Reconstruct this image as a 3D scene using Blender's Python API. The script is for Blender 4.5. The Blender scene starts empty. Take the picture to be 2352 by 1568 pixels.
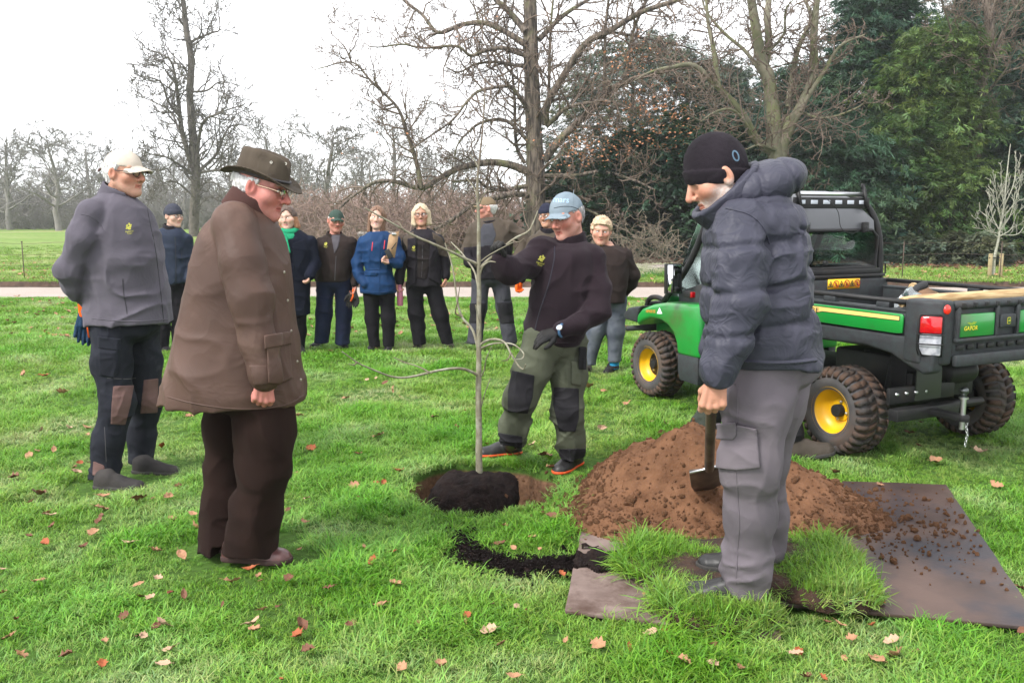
import bpy, bmesh, math, random
import numpy as np
from mathutils import Vector, Matrix
R = math.radians
rng = np.random.default_rng(7)
random.seed(7)
scene = bpy.context.scene
COL = scene.collection

# ---------------------------------------------------------------- camera, sky, light
CAM_H = 1.54
LENS = 32.0
PITCH = R(8.0)
cam_data = bpy.data.cameras.new('camera')
cam_data.lens = LENS
cam_data.sensor_width = 36.0
cam_data.clip_start = 0.05
cam_data.clip_end = 3000
cam = bpy.data.objects.new('camera', cam_data)
cam.location = (0, 0, CAM_H)
cam.rotation_euler = (R(90) - PITCH, 0, 0)
COL.objects.link(cam)
scene.camera = cam

SUN_EL, SUN_AZ = R(46), R(-128)      # high, soft, from behind the camera and to its left
world = bpy.data.worlds.new('World')
scene.world = world
world.use_nodes = True
nt = world.node_tree
nt.nodes.clear()
sky = nt.nodes.new('ShaderNodeTexSky')
sky.sky_type = 'NISHITA'
sky.sun_disc = False
sky.sun_elevation = SUN_EL
sky.sun_rotation = SUN_AZ
sky.air_density = 1.0
sky.dust_density = 6.0
sky.ozone_density = 1.0
hs = nt.nodes.new('ShaderNodeHueSaturation')      # overcast: cloud takes nearly all the blue out
hs.inputs['Saturation'].default_value = 0.10
mixw = nt.nodes.new('ShaderNodeMixRGB')           # even cloud layer
mixw.inputs[0].default_value = 0.72
mixw.inputs[2].default_value = (11.2, 11.4, 11.8, 1)
bg = nt.nodes.new('ShaderNodeBackground')
bg.inputs['Strength'].default_value = 0.072
out = nt.nodes.new('ShaderNodeOutputWorld')
nt.links.new(sky.outputs[0], hs.inputs['Color'])
nt.links.new(hs.outputs[0], mixw.inputs[1])
nt.links.new(mixw.outputs[0], bg.inputs['Color'])
nt.links.new(bg.outputs[0], out.inputs[0])

sd = bpy.data.lights.new('sun', 'SUN')
sd.energy = 1.5
sd.angle = R(11)
sd.color = (1.0, 0.965, 0.92)
sun = bpy.data.objects.new('sun', sd)
sun.rotation_euler = (R(90) - SUN_EL, 0, R(-52))
sun.location = (-5, -8, 12)
COL.objects.link(sun)

scene.view_settings.view_transform = 'Standard'
scene.view_settings.look = 'None'
scene.view_settings.gamma = 1
scene.view_settings.use_curve_mapping = False
scene.view_settings.exposure = 1.7
scene.render.engine = 'CYCLES'
scene.cycles.use_denoising = True
scene.cycles.max_bounces = 6
scene.cycles.diffuse_bounces = 3
scene.cycles.glossy_bounces = 3
scene.cycles.transmission_bounces = 6
scene.cycles.transparent_max_bounces = 12
scene.cycles.volume_bounces = 1
scene.cycles.caustics_reflective = False
scene.cycles.caustics_refractive = False

# ---------------------------------------------------------------- helpers: photo grid (2352 x 1568) to world
FPX = LENS / 36.0 * 2352
_c, _s = math.cos(PITCH), math.sin(PITCH)

def ray(u, v):
 a, b = u - 1176.0, v - 784.0
 return np.array([a, FPX * _c - b * _s, -FPX * _s - b * _c])

def P(u, v, Y):
 d = ray(u, v)
 return np.array([0, 0, CAM_H]) + d * (Y / d[1])

def G(u, v, z=0.0):
 d = ray(u, v)
 return np.array([0, 0, CAM_H]) + d * ((z - CAM_H) / d[2])

def pxm(Y):                      # metres per photo-grid pixel at depth Y
 return Y / FPX

# ---------------------------------------------------------------- mesh helpers
def mesh_np(name, verts, faces, smooth=True, mats=None, matidx=None):
 """verts (n,3); faces: list of arrays of equal arity (m,k)"""
 me = bpy.data.meshes.new(name)
 verts = np.asarray(verts, np.float32)
 if not isinstance(faces, list):
  faces = [faces]
 faces = [np.asarray(f, np.int32) for f in faces if len(f)]
 me.vertices.add(len(verts))
 me.vertices.foreach_set('co', verts.ravel())
 nl = sum(f.size for f in faces)
 npoly = sum(len(f) for f in faces)
 if npoly:
  me.loops.add(nl)
  me.polygons.add(npoly)
  me.loops.foreach_set('vertex_index', np.concatenate([f.ravel() for f in faces]))
  st, tot, o = [], [], 0
  for f in faces:
   k = f.shape[1]
   st.append(o + np.arange(len(f)) * k)
   tot.append(np.full(len(f), k))
   o += f.size
  me.polygons.foreach_set('loop_start', np.concatenate(st).astype(np.int32))
  me.polygons.foreach_set('loop_total', np.concatenate(tot).astype(np.int32))
  if smooth:
   me.polygons.foreach_set('use_smooth', np.ones(npoly, bool))
 if mats:
  for m in mats:
   me.materials.append(m)
 if matidx is not None:
  me.polygons.foreach_set('material_index', np.asarray(matidx, np.int32))
 me.update(calc_edges=True)
 me.validate()
 return me

def link(name, me, parent=None, mat=None, loc=None):
 o = bpy.data.objects.new(name, me)
 COL.objects.link(o)
 if mat is not None and me is not None and len(me.materials) == 0:
  me.materials.append(mat)
 if parent is not None:
  o.parent = parent
 if loc is not None:
  o.location = loc
 return o

def tag(o, label, cat, group=None):
 o['label'] = label
 o['category'] = cat
 if group:
  o['group'] = group
 return o

def thing(name, label, cat, loc=(0, 0, 0), rz=0.0, group=None):
 o = bpy.data.objects.new(name, None)
 COL.objects.link(o)
 o.empty_display_size = 0.1
 o.location = loc
 o.rotation_euler = (0, 0, rz)
 return tag(o, label, cat, group)

class MB:
 """collects shapes into one mesh"""
 def __init__(self):
  self.v, self.f, self.n = [], {}, 0
 def add(self, v, f):
  v = np.asarray(v, float).reshape(-1, 3)
  self.v.append(v)
  for face in f:
   self.f.setdefault(len(face), []).append([i + self.n for i in face])
  self.n += len(v)
 def addnp(self, v, f):
  self.v.append(np.asarray(v, float))
  self.f.setdefault(f.shape[1], []).extend((f + self.n).tolist())
  self.n += len(v)
 def box(self, c, s, rot=None):
  x, y, z = [k / 2 for k in s]
  v = np.array([[a, b, d] for d in (-z, z) for b in (-y, y) for a in (-x, x)])
  if rot is not None:
   v = v @ np.asarray(rot).T
  self.add(v + np.asarray(c), [(0, 2, 3, 1), (4, 5, 7, 6), (0, 1, 5, 4), (2, 6, 7, 3), (0, 4, 6, 2), (1, 3, 7, 5)])
  return self
 def prism(self, poly, axis, a, b):
  """poly: 2-D outline in the two other axes (cyclic order), extruded from a to b along axis"""
  n = len(poly)
  idx = {0: (1, 2), 1: (0, 2), 2: (0, 1)}[axis]
  v = np.zeros((2 * n, 3))
  for k, off in enumerate((a, b)):
   v[k * n:(k + 1) * n, axis] = off
   v[k * n:(k + 1) * n, idx[0]] = [q[0] for q in poly]
   v[k * n:(k + 1) * n, idx[1]] = [q[1] for q in poly]
  f = [tuple(range(n))[::-1], tuple(range(n, 2 * n))]
  f += [(i, (i + 1) % n, n + (i + 1) % n, n + i) for i in range(n)]
  self.add(v, f)
  return self
 def tube(self, pts, rad, n=8, caps=True):
  v, f = tube_np(np.asarray(pts, float), rad, n)
  self.addnp(v, f)
  if caps:
   b = self.n - len(v)
   m = len(pts)
   self.f.setdefault(n, []).append([b + i for i in range(n)][::-1])
   self.f.setdefault(n, []).append([b + (m - 1) * n + i for i in range(n)])
  return self
 def lathe(self, prof, n=24, M=None):
  """prof: (radius, height) about local z; M: 4x4"""
  prof = np.asarray(prof, float)
  a = np.arange(n) * 2 * math.pi / n
  v = np.stack([np.outer(prof[:, 0], np.cos(a)), np.outer(prof[:, 0], np.sin(a)), np.repeat(prof[:, 1][:, None], n, 1)], -1).reshape(-1, 3)
  if M is not None:
   M = np.array(M)
   v = v @ M[:3, :3].T + M[:3, 3]
  m = len(prof)
  i, j = np.meshgrid(np.arange(m - 1), np.arange(n), indexing='ij')
  f = np.stack([i * n + j, i * n + (j + 1) % n, (i + 1) * n + (j + 1) % n, (i + 1) * n + j], -1).reshape(-1, 4)
  self.addnp(v, f)
  return self
 def mesh(self, name, smooth=False, bevel=0.0, seg=2, autosmooth=None):
  v = np.concatenate(self.v)
  me = mesh_np(name, v, [np.array(x) for x in self.f.values()], smooth)
  bm = bmesh.new()
  bm.from_mesh(me)
  bmesh.ops.remove_doubles(bm, verts=bm.verts, dist=1e-6)
  bmesh.ops.recalc_face_normals(bm, faces=bm.faces)
  if bevel:
   es = [e for e in bm.edges if len(e.link_faces) == 2 and e.calc_face_angle(0) > R(25)]
   bmesh.ops.bevel(bm, geom=es, offset=bevel, segments=seg, affect='EDGES', profile=0.5, clamp_overlap=True)
   for fc in bm.faces:
    fc.smooth = True
  bm.to_mesh(me)
  bm.free()
  if bevel or autosmooth:
   me.set_sharp_from_angle(angle=R(autosmooth or 40))
  return me
 def build(self, name, mat, parent=None, smooth=False, bevel=0.0, seg=2, loc=None, autosmooth=None):
  return link(name, self.mesh(name, smooth, bevel, seg, autosmooth), parent, mat, loc)

def tube_np(pts, rad, n=6):
 pts = np.asarray(pts, float)
 m = len(pts)
 rad = np.broadcast_to(np.asarray(rad, float), (m,))
 t = np.gradient(pts, axis=0)
 t /= np.linalg.norm(t, axis=1)[:, None] + 1e-12
 ref = np.array([0.0, 0, 1]) if abs(t[0, 2]) < 0.9 else np.array([1.0, 0, 0])
 u = np.zeros_like(pts)
 u0 = np.cross(t[0], ref)
 u[0] = u0 / np.linalg.norm(u0)
 for i in range(1, m):
  q = u[i - 1] - t[i] * (u[i - 1] @ t[i])
  u[i] = q / (np.linalg.norm(q) + 1e-12)
 w = np.cross(t, u)
 a = np.arange(n) * 2 * math.pi / n
 v = pts[:, None, :] + rad[:, None, None] * (np.cos(a)[None, :, None] * u[:, None, :] + np.sin(a)[None, :, None] * w[:, None, :])
 i, j = np.meshgrid(np.arange(m - 1), np.arange(n), indexing='ij')
 f = np.stack([i * n + j, i * n + (j + 1) % n, (i + 1) * n + (j + 1) % n, (i + 1) * n + j], -1).reshape(-1, 4)
 return v.reshape(-1, 3), f

def spline(pts, per=6):
 """Catmull-Rom through rows of pts"""
 pts = np.asarray(pts, float)
 if len(pts) < 3:
  t = np.linspace(0, 1, per + 1)[:, None]
  return pts[0] * (1 - t) + pts[-1] * t
 p = np.vstack([2 * pts[0] - pts[1], pts, 2 * pts[-1] - pts[-2]])
 res = []
 for i in range(1, len(p) - 2):
  t = np.linspace(0, 1, per, endpoint=False)[:, None]
  a, b, c, d = p[i - 1], p[i], p[i + 1], p[i + 2]
  res.append(0.5 * (2 * b + (c - a) * t + (2 * a - 5 * b + 4 * c - d) * t * t + (3 * b - a - 3 * c + d) * t ** 3))
 res.append(pts[-1:])
 return np.vstack(res)

# ---------------------------------------------------------------- lattice noise (numpy)
_LAT = np.random.default_rng(11).random((32, 32, 32)).astype(np.float32) * 2 - 1

def vnoise(p, sc=1.0, seed=0):
 q = np.asarray(p, np.float32) * np.asarray(sc, np.float32) + np.float32(seed * 7.31)
 i = np.floor(q).astype(np.int32)
 f = q - i
 f = f * f * (3 - 2 * f)
 i &= 31
 j = (i + 1) & 31
 x0, y0, z0 = i[..., 0], i[..., 1], i[..., 2]
 x1, y1, z1 = j[..., 0], j[..., 1], j[..., 2]
 fx, fy, fz = f[..., 0], f[..., 1], f[..., 2]
 L = _LAT
 a = L[x0, y0, z0] * (1 - fx) + L[x1, y0, z0] * fx
 b = L[x0, y1, z0] * (1 - fx) + L[x1, y1, z0] * fx
 c = L[x0, y0, z1] * (1 - fx) + L[x1, y0, z1] * fx
 d = L[x0, y1, z1] * (1 - fx) + L[x1, y1, z1] * fx
 return (a * (1 - fy) + b * fy) * (1 - fz) + (c * (1 - fy) + d * fy) * fz

def fbm(p, sc=1.0, oct=3, seed=0):
 s, a, t = 0, 1.0, 0
 for k in range(oct):
  s = s + a * vnoise(p, np.asarray(sc) * 2 ** k, seed + k)
  t += a
  a *= 0.5
 return s / t

# ---------------------------------------------------------------- materials
def new_mat(name):
 m = bpy.data.materials.new(name)
 m.use_nodes = True
 return m, m.node_tree, m.node_tree.nodes['Principled BSDF']

def N(nt, typ, **kw):
 n = nt.nodes.new(typ)
 for k, v in kw.items():
  setattr(n, k, v)
 return n

def rgba(c):
 return (c[0], c[1], c[2], 1.0)

def mat(name, col, rough=0.7, col2=None, scale=8.0, bump=0.0, bscale=80.0, metallic=0.0, spec=0.4, sheen=0.0,
  coat=0.0, detail=5.0, stretch=None, bdist=0.004, lo=0.35, hi=0.65, wear=None):
 m, nt, b = new_mat(name)
 tc = N(nt, 'ShaderNodeTexCoord')
 src = tc.outputs['Object']
 if stretch:
  mp = N(nt, 'ShaderNodeMapping')
  mp.inputs['Scale'].default_value = stretch
  nt.links.new(src, mp.inputs[0])
  src = mp.outputs[0]
 b.inputs['Base Color'].default_value = rgba(col)
 colout = None
 if col2 is not None:
  nz = N(nt, 'ShaderNodeTexNoise')
  nz.inputs['Scale'].default_value = scale
  nz.inputs['Detail'].default_value = detail
  nt.links.new(src, nz.inputs['Vector'])
  mr = N(nt, 'ShaderNodeMapRange')
  mr.inputs[1].default_value = lo
  mr.inputs[2].default_value = hi
  nt.links.new(nz.outputs[0], mr.inputs[0])
  mx = N(nt, 'ShaderNodeMixRGB')
  mx.inputs[1].default_value = rgba(col)
  mx.inputs[2].default_value = rgba(col2)
  nt.links.new(mr.outputs[0], mx.inputs[0])
  colout = mx.outputs[0]
 if wear is not None:           # (colour, scale, lo, hi): dirt with a shape of its own
  nz = N(nt, 'ShaderNodeTexNoise')
  nz.inputs['Scale'].default_value = wear[1]
  nz.inputs['Detail'].default_value = 8
  nz.inputs['Roughness'].default_value = 0.65
  nt.links.new(tc.outputs['Object'], nz.inputs['Vector'])
  mr = N(nt, 'ShaderNodeMapRange')
  mr.inputs[1].default_value = wear[2]
  mr.inputs[2].default_value = wear[3]
  nt.links.new(nz.outputs[0], mr.inputs[0])
  mx = N(nt, 'ShaderNodeMixRGB')
  if colout is not None:
   nt.links.new(colout, mx.inputs[1])
  else:
   mx.inputs[1].default_value = rgba(col)
  mx.inputs[2].default_value = rgba(wear[0])
  nt.links.new(mr.outputs[0], mx.inputs[0])
  colout = mx.outputs[0]
 if colout is not None:
  nt.links.new(colout, b.inputs['Base Color'])
 b.inputs['Roughness'].default_value = rough
 b.inputs['Metallic'].default_value = metallic
 b.inputs['Specular IOR Level'].default_value = spec
 if sheen:
  b.inputs['Sheen Weight'].default_value = sheen
  b.inputs['Sheen Roughness'].default_value = 0.5
  b.inputs['Sheen Tint'].default_value = rgba([min(1, k * 3 + 0.1) for k in col])
 if coat:
  b.inputs['Coat Weight'].default_value = coat
  b.inputs['Coat Roughness'].default_value = 0.08
 if bump:
  nz = N(nt, 'ShaderNodeTexNoise')
  nz.inputs['Scale'].default_value = bscale
  nz.inputs['Detail'].default_value = 6
  nt.links.new(src, nz.inputs['Vector'])
  bp = N(nt, 'ShaderNodeBump')
  bp.inputs['Strength'].default_value = bump
  bp.inputs['Distance'].default_value = bdist
  nt.links.new(nz.outputs[0], bp.inputs['Height'])
  nt.links.new(bp.outputs[0], b.inputs['Normal'])
 return m

def cmat(name, rough=0.7, spec=0.35, sheen=0.0, bump=0.0, bscale=200.0, bdist=0.002, attr='col', transl=0.0, sss=0.0):
 """colour from the point attribute of that name (what the thing itself is coloured)"""
 m, nt, b = new_mat(name)
 at = N(nt, 'ShaderNodeAttribute', attribute_name=attr)
 nt.links.new(at.outputs['Color'], b.inputs['Base Color'])
 b.inputs['Roughness'].default_value = rough
 b.inputs['Specular IOR Level'].default_value = spec
 if sss:
  b.inputs['Subsurface Weight'].default_value = sss
  b.inputs['Subsurface Radius'].default_value = (0.012, 0.004, 0.002)
  b.inputs['Subsurface Scale'].default_value = 0.6
 if sheen:
  b.inputs['Sheen Weight'].default_value = sheen
 if bump:
  tc = N(nt, 'ShaderNodeTexCoord')
  nz = N(nt, 'ShaderNodeTexNoise')
  nz.inputs['Scale'].default_value = bscale
  nz.inputs['Detail'].default_value = 5
  nt.links.new(tc.outputs['Object'], nz.inputs['Vector'])
  bp = N(nt, 'ShaderNodeBump')
  bp.inputs['Strength'].default_value = bump
  bp.inputs['Distance'].default_value = bdist
  nt.links.new(nz.outputs[0], bp.inputs['Height'])
  nt.links.new(bp.outputs[0], b.inputs['Normal'])
 return m

def set_col(me, cols, attr='col'):
 a = me.attributes.new(attr, 'FLOAT_COLOR', 'POINT')
 c = np.ones((len(me.vertices), 4), np.float32)
 c[:, :3] = cols
 a.data.foreach_set('color', c.ravel())

# ---------------------------------------------------------------- scatter: one object whose mesh carries both templates and points
def scatter(name, templates, pts, rot, scl, tid, mat, parent=None, attrs=None, smooth=False):
 """templates: list of (verts, [faces...], {attr: per-vertex colour}); pts (n,3); rot (n,3) euler; scl (n,); tid (n,) template index"""
 V, Fq, tagv, offs, cols = [], {}, [], 0, []
 for k, t in enumerate(templates):
  v = np.asarray(t[0], np.float32)
  V.append(v)
  for f in t[1]:
   f = np.asarray(f)
   Fq.setdefault(f.shape[1], []).append(f + offs)
  tagv.append(np.full(len(v), -1 - k))
  cols.append(t[2] if len(t) > 2 and t[2] is not None else np.ones((len(v), 3)))
  offs += len(v)
 n = len(pts)
 V.append(np.asarray(pts, np.float32))
 tagv.append(np.asarray(tid))
 me = mesh_np(name, np.concatenate(V), [np.concatenate(f) for f in Fq.values()], smooth, [mat])
 a = me.attributes.new('tid', 'INT', 'POINT')
 a.data.foreach_set('value', np.concatenate(tagv).astype(np.int32))
 r = np.zeros((offs + n, 3), np.float32)
 r[offs:] = rot
 a = me.attributes.new('rot', 'FLOAT_VECTOR', 'POINT')
 a.data.foreach_set('vector', r.ravel())
 s = np.ones((offs + n, 3), np.float32)
 scl = np.asarray(scl, np.float32)
 s[offs:] = scl if scl.ndim == 2 else scl[:, None]
 a = me.attributes.new('scl', 'FLOAT_VECTOR', 'POINT')
 a.data.foreach_set('vector', s.ravel())
 set_col(me, np.concatenate(cols + [np.ones((n, 3)) if attrs is None else attrs]))
 o = link(name, me, parent)
 gn = bpy.data.node_groups.new(name + '_scatter', 'GeometryNodeTree')
 gn.interface.new_socket('Geometry', in_out='INPUT', socket_type='NodeSocketGeometry')
 gn.interface.new_socket('Geometry', in_out='OUTPUT', socket_type='NodeSocketGeometry')
 gi, go = gn.nodes.new('NodeGroupInput'), gn.nodes.new('NodeGroupOutput')
 def attr(nm, typ):
  q = gn.nodes.new('GeometryNodeInputNamedAttribute')
  q.data_type = typ
  q.inputs[0].default_value = nm
  return next(s for s in q.outputs if s.enabled and s.name == 'Attribute')
 ta, ra, sa, ca = attr('tid', 'INT'), attr('rot', 'FLOAT_VECTOR'), attr('scl', 'FLOAT_VECTOR'), attr('col', 'FLOAT_COLOR')
 join = gn.nodes.new('GeometryNodeJoinGeometry')
 def sel(val):
  cmp = gn.nodes.new('FunctionNodeCompare')
  cmp.data_type = 'INT'
  cmp.operation = 'EQUAL'
  ins = [s for s in cmp.inputs if s.enabled]
  gn.links.new(ta, ins[0])
  ins[1].default_value = val
  sp = gn.nodes.new('GeometryNodeSeparateGeometry')
  sp.domain = 'POINT'
  gn.links.new(gi.outputs[0], sp.inputs[0])
  gn.links.new(next(s for s in cmp.outputs if s.enabled), sp.inputs[1])
  return sp.outputs[0]
 for k in range(len(templates)):
  tmpl, points = sel(-1 - k), sel(k)
  ip = gn.nodes.new('GeometryNodeInstanceOnPoints')
  mp = gn.nodes.new('GeometryNodeMeshToPoints')
  st = gn.nodes.new('GeometryNodeStoreNamedAttribute')
  st.data_type = 'FLOAT_COLOR'
  st.domain = 'INSTANCE'
  st.inputs['Name'].default_value = 'icol'
  gn.links.new(points, mp.inputs[0])
  gn.links.new(mp.outputs[0], ip.inputs['Points'])
  gn.links.new(tmpl, ip.inputs['Instance'])
  e2r = gn.nodes.new('FunctionNodeEulerToRotation')
  gn.links.new(ra, e2r.inputs[0])
  gn.links.new(e2r.outputs[0], ip.inputs['Rotation'])
  gn.links.new(sa, ip.inputs['Scale'])
  gn.links.new(ip.outputs[0], st.inputs[0])
  vs = next(s for s in st.inputs if s.enabled and s.name == 'Value')
  gn.links.new(ca, vs)
  gn.links.new(st.outputs[0], join.inputs[0])
 gn.links.new(join.outputs[0], go.inputs[0])
 md = o.modifiers.new('scatter', 'NODES')
 md.node_group = gn
 return o

# ---------------------------------------------------------------- lettering outlines
_text_cache = {}
def text_flat(body, spacing=1.0, bold=0.0):
 """outline of a word as flat triangles, unit height"""
 key = (body, spacing, bold)
 if key in _text_cache:
  return _text_cache[key]
 cu = bpy.data.curves.new('t', 'FONT')
 cu.body = body
 cu.size = 1.0
 cu.space_character = spacing
 cu.offset = bold
 cu.align_x = 'CENTER'
 cu.align_y = 'CENTER'
 ob = bpy.data.objects.new('t', cu)
 COL.objects.link(ob)
 dg = bpy.context.evaluated_depsgraph_get()
 me = bpy.data.meshes.new_from_object(ob.evaluated_get(dg))
 v = np.array([q.co[:] for q in me.vertices])
 f = [tuple(q.vertices) for q in me.polygons]
 bpy.data.objects.remove(ob)
 bpy.data.curves.remove(cu)
 bpy.data.meshes.remove(me)
 _text_cache[key] = (v, f)
 return v, f


def text_flat_early(body):
 return text_flat(body, 1.0, 0.012)

def ell_poly_early(cx, cy, rx, ry, n=10):
 a = np.arange(n) * 2 * math.pi / n
 return np.stack([cx + rx * np.cos(a), cy + ry * np.sin(a), 0 * a], -1)
# ---------------------------------------------------------------- ground: lawn with the dug hole, path, meadow beyond
HOLE = np.array([-0.17, 5.02])
HOLE_R = 0.435

def hole_r(x, y):
 """distance from the hole centre divided by its wobbling radius"""
 dx, dy = x - HOLE[0], (y - HOLE[1]) / 1.08
 a = np.arctan2(dy, dx)
 rr = HOLE_R * (1 + 0.045 * np.sin(3 * a + 1) + 0.03 * np.sin(7 * a) + 0.018 * np.sin(13 * a + 2))
 return np.hypot(dx, dy) / rr

def gh(x, y):
 x = np.asarray(x, float)
 y = np.asarray(y, float)
 p = np.stack([x, y, np.zeros_like(x)], -1)
 return 0.016 * fbm(p, 1.1, 3, 3) + 0.006 * fbm(p, 6.0, 2, 5) - 0.006

def tensor(xs, ys, hf):
 X, Y = np.meshgrid(xs, ys, indexing='ij')
 Z = hf(X, Y)
 nx, ny = len(xs), len(ys)
 i, j = np.meshgrid(np.arange(nx - 1), np.arange(ny - 1), indexing='ij')
 f = np.stack([i * ny + j, (i + 1) * ny + j, (i + 1) * ny + j + 1, i * ny + j + 1], -1).reshape(-1, 4)
 return np.stack([X, Y, Z], -1).reshape(-1, 3), f

def lawn_h(x, y):
 q = hole_r(x, y)
 p = np.stack([x, y, np.zeros_like(x)], -1)
 deep = -0.42 + 0.05 * fbm(p, 9.0, 3, 2)
 t = np.clip((1.03 - q) / 0.20, 0, 1)
 t = t ** 0.8
 return gh(x, y) + t * (deep - 0.02 * vnoise(p, 14, 4)) * 1.0

def ground_mat(name, cols, scale1, scale2, soil=None):
 m, nt, b = new_mat(name)
 geo = N(nt, 'ShaderNodeNewGeometry')
 n1 = N(nt, 'ShaderNodeTexNoise')
 n1.inputs['Scale'].default_value = scale1
 n1.inputs['Detail'].default_value = 6
 n2 = N(nt, 'ShaderNodeTexNoise')
 n2.inputs['Scale'].default_value = scale2
 n2.inputs['Detail'].default_value = 8
 n2.inputs['Roughness'].default_value = 0.7
 for q in (n1, n2):
  nt.links.new(geo.outputs['Position'], q.inputs['Vector'])
 r1 = N(nt, 'ShaderNodeValToRGB')
 e = r1.color_ramp.elements
 e[0].position, e[0].color = 0.3, rgba(cols[0])
 e[1].position, e[1].color = 0.7, rgba(cols[1])
 q = e.new(0.5)
 q.color = rgba(cols[2])
 nt.links.new(n1.outputs[0], r1.inputs[0])
 mr = N(nt, 'ShaderNodeMapRange')
 mr.inputs[1].default_value, mr.inputs[2].default_value = 0.35, 0.7
 mr.inputs[3].default_value, mr.inputs[4].default_value = 0.6, 1.25
 nt.links.new(n2.outputs[0], mr.inputs[0])
 mul = N(nt, 'ShaderNodeMixRGB', blend_type='MULTIPLY')
 mul.inputs[0].default_value = 1
 nt.links.new(r1.outputs[0], mul.inputs[1])
 nt.links.new(mr.outputs[0], mul.inputs[2])
 colour = mul.outputs[0]
 if soil is not None:
  sx = N(nt, 'ShaderNodeSeparateXYZ')
  nt.links.new(geo.outputs['Position'], sx.inputs[0])
  mz = N(nt, 'ShaderNodeMapRange')
  mz.inputs[1].default_value, mz.inputs[2].default_value = -0.035, -0.055
  nt.links.new(sx.outputs[2], mz.inputs[0])
  sr = N(nt, 'ShaderNodeValToRGB')
  sr.color_ramp.elements[0].position, sr.color_ramp.elements[0].color = 0.35, rgba(soil[0])
  sr.color_ramp.elements[1].position, sr.color_ramp.elements[1].color = 0.68, rgba(soil[1])
  nt.links.new(n2.outputs[0], sr.inputs[0])
  mx = N(nt, 'ShaderNodeMixRGB')
  nt.links.new(mz.outputs[0], mx.inputs[0])
  nt.links.new(colour, mx.inputs[1])
  nt.links.new(sr.outputs[0], mx.inputs[2])
  colour = mx.outputs[0]
 nt.links.new(colour, b.inputs['Base Color'])
 b.inputs['Roughness'].default_value = 0.95
 b.inputs['Specular IOR Level'].default_value = 0.1
 bp = N(nt, 'ShaderNodeBump')
 bp.inputs['Strength'].default_value = 0.7
 bp.inputs['Distance'].default_value = 0.02
 nt.links.new(n2.outputs[0], bp.inputs['Height'])
 nt.links.new(bp.outputs[0], b.inputs['Normal'])
 return m

def lines(lo, hi, step, dlo, dhi, dstep):
 return np.unique(np.round(np.concatenate([np.arange(lo, dlo, step), np.arange(dlo, dhi, dstep), np.arange(dhi, hi, step), [hi]]), 4))

PATH_Y0, PATH_Y1 = 16.95, 19.7
M_lawn = ground_mat('lawn_turf', [(0.040, 0.085, 0.014), (0.070, 0.140, 0.026), (0.054, 0.110, 0.019)], 0.9, 26.0, soil=[(0.070, 0.038, 0.022), (0.165, 0.092, 0.055)])
xs = lines(-24, 24, 0.3, HOLE[0] - 0.6, HOLE[0] + 0.6, 0.02)
ys = lines(0.4, PATH_Y0, 0.3, HOLE[1] - 0.65, HOLE[1] + 0.65, 0.02)
v, f = tensor(xs, ys, lawn_h)
lawn = link('lawn', mesh_np('lawn', v, f), None, M_lawn)
lawn['kind'] = 'structure'

# gravel path
M_path = mat('path_gravel', (0.25, 0.21, 0.182), 0.95, (0.34, 0.288, 0.255), 60.0, bump=0.6, bscale=220, bdist=0.01, wear=((0.24, 0.20, 0.17), 0.9, 0.5, 0.8))
xs = np.linspace(-40, 40, 161)
ys = np.linspace(PATH_Y0 - 0.15, PATH_Y1 + 0.1, 14)
v, f = tensor(xs, ys, lambda x, y: -0.022 - 0.02 * ((y - 18.3) / 1.4) ** 2 + 0.004 * vnoise(np.stack([x, y, 0 * x], -1), 2.0))
path = link('gravel_path', mesh_np('gravel_path', v, f), None, M_path)
path['kind'] = 'structure'

# meadow beyond the path: a cut soil edge, then grass to the horizon
def meadow_h(x, y):
 z = 0.055 + 0.03 * fbm(np.stack([x, y, 0 * x], -1), 0.25, 3, 9) + 0.012 * np.clip(y - 60, 0, 400) * 0
 edge = np.clip((y - PATH_Y1) / 0.10, 0, 1)
 return -0.08 + (z + 0.08) * edge
ys = np.concatenate([PATH_Y1 + np.array([0, 0.04, 0.07, 0.1, 0.16]), np.arange(20.2, 60, 0.8), np.arange(60, 160, 5), np.arange(160, 900, 60)])
xs = np.concatenate([np.arange(-700, -60, 80), np.arange(-60, 60, 1.0), np.arange(60, 701, 80)])
v, f = tensor(xs, ys, meadow_h)
M_meadow = ground_mat('meadow_grass', [(0.100, 0.190, 0.028), (0.225, 0.240, 0.095), (0.145, 0.215, 0.050)], 0.11, 3.0)
meadow = link('meadow', mesh_np('meadow', v, f), None, M_meadow)
meadow['kind'] = 'structure'
# dark soil edge where the meadow turf is cut back along the path
mb = MB()
xx = np.arange(-40, 40.1, 0.25)
v, f = tensor(xx, PATH_Y1 + np.array([-0.03, 0.0, 0.02, 0.045]), lambda x, y: np.where(y < PATH_Y1 - 0.01, -0.036, np.where(y < PATH_Y1 + 0.01, 0.0, np.where(y < PATH_Y1 + 0.03, 0.05, 0.075))) + 0.012 * vnoise(np.stack([x, y, 0 * x], -1), 3.0))
M_edge = mat('cut_soil_edge', (0.040, 0.024, 0.016), 0.95, (0.075, 0.045, 0.03), 9, bump=0.8, bscale=40, bdist=0.02)
edge = link('path_edge', mesh_np('path_edge', v, f), None, M_edge)
edge['kind'] = 'structure'

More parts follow.
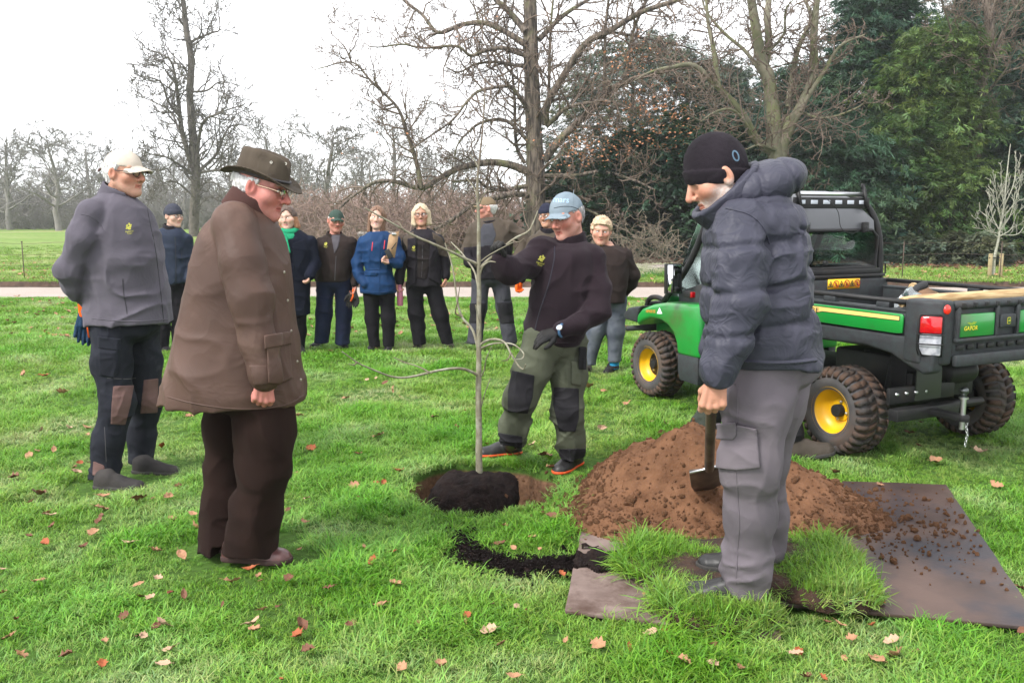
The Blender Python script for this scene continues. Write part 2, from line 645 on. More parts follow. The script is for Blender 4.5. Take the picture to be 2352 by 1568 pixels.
# planting bed under the evergreens on the right, with leaf mould
def bed_front(x):
 return 26.4 + 0.5 * np.sin(x * 0.45) + 0.25 * np.sin(x * 1.3 + 1) + np.clip(4.5 - x, 0, 10) * 0.55
xs = np.arange(0.5, 40, 0.5)
tv = np.linspace(0, 1, 22)
X = np.repeat(xs[:, None], len(tv), 1)
Yb = bed_front(X) + tv[None, :] * 26
Zb = meadow_h(X, Yb) + 0.012 + 0.09 * np.clip((Yb - bed_front(X)) / 1.0, 0, 1) + 0.05 * vnoise(np.stack([X, Yb, 0 * X], -1), 1.3)
ny = len(tv)
i, j = np.meshgrid(np.arange(len(xs) - 1), np.arange(ny - 1), indexing='ij')
f = np.stack([i * ny + j, (i + 1) * ny + j, (i + 1) * ny + j + 1, i * ny + j + 1], -1).reshape(-1, 4)
M_bed = mat('leaf_mould', (0.050, 0.026, 0.018), 0.95, (0.115, 0.058, 0.036), 14, bump=1.0, bscale=30, bdist=0.03)
bed = link('planting_bed', mesh_np('planting_bed', np.stack([X, Yb, Zb], -1).reshape(-1, 3), f), None, M_bed)
bed['kind'] = 'structure'

# ---------------------------------------------------------------- things on the ground that keep grass away (outlines in world metres)
BOARD_A = [G(1935, 1118)[:2], G(2172, 1126)[:2], G(2560, 1690)[:2] * 0 + np.array([3.02, 3.42]), np.array([1.0, 3.24])]
BOARD_A[3] = G(1772, 1402)[:2]
BOARD_A[1] = G(2172, 1126)[:2]
# right edge runs through (2352,1395); near edge through (2352,1458)
_a, _b = G(2172, 1126)[:2], G(2352, 1395)[:2]
_c2, _d = G(1772, 1402)[:2], G(2352, 1460)[:2]
_e1, _e2 = _b - _a, _d - _c2
_t = np.linalg.solve(np.array([_e1, -_e2]).T, _c2 - _a)[0]
BOARD_A[2] = _a + _e1 * _t
BOARD_B = [G(1372, 1072)[:2], G(1790, 1085)[:2], G(1792, 1476)[:2], G(1294, 1412)[:2]]
HEAP_C = np.array([0.98, 4.62])
PEAT_LINE = np.array([G(1060, 1238)[:2], G(1095, 1278)[:2], G(1165, 1300)[:2], G(1245, 1302)[:2], G(1330, 1292)[:2], G(1410, 1300)[:2]])

def inside(poly, x, y):
 poly = np.asarray(poly)
 r = np.zeros(np.shape(x), bool)
 n = len(poly)
 for k in range(n):
  (x1, y1), (x2, y2) = poly[k], poly[(k + 1) % n]
  c = ((y1 > y) != (y2 > y)) & (x < (x2 - x1) * (y - y1) / (y2 - y1 + 1e-12) + x1)
  r ^= c
 return r

def dist_line(line, x, y):
 d = np.full(np.shape(x), 9.0)
 for a, b in zip(line[:-1], line[1:]):
  ab = b - a
  t = np.clip(((x - a[0]) * ab[0] + (y - a[1]) * ab[1]) / (ab @ ab), 0, 1)
  d = np.minimum(d, np.hypot(x - a[0] - t * ab[0], y - a[1] - t * ab[1]))
 return d

def heap_h(x, y):
 """height of the dug-out soil heap above the lawn"""
 p = np.stack([x, y, 0 * x], -1)
 def cone(cx, cy, rx, ry, h, pw=1.15):
  r = np.hypot((x - cx) / rx, (y - cy) / ry)
  return h * np.clip(1 - r, 0, 1) ** pw
 w = 0.05 * fbm(p, 5, 3, 21)
 h = np.maximum(cone(0.98 + w, 4.78, 0.62, 0.74, 0.42, 0.95), cone(1.38, 4.60 + w, 0.52, 0.55, 0.27, 1.0))
 h = np.maximum(h, cone(0.74, 4.50, 0.50, 0.50, 0.20, 1.1))
 h = np.maximum(h, cone(1.50, 4.40, 0.44, 0.32, 0.13, 1.0))
 h = np.maximum(h, cone(1.0, 4.45, 0.62, 0.45, 0.24, 1.0))
 return h

# ---------------------------------------------------------------- grass
def blade_tuft(n, rad, hmin, hmax, wid, lean, seed):
 g = np.random.default_rng(seed)
 V, Ft, Fq, C = [], [], [], []
 o = 0
 for k in range(n):
  a = g.uniform(0, 6.283)
  rr = rad * math.sqrt(g.random())
  bx, by = rr * math.cos(a), rr * math.sin(a)
  d = g.uniform(0, 6.283)
  h = g.uniform(hmin, hmax)
  ln = lean * g.uniform(0.3, 1.5) * h
  w = wid * g.uniform(0.7, 1.3)
  side = np.array([-math.sin(d), math.cos(d), 0])
  fw = np.array([math.cos(d), math.sin(d), 0])
  tone = g.uniform(0.72, 1.25)
  dry = g.random() < 0.16
  c = np.array([1.35, 0.98, 1.25]) * tone if dry else np.array([g.uniform(0.85, 1.15), 1.0, g.uniform(0.7, 1.2)]) * tone
  pts = [(0, 0, 1.0), (0.30, 0.55, 0.85), (0.72, 0.88, 0.55), (1.0, 1.0 - 0.25 * lean * g.random(), 0.0)]
  base = np.array([bx, by, -0.004])
  for t, z, ww in pts[:3]:
   q = base + fw * ln * t + np.array([0, 0, h * z * (1 - 0.25 * lean)])
   V += [q - side * w * ww / 2, q + side * w * ww / 2]
   C += [c * 0.8 if t == 0 else c] * 2
  t, z, _ = pts[3]
  V.append(base + fw * ln * t * 1.05 + np.array([0, 0, h * z * (1 - 0.25 * lean)]))
  C.append(c)
  Fq += [(o, o + 1, o + 3, o + 2), (o + 2, o + 3, o + 5, o + 4)]
  Ft += [(o + 4, o + 5, o + 6)]
  o += 7
 return (np.array(V), [np.array(Fq), np.array(Ft)], np.array(C))

def grass_mat(name, c1, c2, c3, scale=1.3):
 m, nt, b = new_mat(name)
 geo = N(nt, 'ShaderNodeNewGeometry')
 n1 = N(nt, 'ShaderNodeTexNoise')
 n1.inputs['Scale'].default_value = scale
 n1.inputs['Detail'].default_value = 4
 nt.links.new(geo.outputs['Position'], n1.inputs['Vector'])
 r1 = N(nt, 'ShaderNodeValToRGB')
 e = r1.color_ramp.elements
 e[0].position, e[0].color = 0.36, rgba(c1)
 e[1].position, e[1].color = 0.66, rgba(c3)
 e.new(0.5).color = rgba(c2)
 nt.links.new(n1.outputs[0], r1.inputs[0])
 at = N(nt, 'ShaderNodeAttribute', attribute_name='col')
 ic = N(nt, 'ShaderNodeAttribute', attribute_name='icol', attribute_type='INSTANCER')
 m1 = N(nt, 'ShaderNodeMixRGB', blend_type='MULTIPLY')
 m1.inputs[0].default_value = 1
 m2 = N(nt, 'ShaderNodeMixRGB', blend_type='MULTIPLY')
 m2.inputs[0].default_value = 1
 nt.links.new(r1.outputs[0], m1.inputs[1])
 nt.links.new(at.outputs['Color'], m1.inputs[2])
 nt.links.new(m1.outputs[0], m2.inputs[1])
 nt.links.new(ic.outputs['Color'], m2.inputs[2])
 nt.links.new(m2.outputs[0], b.inputs['Base Color'])
 b.inputs['Roughness'].default_value = 0.5
 b.inputs['Specular IOR Level'].default_value = 0.35
 tr = N(nt, 'ShaderNodeBsdfTranslucent')
 nt.links.new(m2.outputs[0], tr.inputs['Color'])
 ms = N(nt, 'ShaderNodeMixShader')
 ms.inputs[0].default_value = 0.35
 nt.links.new(b.outputs[0], ms.inputs[1])
 nt.links.new(tr.outputs[0], ms.inputs[2])
 nt.links.new(ms.outputs[0], nt.nodes['Material Output'].inputs['Surface'])
 return m

M_grass = grass_mat('grass_blades', (0.102, 0.250, 0.013), (0.162, 0.325, 0.042), (0.268, 0.392, 0.132))

SHOES = np.array([[*G(a, b)[:2], *G(c, d)[:2]] for a, b, c, d in ((218, 1116, 345, 1100), (306, 1079, 420, 1065), (512, 1287, 680, 1280), (480, 1262, 630, 1240), (1198, 1040, 1115, 1050), (1332, 1062, 1280, 1085), (1752, 1386, 1595, 1345), (1775, 1312, 1650, 1285), (1880, 1000, 1960, 1030))])

def shoe_dist(x, y):
 d = np.full(np.shape(x), 9.0)
 for s in SHOES:
  d = np.minimum(d, dist_line(np.array([s[:2], s[2:]]), x, y))
 return d

def grass_points(y0, y1, dens, g):
 hw = lambda y: 0.60 * y + 1.5
 n = int(dens * 2 * hw((y0 + y1) / 2) * (y1 - y0))
 y = g.uniform(y0, y1, n)
 x = g.uniform(-1, 1, n) * hw(y1)
 k = np.abs(x) < hw(y)
 x, y = x[k], y[k]
 bad = hole_r(x, y) < 1.0
 bad |= inside(BOARD_A, x, y) | inside(BOARD_B, x, y)
 bad |= heap_h(x, y) > 0.03
 dp = dist_line(PEAT_LINE, x, y)
 bad |= (dp < 0.07 + 0.03 * vnoise(np.stack([x, y, 0 * x], -1), 9.0)) & (g.random(len(x)) < 0.93)
 return x[~bad], y[~bad]

tufts = [blade_tuft(22, 0.05, 0.030, 0.060, 0.0050, 1.0, s) for s in (1, 2)] + \
  [blade_tuft(20, 0.045, 0.045, 0.085, 0.0050, 0.9, s) for s in (3, 4)] + \
  [blade_tuft(30, 0.09, 0.030, 0.060, 0.0085, 0.8, s) for s in (5, 6)]
g = np.random.default_rng(5)
PX, PY, SC, TI, IC = [], [], [], [], []
for (y0, y1, dens, kind) in [(2.3, 4.2, 1250, 0), (4.2, 6.2, 950, 0), (6.2, 9.0, 560, 0), (9.0, 12.5, 330, 1), (12.5, PATH_Y0 - 0.02, 200, 1)]:
 x, y = grass_points(y0, y1, dens, g)
 p = np.stack([x, y, 0 * x], -1)
 lump = fbm(p, 2.2, 3, 31)
 s = 0.85 + 0.95 * np.clip(lump, -0.45, 0.8) + g.normal(0, 0.12, len(x))
 s = np.clip(s, 0.4, 1.7) * (0.86 if kind == 0 else 1.0)
 edge_near = np.clip((PATH_Y0 - y) / 0.4, 0.3, 1)
 s *= edge_near
 s *= np.clip((shoe_dist(x, y) - 0.04) / 0.18, 0.2, 1)
 if kind == 0:
  t = np.where(lump + g.normal(0, 0.2, len(x)) > 0.12, g.integers(2, 4, len(x)), g.integers(0, 2, len(x)))
 else:
  t = g.integers(4, 6, len(x))
 patch = fbm(p, 0.7, 2, 41)
 tone = np.clip(1.02 - 0.10 * lump + g.normal(0, 0.09, len(x)), 0.6, 1.5)
 c = np.stack([tone * (1 - 0.22 * patch - 0.45 * lump), tone, tone * (1 - 0.2 * patch - 0.9 * lump)], -1)
 PX.append(x); PY.append(y); SC.append(s); TI.append(t); IC.append(np.clip(c, 0.35, 1.9))
x, y, s, t, c = [np.concatenate(k) for k in (PX, PY, SC, TI, IC)]
rot = np.stack([g.normal(0, 0.16, len(x)), g.normal(0, 0.16, len(x)), g.uniform(0, 6.283, len(x))], -1)
grass = scatter('grass', tufts, np.stack([x, y, gh(x, y)], -1), rot, s, t, M_grass, attrs=c)
grass['kind'] = 'stuff'
tag(grass, 'short green mown grass covering the lawn', 'grass')

# rougher grass beyond the path
tuft_far = [blade_tuft(26, 0.16, 0.03, 0.075, 0.014, 0.8, s) for s in (7, 8)]
g = np.random.default_rng(6)
n = 9000
y = PATH_Y1 + 0.12 + (g.random(n) ** 1.6) * 22
x = g.uniform(-1, 1, n) * (0.6 * y + 1)
k = ~((x > 0.5) & (y > bed_front(x)))
x, y = x[k], y[k]
n = len(x)
M_grass2 = grass_mat('meadow_blades', (0.120, 0.240, 0.028), (0.160, 0.290, 0.045), (0.240, 0.310, 0.100), 0.3)
rot = np.stack([g.normal(0, 0.1, n), g.normal(0, 0.1, n), g.uniform(0, 6.283, n)], -1)
tone = np.clip(g.normal(1, 0.12, n), 0.7, 1.4)
far_grass = scatter('meadow_grass', tuft_far, np.stack([x, y, meadow_h(x, y)], -1), rot, g.uniform(0.6, 1.3, n), g.integers(0, 2, n), M_grass2, attrs=np.stack([tone, tone, tone * 0.9], -1))
far_grass['kind'] = 'stuff'
tag(far_grass, 'grass of the parkland beyond the gravel path', 'grass')

# patch of snowdrops at the foot of the evergreens
g = np.random.default_rng(8)
n = 800
x = g.uniform(2.6, 8.0, n)
y = 23.4 + g.normal(0, 0.75, n) + 0.25 * np.sin(x * 2)
fl = blade_tuft(10, 0.08, 0.06, 0.11, 0.012, 0.5, 12)
vv, ff, cc = fl
bells = MB()
gg = np.random.default_rng(3)
for k in range(9):
 bells.box((gg.normal(0, 0.06), gg.normal(0, 0.06), gg.uniform(0.09, 0.13)), (0.018, 0.018, 0.026), None)
bv = np.concatenate(bells.v)
bf = np.array(bells.f[4])
tm = (np.concatenate([vv, bv]), [np.concatenate([ff[0], bf + len(vv)]), ff[1]], np.concatenate([cc * np.array([0.55, 0.85, 1.4]), np.tile([3.4, 1.9, 8.0], (len(bv), 1)) * 0.75]))
drops = scatter('snowdrops', [tm], np.stack([x, y, meadow_h(x, y)], -1), np.stack([0 * x, 0 * x, g.uniform(0, 6, n)], -1), g.uniform(0.7, 1.2, n), np.zeros(n, int), M_grass2)
drops['kind'] = 'stuff'
tag(drops, 'drift of small white flowers on the grass before the dark evergreens', 'flowers')
# ---------------------------------------------------------------- trees
M_bark = mat('bark', (0.150, 0.120, 0.095), 0.95, (0.040, 0.032, 0.026), 13.0, lo=0.42, hi=0.60, bump=1.0, bscale=20, stretch=(1, 1, 0.16), bdist=0.06, wear=((0.125, 0.130, 0.060), 1.3, 0.52, 0.72))
M_bark_beech = mat('beech_bark', (0.155, 0.140, 0.100), 0.9, (0.085, 0.085, 0.050), 2.5, bump=0.4, bscale=20, bdist=0.02, wear=((0.105, 0.120, 0.040), 1.1, 0.48, 0.7))
M_bark_dark = mat('dark_bark', (0.070, 0.060, 0.052), 0.95, (0.115, 0.100, 0.085), 4.0, bump=0.6, bscale=14, bdist=0.04)
M_twig_brown = mat('brown_twigs', (0.100, 0.074, 0.058), 0.95, (0.150, 0.110, 0.085), 3.0)
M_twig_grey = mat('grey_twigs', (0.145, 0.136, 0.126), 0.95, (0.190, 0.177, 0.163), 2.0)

class Limbs:
 """collects tapered tubes, thick ones apart from twigs"""
 def __init__(self, thick=0.045, rmin=0.004):
  self.rmin = rmin
  self.thick, self.a, self.b = thick, [[], [], 0], [[], [], 0]
 def put(self, pts, rad, n):
  t = self.a if rad[0] >= self.thick else self.b
  v, f = tube_np(pts, np.maximum(rad, self.rmin), n)
  t[0].append(v)
  t[1].append(f + t[2])
  t[2] += len(v)
 def mesh(self, which, name):
  t = self.a if which == 'wood' else self.b
  return mesh_np(name, np.concatenate(t[0]), np.concatenate(t[1]), True)

def unit(v):
 return v / (np.linalg.norm(v) + 1e-12)

def branch(L, g, p0, d, length, r0, level, maxlev, bias=(0, 0, 0.25), wig=0.22, kids=6, spread=0.9, seg=None, taper=0.25, kl=0.55):
 """recursive: a wandering tapered limb with children"""
 m = seg or (7 if level <= 1 else (5 if level == 2 else 4))
 pts = [np.array(p0, float)]
 d = unit(np.array(d, float))
 step = length / (m - 1)
 dirs = [d]
 for k in range(m - 1):
  d = unit(d + g.normal(0, wig, 3) + np.array(bias) * 0.3)
  pts.append(pts[-1] + d * step)
  dirs.append(d)
 pts = np.array(pts)
 rad = np.linspace(r0, r0 * taper, m)
 n = 8 if r0 > 0.08 else (5 if r0 > 0.03 else 3)
 L.put(pts, rad, n)
 if level < maxlev:
  for c in range(kids):
   t = g.uniform(0.22, 0.98)
   k = min(int(t * (m - 1)), m - 2)
   q = pts[k] + (pts[k + 1] - pts[k]) * (t * (m - 1) - k)
   ax = unit(np.cross(dirs[k], g.normal(0, 1, 3)))
   dd = unit(dirs[k] * (1 - 0.45 * spread) + ax * spread)
   branch(L, g, q, dd, length * kl * g.uniform(0.6, 1.15) * (1.1 - 0.4 * t), max(r0 * (1 - 0.7 * t) * 0.6, 0.004), level + 1, maxlev, bias, wig, max(2, kids - 1), spread, taper=0.3, kl=kl)

def along(L, g, pts, rad, every, length, r, maxlev=2, bias=(0, 0, 0.25), spread=0.9, kids=4, wig=0.22, start=0.1):
 """children along a hand-laid limb"""
 seglen = np.linalg.norm(np.diff(pts, axis=0), axis=1)
 cum = np.concatenate([[0], np.cumsum(seglen)])
 s = cum[-1] * start
 while s < cum[-1]:
  k = min(np.searchsorted(cum, s) - 1, len(pts) - 2)
  k = max(k, 0)
  t = (s - cum[k]) / (seglen[k] + 1e-9)
  q = pts[k] + (pts[k + 1] - pts[k]) * t
  d = unit(pts[k + 1] - pts[k])
  rr = rad[k]
  ax = unit(np.cross(d, g.normal(0, 1, 3)))
  dd = unit(d * 0.55 + ax * spread)
  frac = 1 - 0.5 * s / cum[-1]
  branch(L, g, q, dd, length * g.uniform(0.45, 1.2) * frac, min(r, rr * 0.7), 1, 1 + maxlev, bias, wig, kids, spread)
  s += every * g.uniform(0.5, 1.5)

def hand_tree(name, label, limbs, Y, conv, mats, seed, kidsets, base, rs=1.0, depth=1.0, twig_mat=None, part_names=('trunk', 'crown'), thick=0.045, rmin=0.009):
 """limbs: list of (outline points, r0, r1[, dy0, dy1]); conv maps outline points to photo-grid pixels"""
 g = np.random.default_rng(seed)
 L = Limbs(thick, rmin)
 for k, lm in enumerate(limbs):
  pts, r0, r1 = lm[0], lm[1] * rs, lm[2] * rs
  dy0, dy1 = (lm[3], lm[4]) if len(lm) > 4 else (0.0, g.uniform(-2.2, 2.2) * depth)
  ov = np.array([conv(*q) for q in pts])
  n = len(ov)
  w = np.linspace(0, 1, n)
  P3 = np.array([P(ov[i, 0], ov[i, 1], Y + dy0 + (dy1 - dy0) * w[i]) for i in range(n)])
  P3 = spline(P3, 5)
  P3 = P3 + 0.02 * np.stack([vnoise(P3, 1.5, s) for s in (1, 2, 3)], -1)
  rad = np.linspace(r0, r1, len(P3)) * (1 + 0.06 * vnoise(P3, 2.0, 5))
  L.put(P3, rad, 12 if r0 > 0.2 else 8)
  ks = kidsets(k)
  if ks:
   along(L, g, P3, rad, **ks)
 t = thing(name, label, 'tree', base)
 off = np.array(base)
 for which, pn, mt in (('wood', part_names[0], mats), ('twig', part_names[1], twig_mat or mats)):
  me = L.mesh(which, pn)
  link(pn, me, t, mt).matrix_parent_inverse = Matrix.Translation(-Vector(base))
 return t, L

def cz2(x, y): return 705.6 + x * 0.3667, y * 0.3667
def cz3(x, y): return 1489.6 + x * 0.4, y * 0.4
def cz1(x, y): return x * 0.45, y * 0.45

# the big old tree in the middle
Ym = 30.0
limbs = [
 ([(1448, 1720), (1442, 1560), (1435, 1380), (1430, 1150), (1428, 1000), (1415, 700), (1400, 300), (1395, 0), (1390, -260), (1380, -520)], 0.50, 0.20, 0, 0.3),
 ([(1490, 780), (1500, 660), (1620, 450), (1750, 270), (1900, 190), (2080, 80), (2300, 10), (2500, -60)], 0.17, 0.08),
 ([(2080, 80), (2120, 0), (2180, -200)], 0.09, 0.04),
 ([(1490, 1000), (1600, 860), (1850, 620), (2000, 510), (2350, 420), (2550, 400)], 0.19, 0.06, 0, -1.5),
 ([(1500, 790), (1620, 680), (1780, 640), (1880, 630), (2050, 690)], 0.10, 0.03, 0, -2),
 ([(1390, 700), (1290, 560), (1230, 540), (1080, 570), (1000, 640), (900, 760), (640, 940)], 0.10, 0.03, 0, -1.5),
 ([(1400, 1080), (1260, 1030), (1130, 1020), (960, 1050), (820, 1120), (715, 1180), (560, 1140), (430, 1140), (300, 1220), (200, 1310)], 0.17, 0.04, 0, -2.0),
 ([(715, 1180), (680, 1000), (620, 820), (570, 680), (400, 510), (280, 390), (70, 430)], 0.10, 0.02, -1.2, -2),
 ([(280, 390), (230, 290), (140, 200)], 0.04, 0.012, -1.7, -2),
 ([(1400, 1160), (1220, 1190), (1120, 1170), (1060, 1130), (900, 1140)], 0.10, 0.03, 0, -1),
 ([(1410, 1230), (1300, 1215), (1180, 1240), (1050, 1280), (900, 1380), (800, 1440)], 0.14, 0.07, 0, -2.5),
 ([(1370, 420), (1200, 390), (1060, 400), (950, 450), (870, 420)], 0.07, 0.025),
 ([(1370, 280), (1220, 190), (1100, 145), (960, 155), (820, 205), (720, 90), (600, 0), (520, -120)], 0.13, 0.04, 0, 1.5),
 ([(1370, 350), (1220, 300), (1110, 320), (1020, 350), (930, 290), (720, 300), (600, 280), (460, 295), (390, 290)], 0.09, 0.02, 0, -1.5),
 ([(1360, 1020), (1310, 900), (1300, 600), (1270, 350), (1230, 100)], 0.09, 0.03, 0.4, 1),
 ([(1370, 200), (1250, 60), (1180, 0), (1080, -150)], 0.15, 0.08, 0, 1),
 ([(1450, 250), (1600, 100), (1760, 0), (1950, -120)], 0.12, 0.05, 0, 1.5),
 ([(1510, 660), (1520, 300), (1540, 0), (1560, -200)], 0.07, 0.03, 0, 0.5),
 ([(1850, 600), (1860, 540), (1870, 200), (1890, 0), (1900, -200)], 0.075, 0.04, -0.8, -0.8),
 ([(1990, 520), (2000, 450), (2040, 200), (2120, 0)], 0.09, 0.05, -1.0, -1.0),
 ([(1900, 200), (2100, 240), (2350, 290), (2480, 340)], 0.06, 0.02),
 ([(1390, 560), (1250, 420), (1100, 200), (1050, 60), (980, -60)], 0.06, 0.025, 0, 1.6),
 ([(1400, 900), (1250, 760), (1100, 765), (1010, 830), (940, 920), (900, 1080)], 0.085, 0.02, 0, -1.2),
 ([(1490, 1100), (1650, 1100), (1850, 1080), (2050, 1130), (2180, 1190)], 0.10, 0.035, 0, -2.5),
 ([(1480, 1260), (1650, 1280), (1800, 1330), (1950, 1420), (2100, 1500)], 0.07, 0.02, 0, -3.2),
]
def km(k):
 if k == 0:
  return dict(every=0.4, length=2.4, r=0.04, maxlev=2, kids=5, bias=(0, 0, 0.1))
 return dict(every=0.23, length=2.0, r=0.032, maxlev=2, kids=5, bias=(0, 0, 0.30) if k % 3 else (0, 0, -0.55))
big_tree, Lb = hand_tree('parkland_tree', 'massive old bare tree with ridged trunk and sweeping boughs behind the standing group', limbs, Ym, cz2, M_bark, 3, km, tuple(P(1233, 700, Ym) * np.array([1, 1, 0]) + np.array([0, 0, 0.0])), rs=0.78, twig_mat=M_twig_brown)

# a few rust-brown leaves still hanging on the big tree
g = np.random.default_rng(14)
leafq = (np.array([[0, 0, 0], [0.03, -0.045, 0.004], [0.0, -0.10, -0.01], [-0.03, -0.045, 0.004]]), [np.array([[0, 1, 2, 3]])], np.ones((4, 3)))
cl = [(1800, 960), (1750, 920), (2050, 660), (2150, 690), (2200, 540), (2250, 560), (2300, 640), (2060, 370), (2120, 280), (1960, 900), (2080, 920), (1640, 900), (1690, 980), (2290, 760), (820, 660), (1060, 150), (380, 880), (2230, 930), (2160, 830), (1900, 780), (2330, 880), (2000, 340)]
pts = []
for (x, y) in cl:
 c = P(*cz2(x, y), 28.5 + g.uniform(-1, 1))
 n = int(g.uniform(40, 100)) if x > 1500 else 18
 pts.append(c + g.normal(0, 1, (n, 3)) * np.array([0.55, 0.5, 0.26]))
pts = np.concatenate(pts)
M_rust = mat('rust_leaves', (0.235, 0.090, 0.042), 0.8, (0.330, 0.150, 0.075), 3.0)
n = len(pts)
lo_ = scatter('hanging_leaves', [leafq], pts - np.array(big_tree.location), np.stack([g.normal(0, 0.6, n), g.normal(0, 0.6, n), g.uniform(0, 6.3, n)], -1), g.uniform(0.6, 1.25, n), np.zeros(n, int), M_rust, parent=big_tree)
lo_['kind'] = 'stuff'
lo_['label'] = 'rust-brown dead leaves hanging in clusters'

# many-stemmed beech behind the kneeling line of vehicle and man in the padded jacket
limbs = [
 ([(750, 1560), (745, 1250), (740, 1100), (735, 940), (720, 700), (690, 450), (660, 380), (620, 200), (590, 0), (570, -150)], 0.40, 0.13, 0, 0),
 ([(665, 400), (690, 250), (680, 100), (690, 0), (700, -150)], 0.15, 0.10),
 ([(755, 980), (800, 720), (850, 650), (940, 450), (950, 250), (960, 100), (970, 0), (980, -120)], 0.22, 0.09, 0, -0.5),
 ([(730, 880), (620, 800), (540, 660), (400, 500), (260, 380), (120, 390), (0, 420), (-90, 470)], 0.20, 0.012, 0, -1.5),
 ([(770, 860), (870, 640), (1000, 420), (1100, 270), (1240, 200)], 0.13, 0.03, 0, -1),
 ([(800, 620), (850, 300), (930, 120), (900, 0)], 0.11, 0.06, 0, 1),
 ([(870, 640), (1000, 680), (1200, 620), (1270, 550)], 0.06, 0.015, 0, -1.6),
 ([(690, 480), (560, 300), (420, 180), (330, 60), (300, -60)], 0.08, 0.03, 0, 1),
 ([(400, 500), (380, 300), (340, 120), (330, 0)], 0.10, 0.05, -0.9, -0.9),
 ([(690, 300), (780, 200), (790, 60), (830, 0)], 0.06, 0.02, 0, -1),
 ([(620, 800), (500, 640), (390, 640), (300, 700)], 0.06, 0.02, -0.5, -2),
 ([(730, 860), (640, 830), (560, 860)], 0.07, 0.02, -0.2, -0.8),
]
beech, Lbe = hand_tree('beech_tree', 'many-stemmed bare tree with greenish grey bark above the man in the padded jacket', limbs, 27.5, cz3, M_bark_beech, 5,
 lambda k: dict(every=0.26, length=1.8, r=0.03, maxlev=2, kids=5, bias=(0, 0, 0.15)), tuple(P(1787, 700, 27.5) * np.array([1, 1, 0])), rs=0.78, twig_mat=M_twig_brown)

# tall slim trunk at the far right
limbs = [([(1838, 1540), (1840, 1400), (1850, 1270), (1870, 900), (1890, 600), (1920, 450), (1960, 150), (1940, 0), (1935, -200)], 0.24, 0.10, 0, 0),
   ([(1955, 170), (1980, 60), (2020, -60)], 0.09, 0.04),
   ([(1900, 560), (1840, 380), (1760, 240), (1700, 60), (1680, -40)], 0.05, 0.02, 0, -1),
   ([(1930, 420), (2030, 200), (2100, 60), (2200, -60)], 0.06, 0.02, 0, -1.5),
   ([(1920, 560), (2050, 420), (2150, 380), (2260, 250)], 0.05, 0.012, 0, -2),
   ([(1930, 280), (1880, 150), (1820, 100), (1740, 0)], 0.05, 0.012, 0, -1)]
slim, _l = hand_tree('slim_tree', 'tall slim leafless tree rising through dark evergreens at the right edge', limbs, 29.0, cz3, M_bark, 6,
 lambda k: dict(every=0.26, length=1.6, r=0.022, maxlev=2, kids=5, bias=(0, 0, 0.35)), tuple(P(2230, 700, 29.0) * np.array([1, 1, 0])), twig_mat=M_twig_brown)

# lone tree in the left of the parkland
limbs = [([(995, 1240), (990, 1130), (1000, 900), (985, 700), (970, 500), (975, 300), (950, 150), (935, 0), (930, -80)], 0.62, 0.20, 0, 0),
   ([(985, 860), (935, 700), (920, 600), (910, 510), (890, 380), (860, 300), (730, 240)], 0.34, 0.05, 0, -2),
   ([(920, 600), (860, 520), (830, 430), (780, 400), (700, 385)], 0.16, 0.04, -1, -3),
   ([(910, 660), (870, 570), (780, 520), (650, 470)], 0.14, 0.03, -1, 2),
   ([(1000, 880), (1030, 640), (1120, 580), (1250, 530)], 0.22, 0.04, 0, -3),
   ([(985, 470), (1060, 460), (1120, 420), (1200, 430)], 0.14, 0.04),
   ([(975, 260), (985, 210), (1080, 170), (1120, 150), (1115, 60)], 0.16, 0.05),
   ([(1000, 900), (900, 830), (840, 800), (750, 790), (690, 830)], 0.16, 0.03, 0, -3),
   ([(1020, 870), (1110, 780), (1170, 650), (1280, 640)], 0.2, 0.03, 0, 2),
   ([(1020, 880), (1140, 870), (1200, 900), (1300, 980)], 0.14, 0.03, 0, -3),
   ([(970, 420), (930, 330), (850, 240), (840, 120)], 0.1, 0.03), ([(950, 150), (900, 90), (850, 40)], 0.08, 0.03),
   ([(985, 1000), (900, 930), (820, 940), (740, 1010)], 0.1, 0.02, 0, -2), ([(1000, 960), (1080, 930), (1150, 990), (1200, 1080)], 0.1, 0.02, 0, -2)]
lone, _l = hand_tree('lone_tree', 'tall dark bare tree standing alone in the park behind the two older men', limbs, 60.0, cz1, M_bark_dark, 8,
 lambda k: dict(every=0.42, length=3.2 if k else 2.4, r=0.06, maxlev=2, kids=5, bias=(0, 0, 0.45)), tuple(P(448, 540, 60.0) * np.array([1, 1, 0])), rs=0.58, depth=1.5, rmin=0.019, twig_mat=M_bark_dark)

# ---------------------------------------------------------------- generic bare trees for the woods behind
def bare_tree_meshes(seed, h, spread, kids, levels, thick, twig=0.012, bias=(0, 0, 0.5), low=0.2):
 g = np.random.default_rng(seed)
 L = Limbs(thick, 0.019)
 m = 9
 z = np.linspace(-0.3, h * 0.8, m)
 pts = np.stack([np.cumsum(g.normal(0, 0.02 * h / m * 3, m)), np.cumsum(g.normal(0, 0.02 * h / m * 3, m)), z], -1)
 pts[0, :2] = 0
 r = h * 0.022
 L.put(pts, np.linspace(r, r * 0.25, m), 7)
 n = kids
 for k in range(n):
  t = low + (1 - low) * (k + g.random()) / n
  q = pts[0] + (pts[-1] - pts[0]) * t
  q[:2] = [np.interp(q[2], pts[:, 2], pts[:, i]) for i in (0, 1)]
  a = k * 2.4 + g.normal(0, 0.4)
  el = g.uniform(0.25, 0.9)
  d = np.array([math.cos(a) * math.cos(el), math.sin(a) * math.cos(el), math.sin(el)])
  branch(L, g, q, d, h * spread * (1.15 - 0.65 * t) * g.uniform(0.8, 1.15), max(r * 0.5 * (1.1 - t), 0.02), 1, levels, bias, 0.2, 5, 0.75, kl=0.62)
 return L

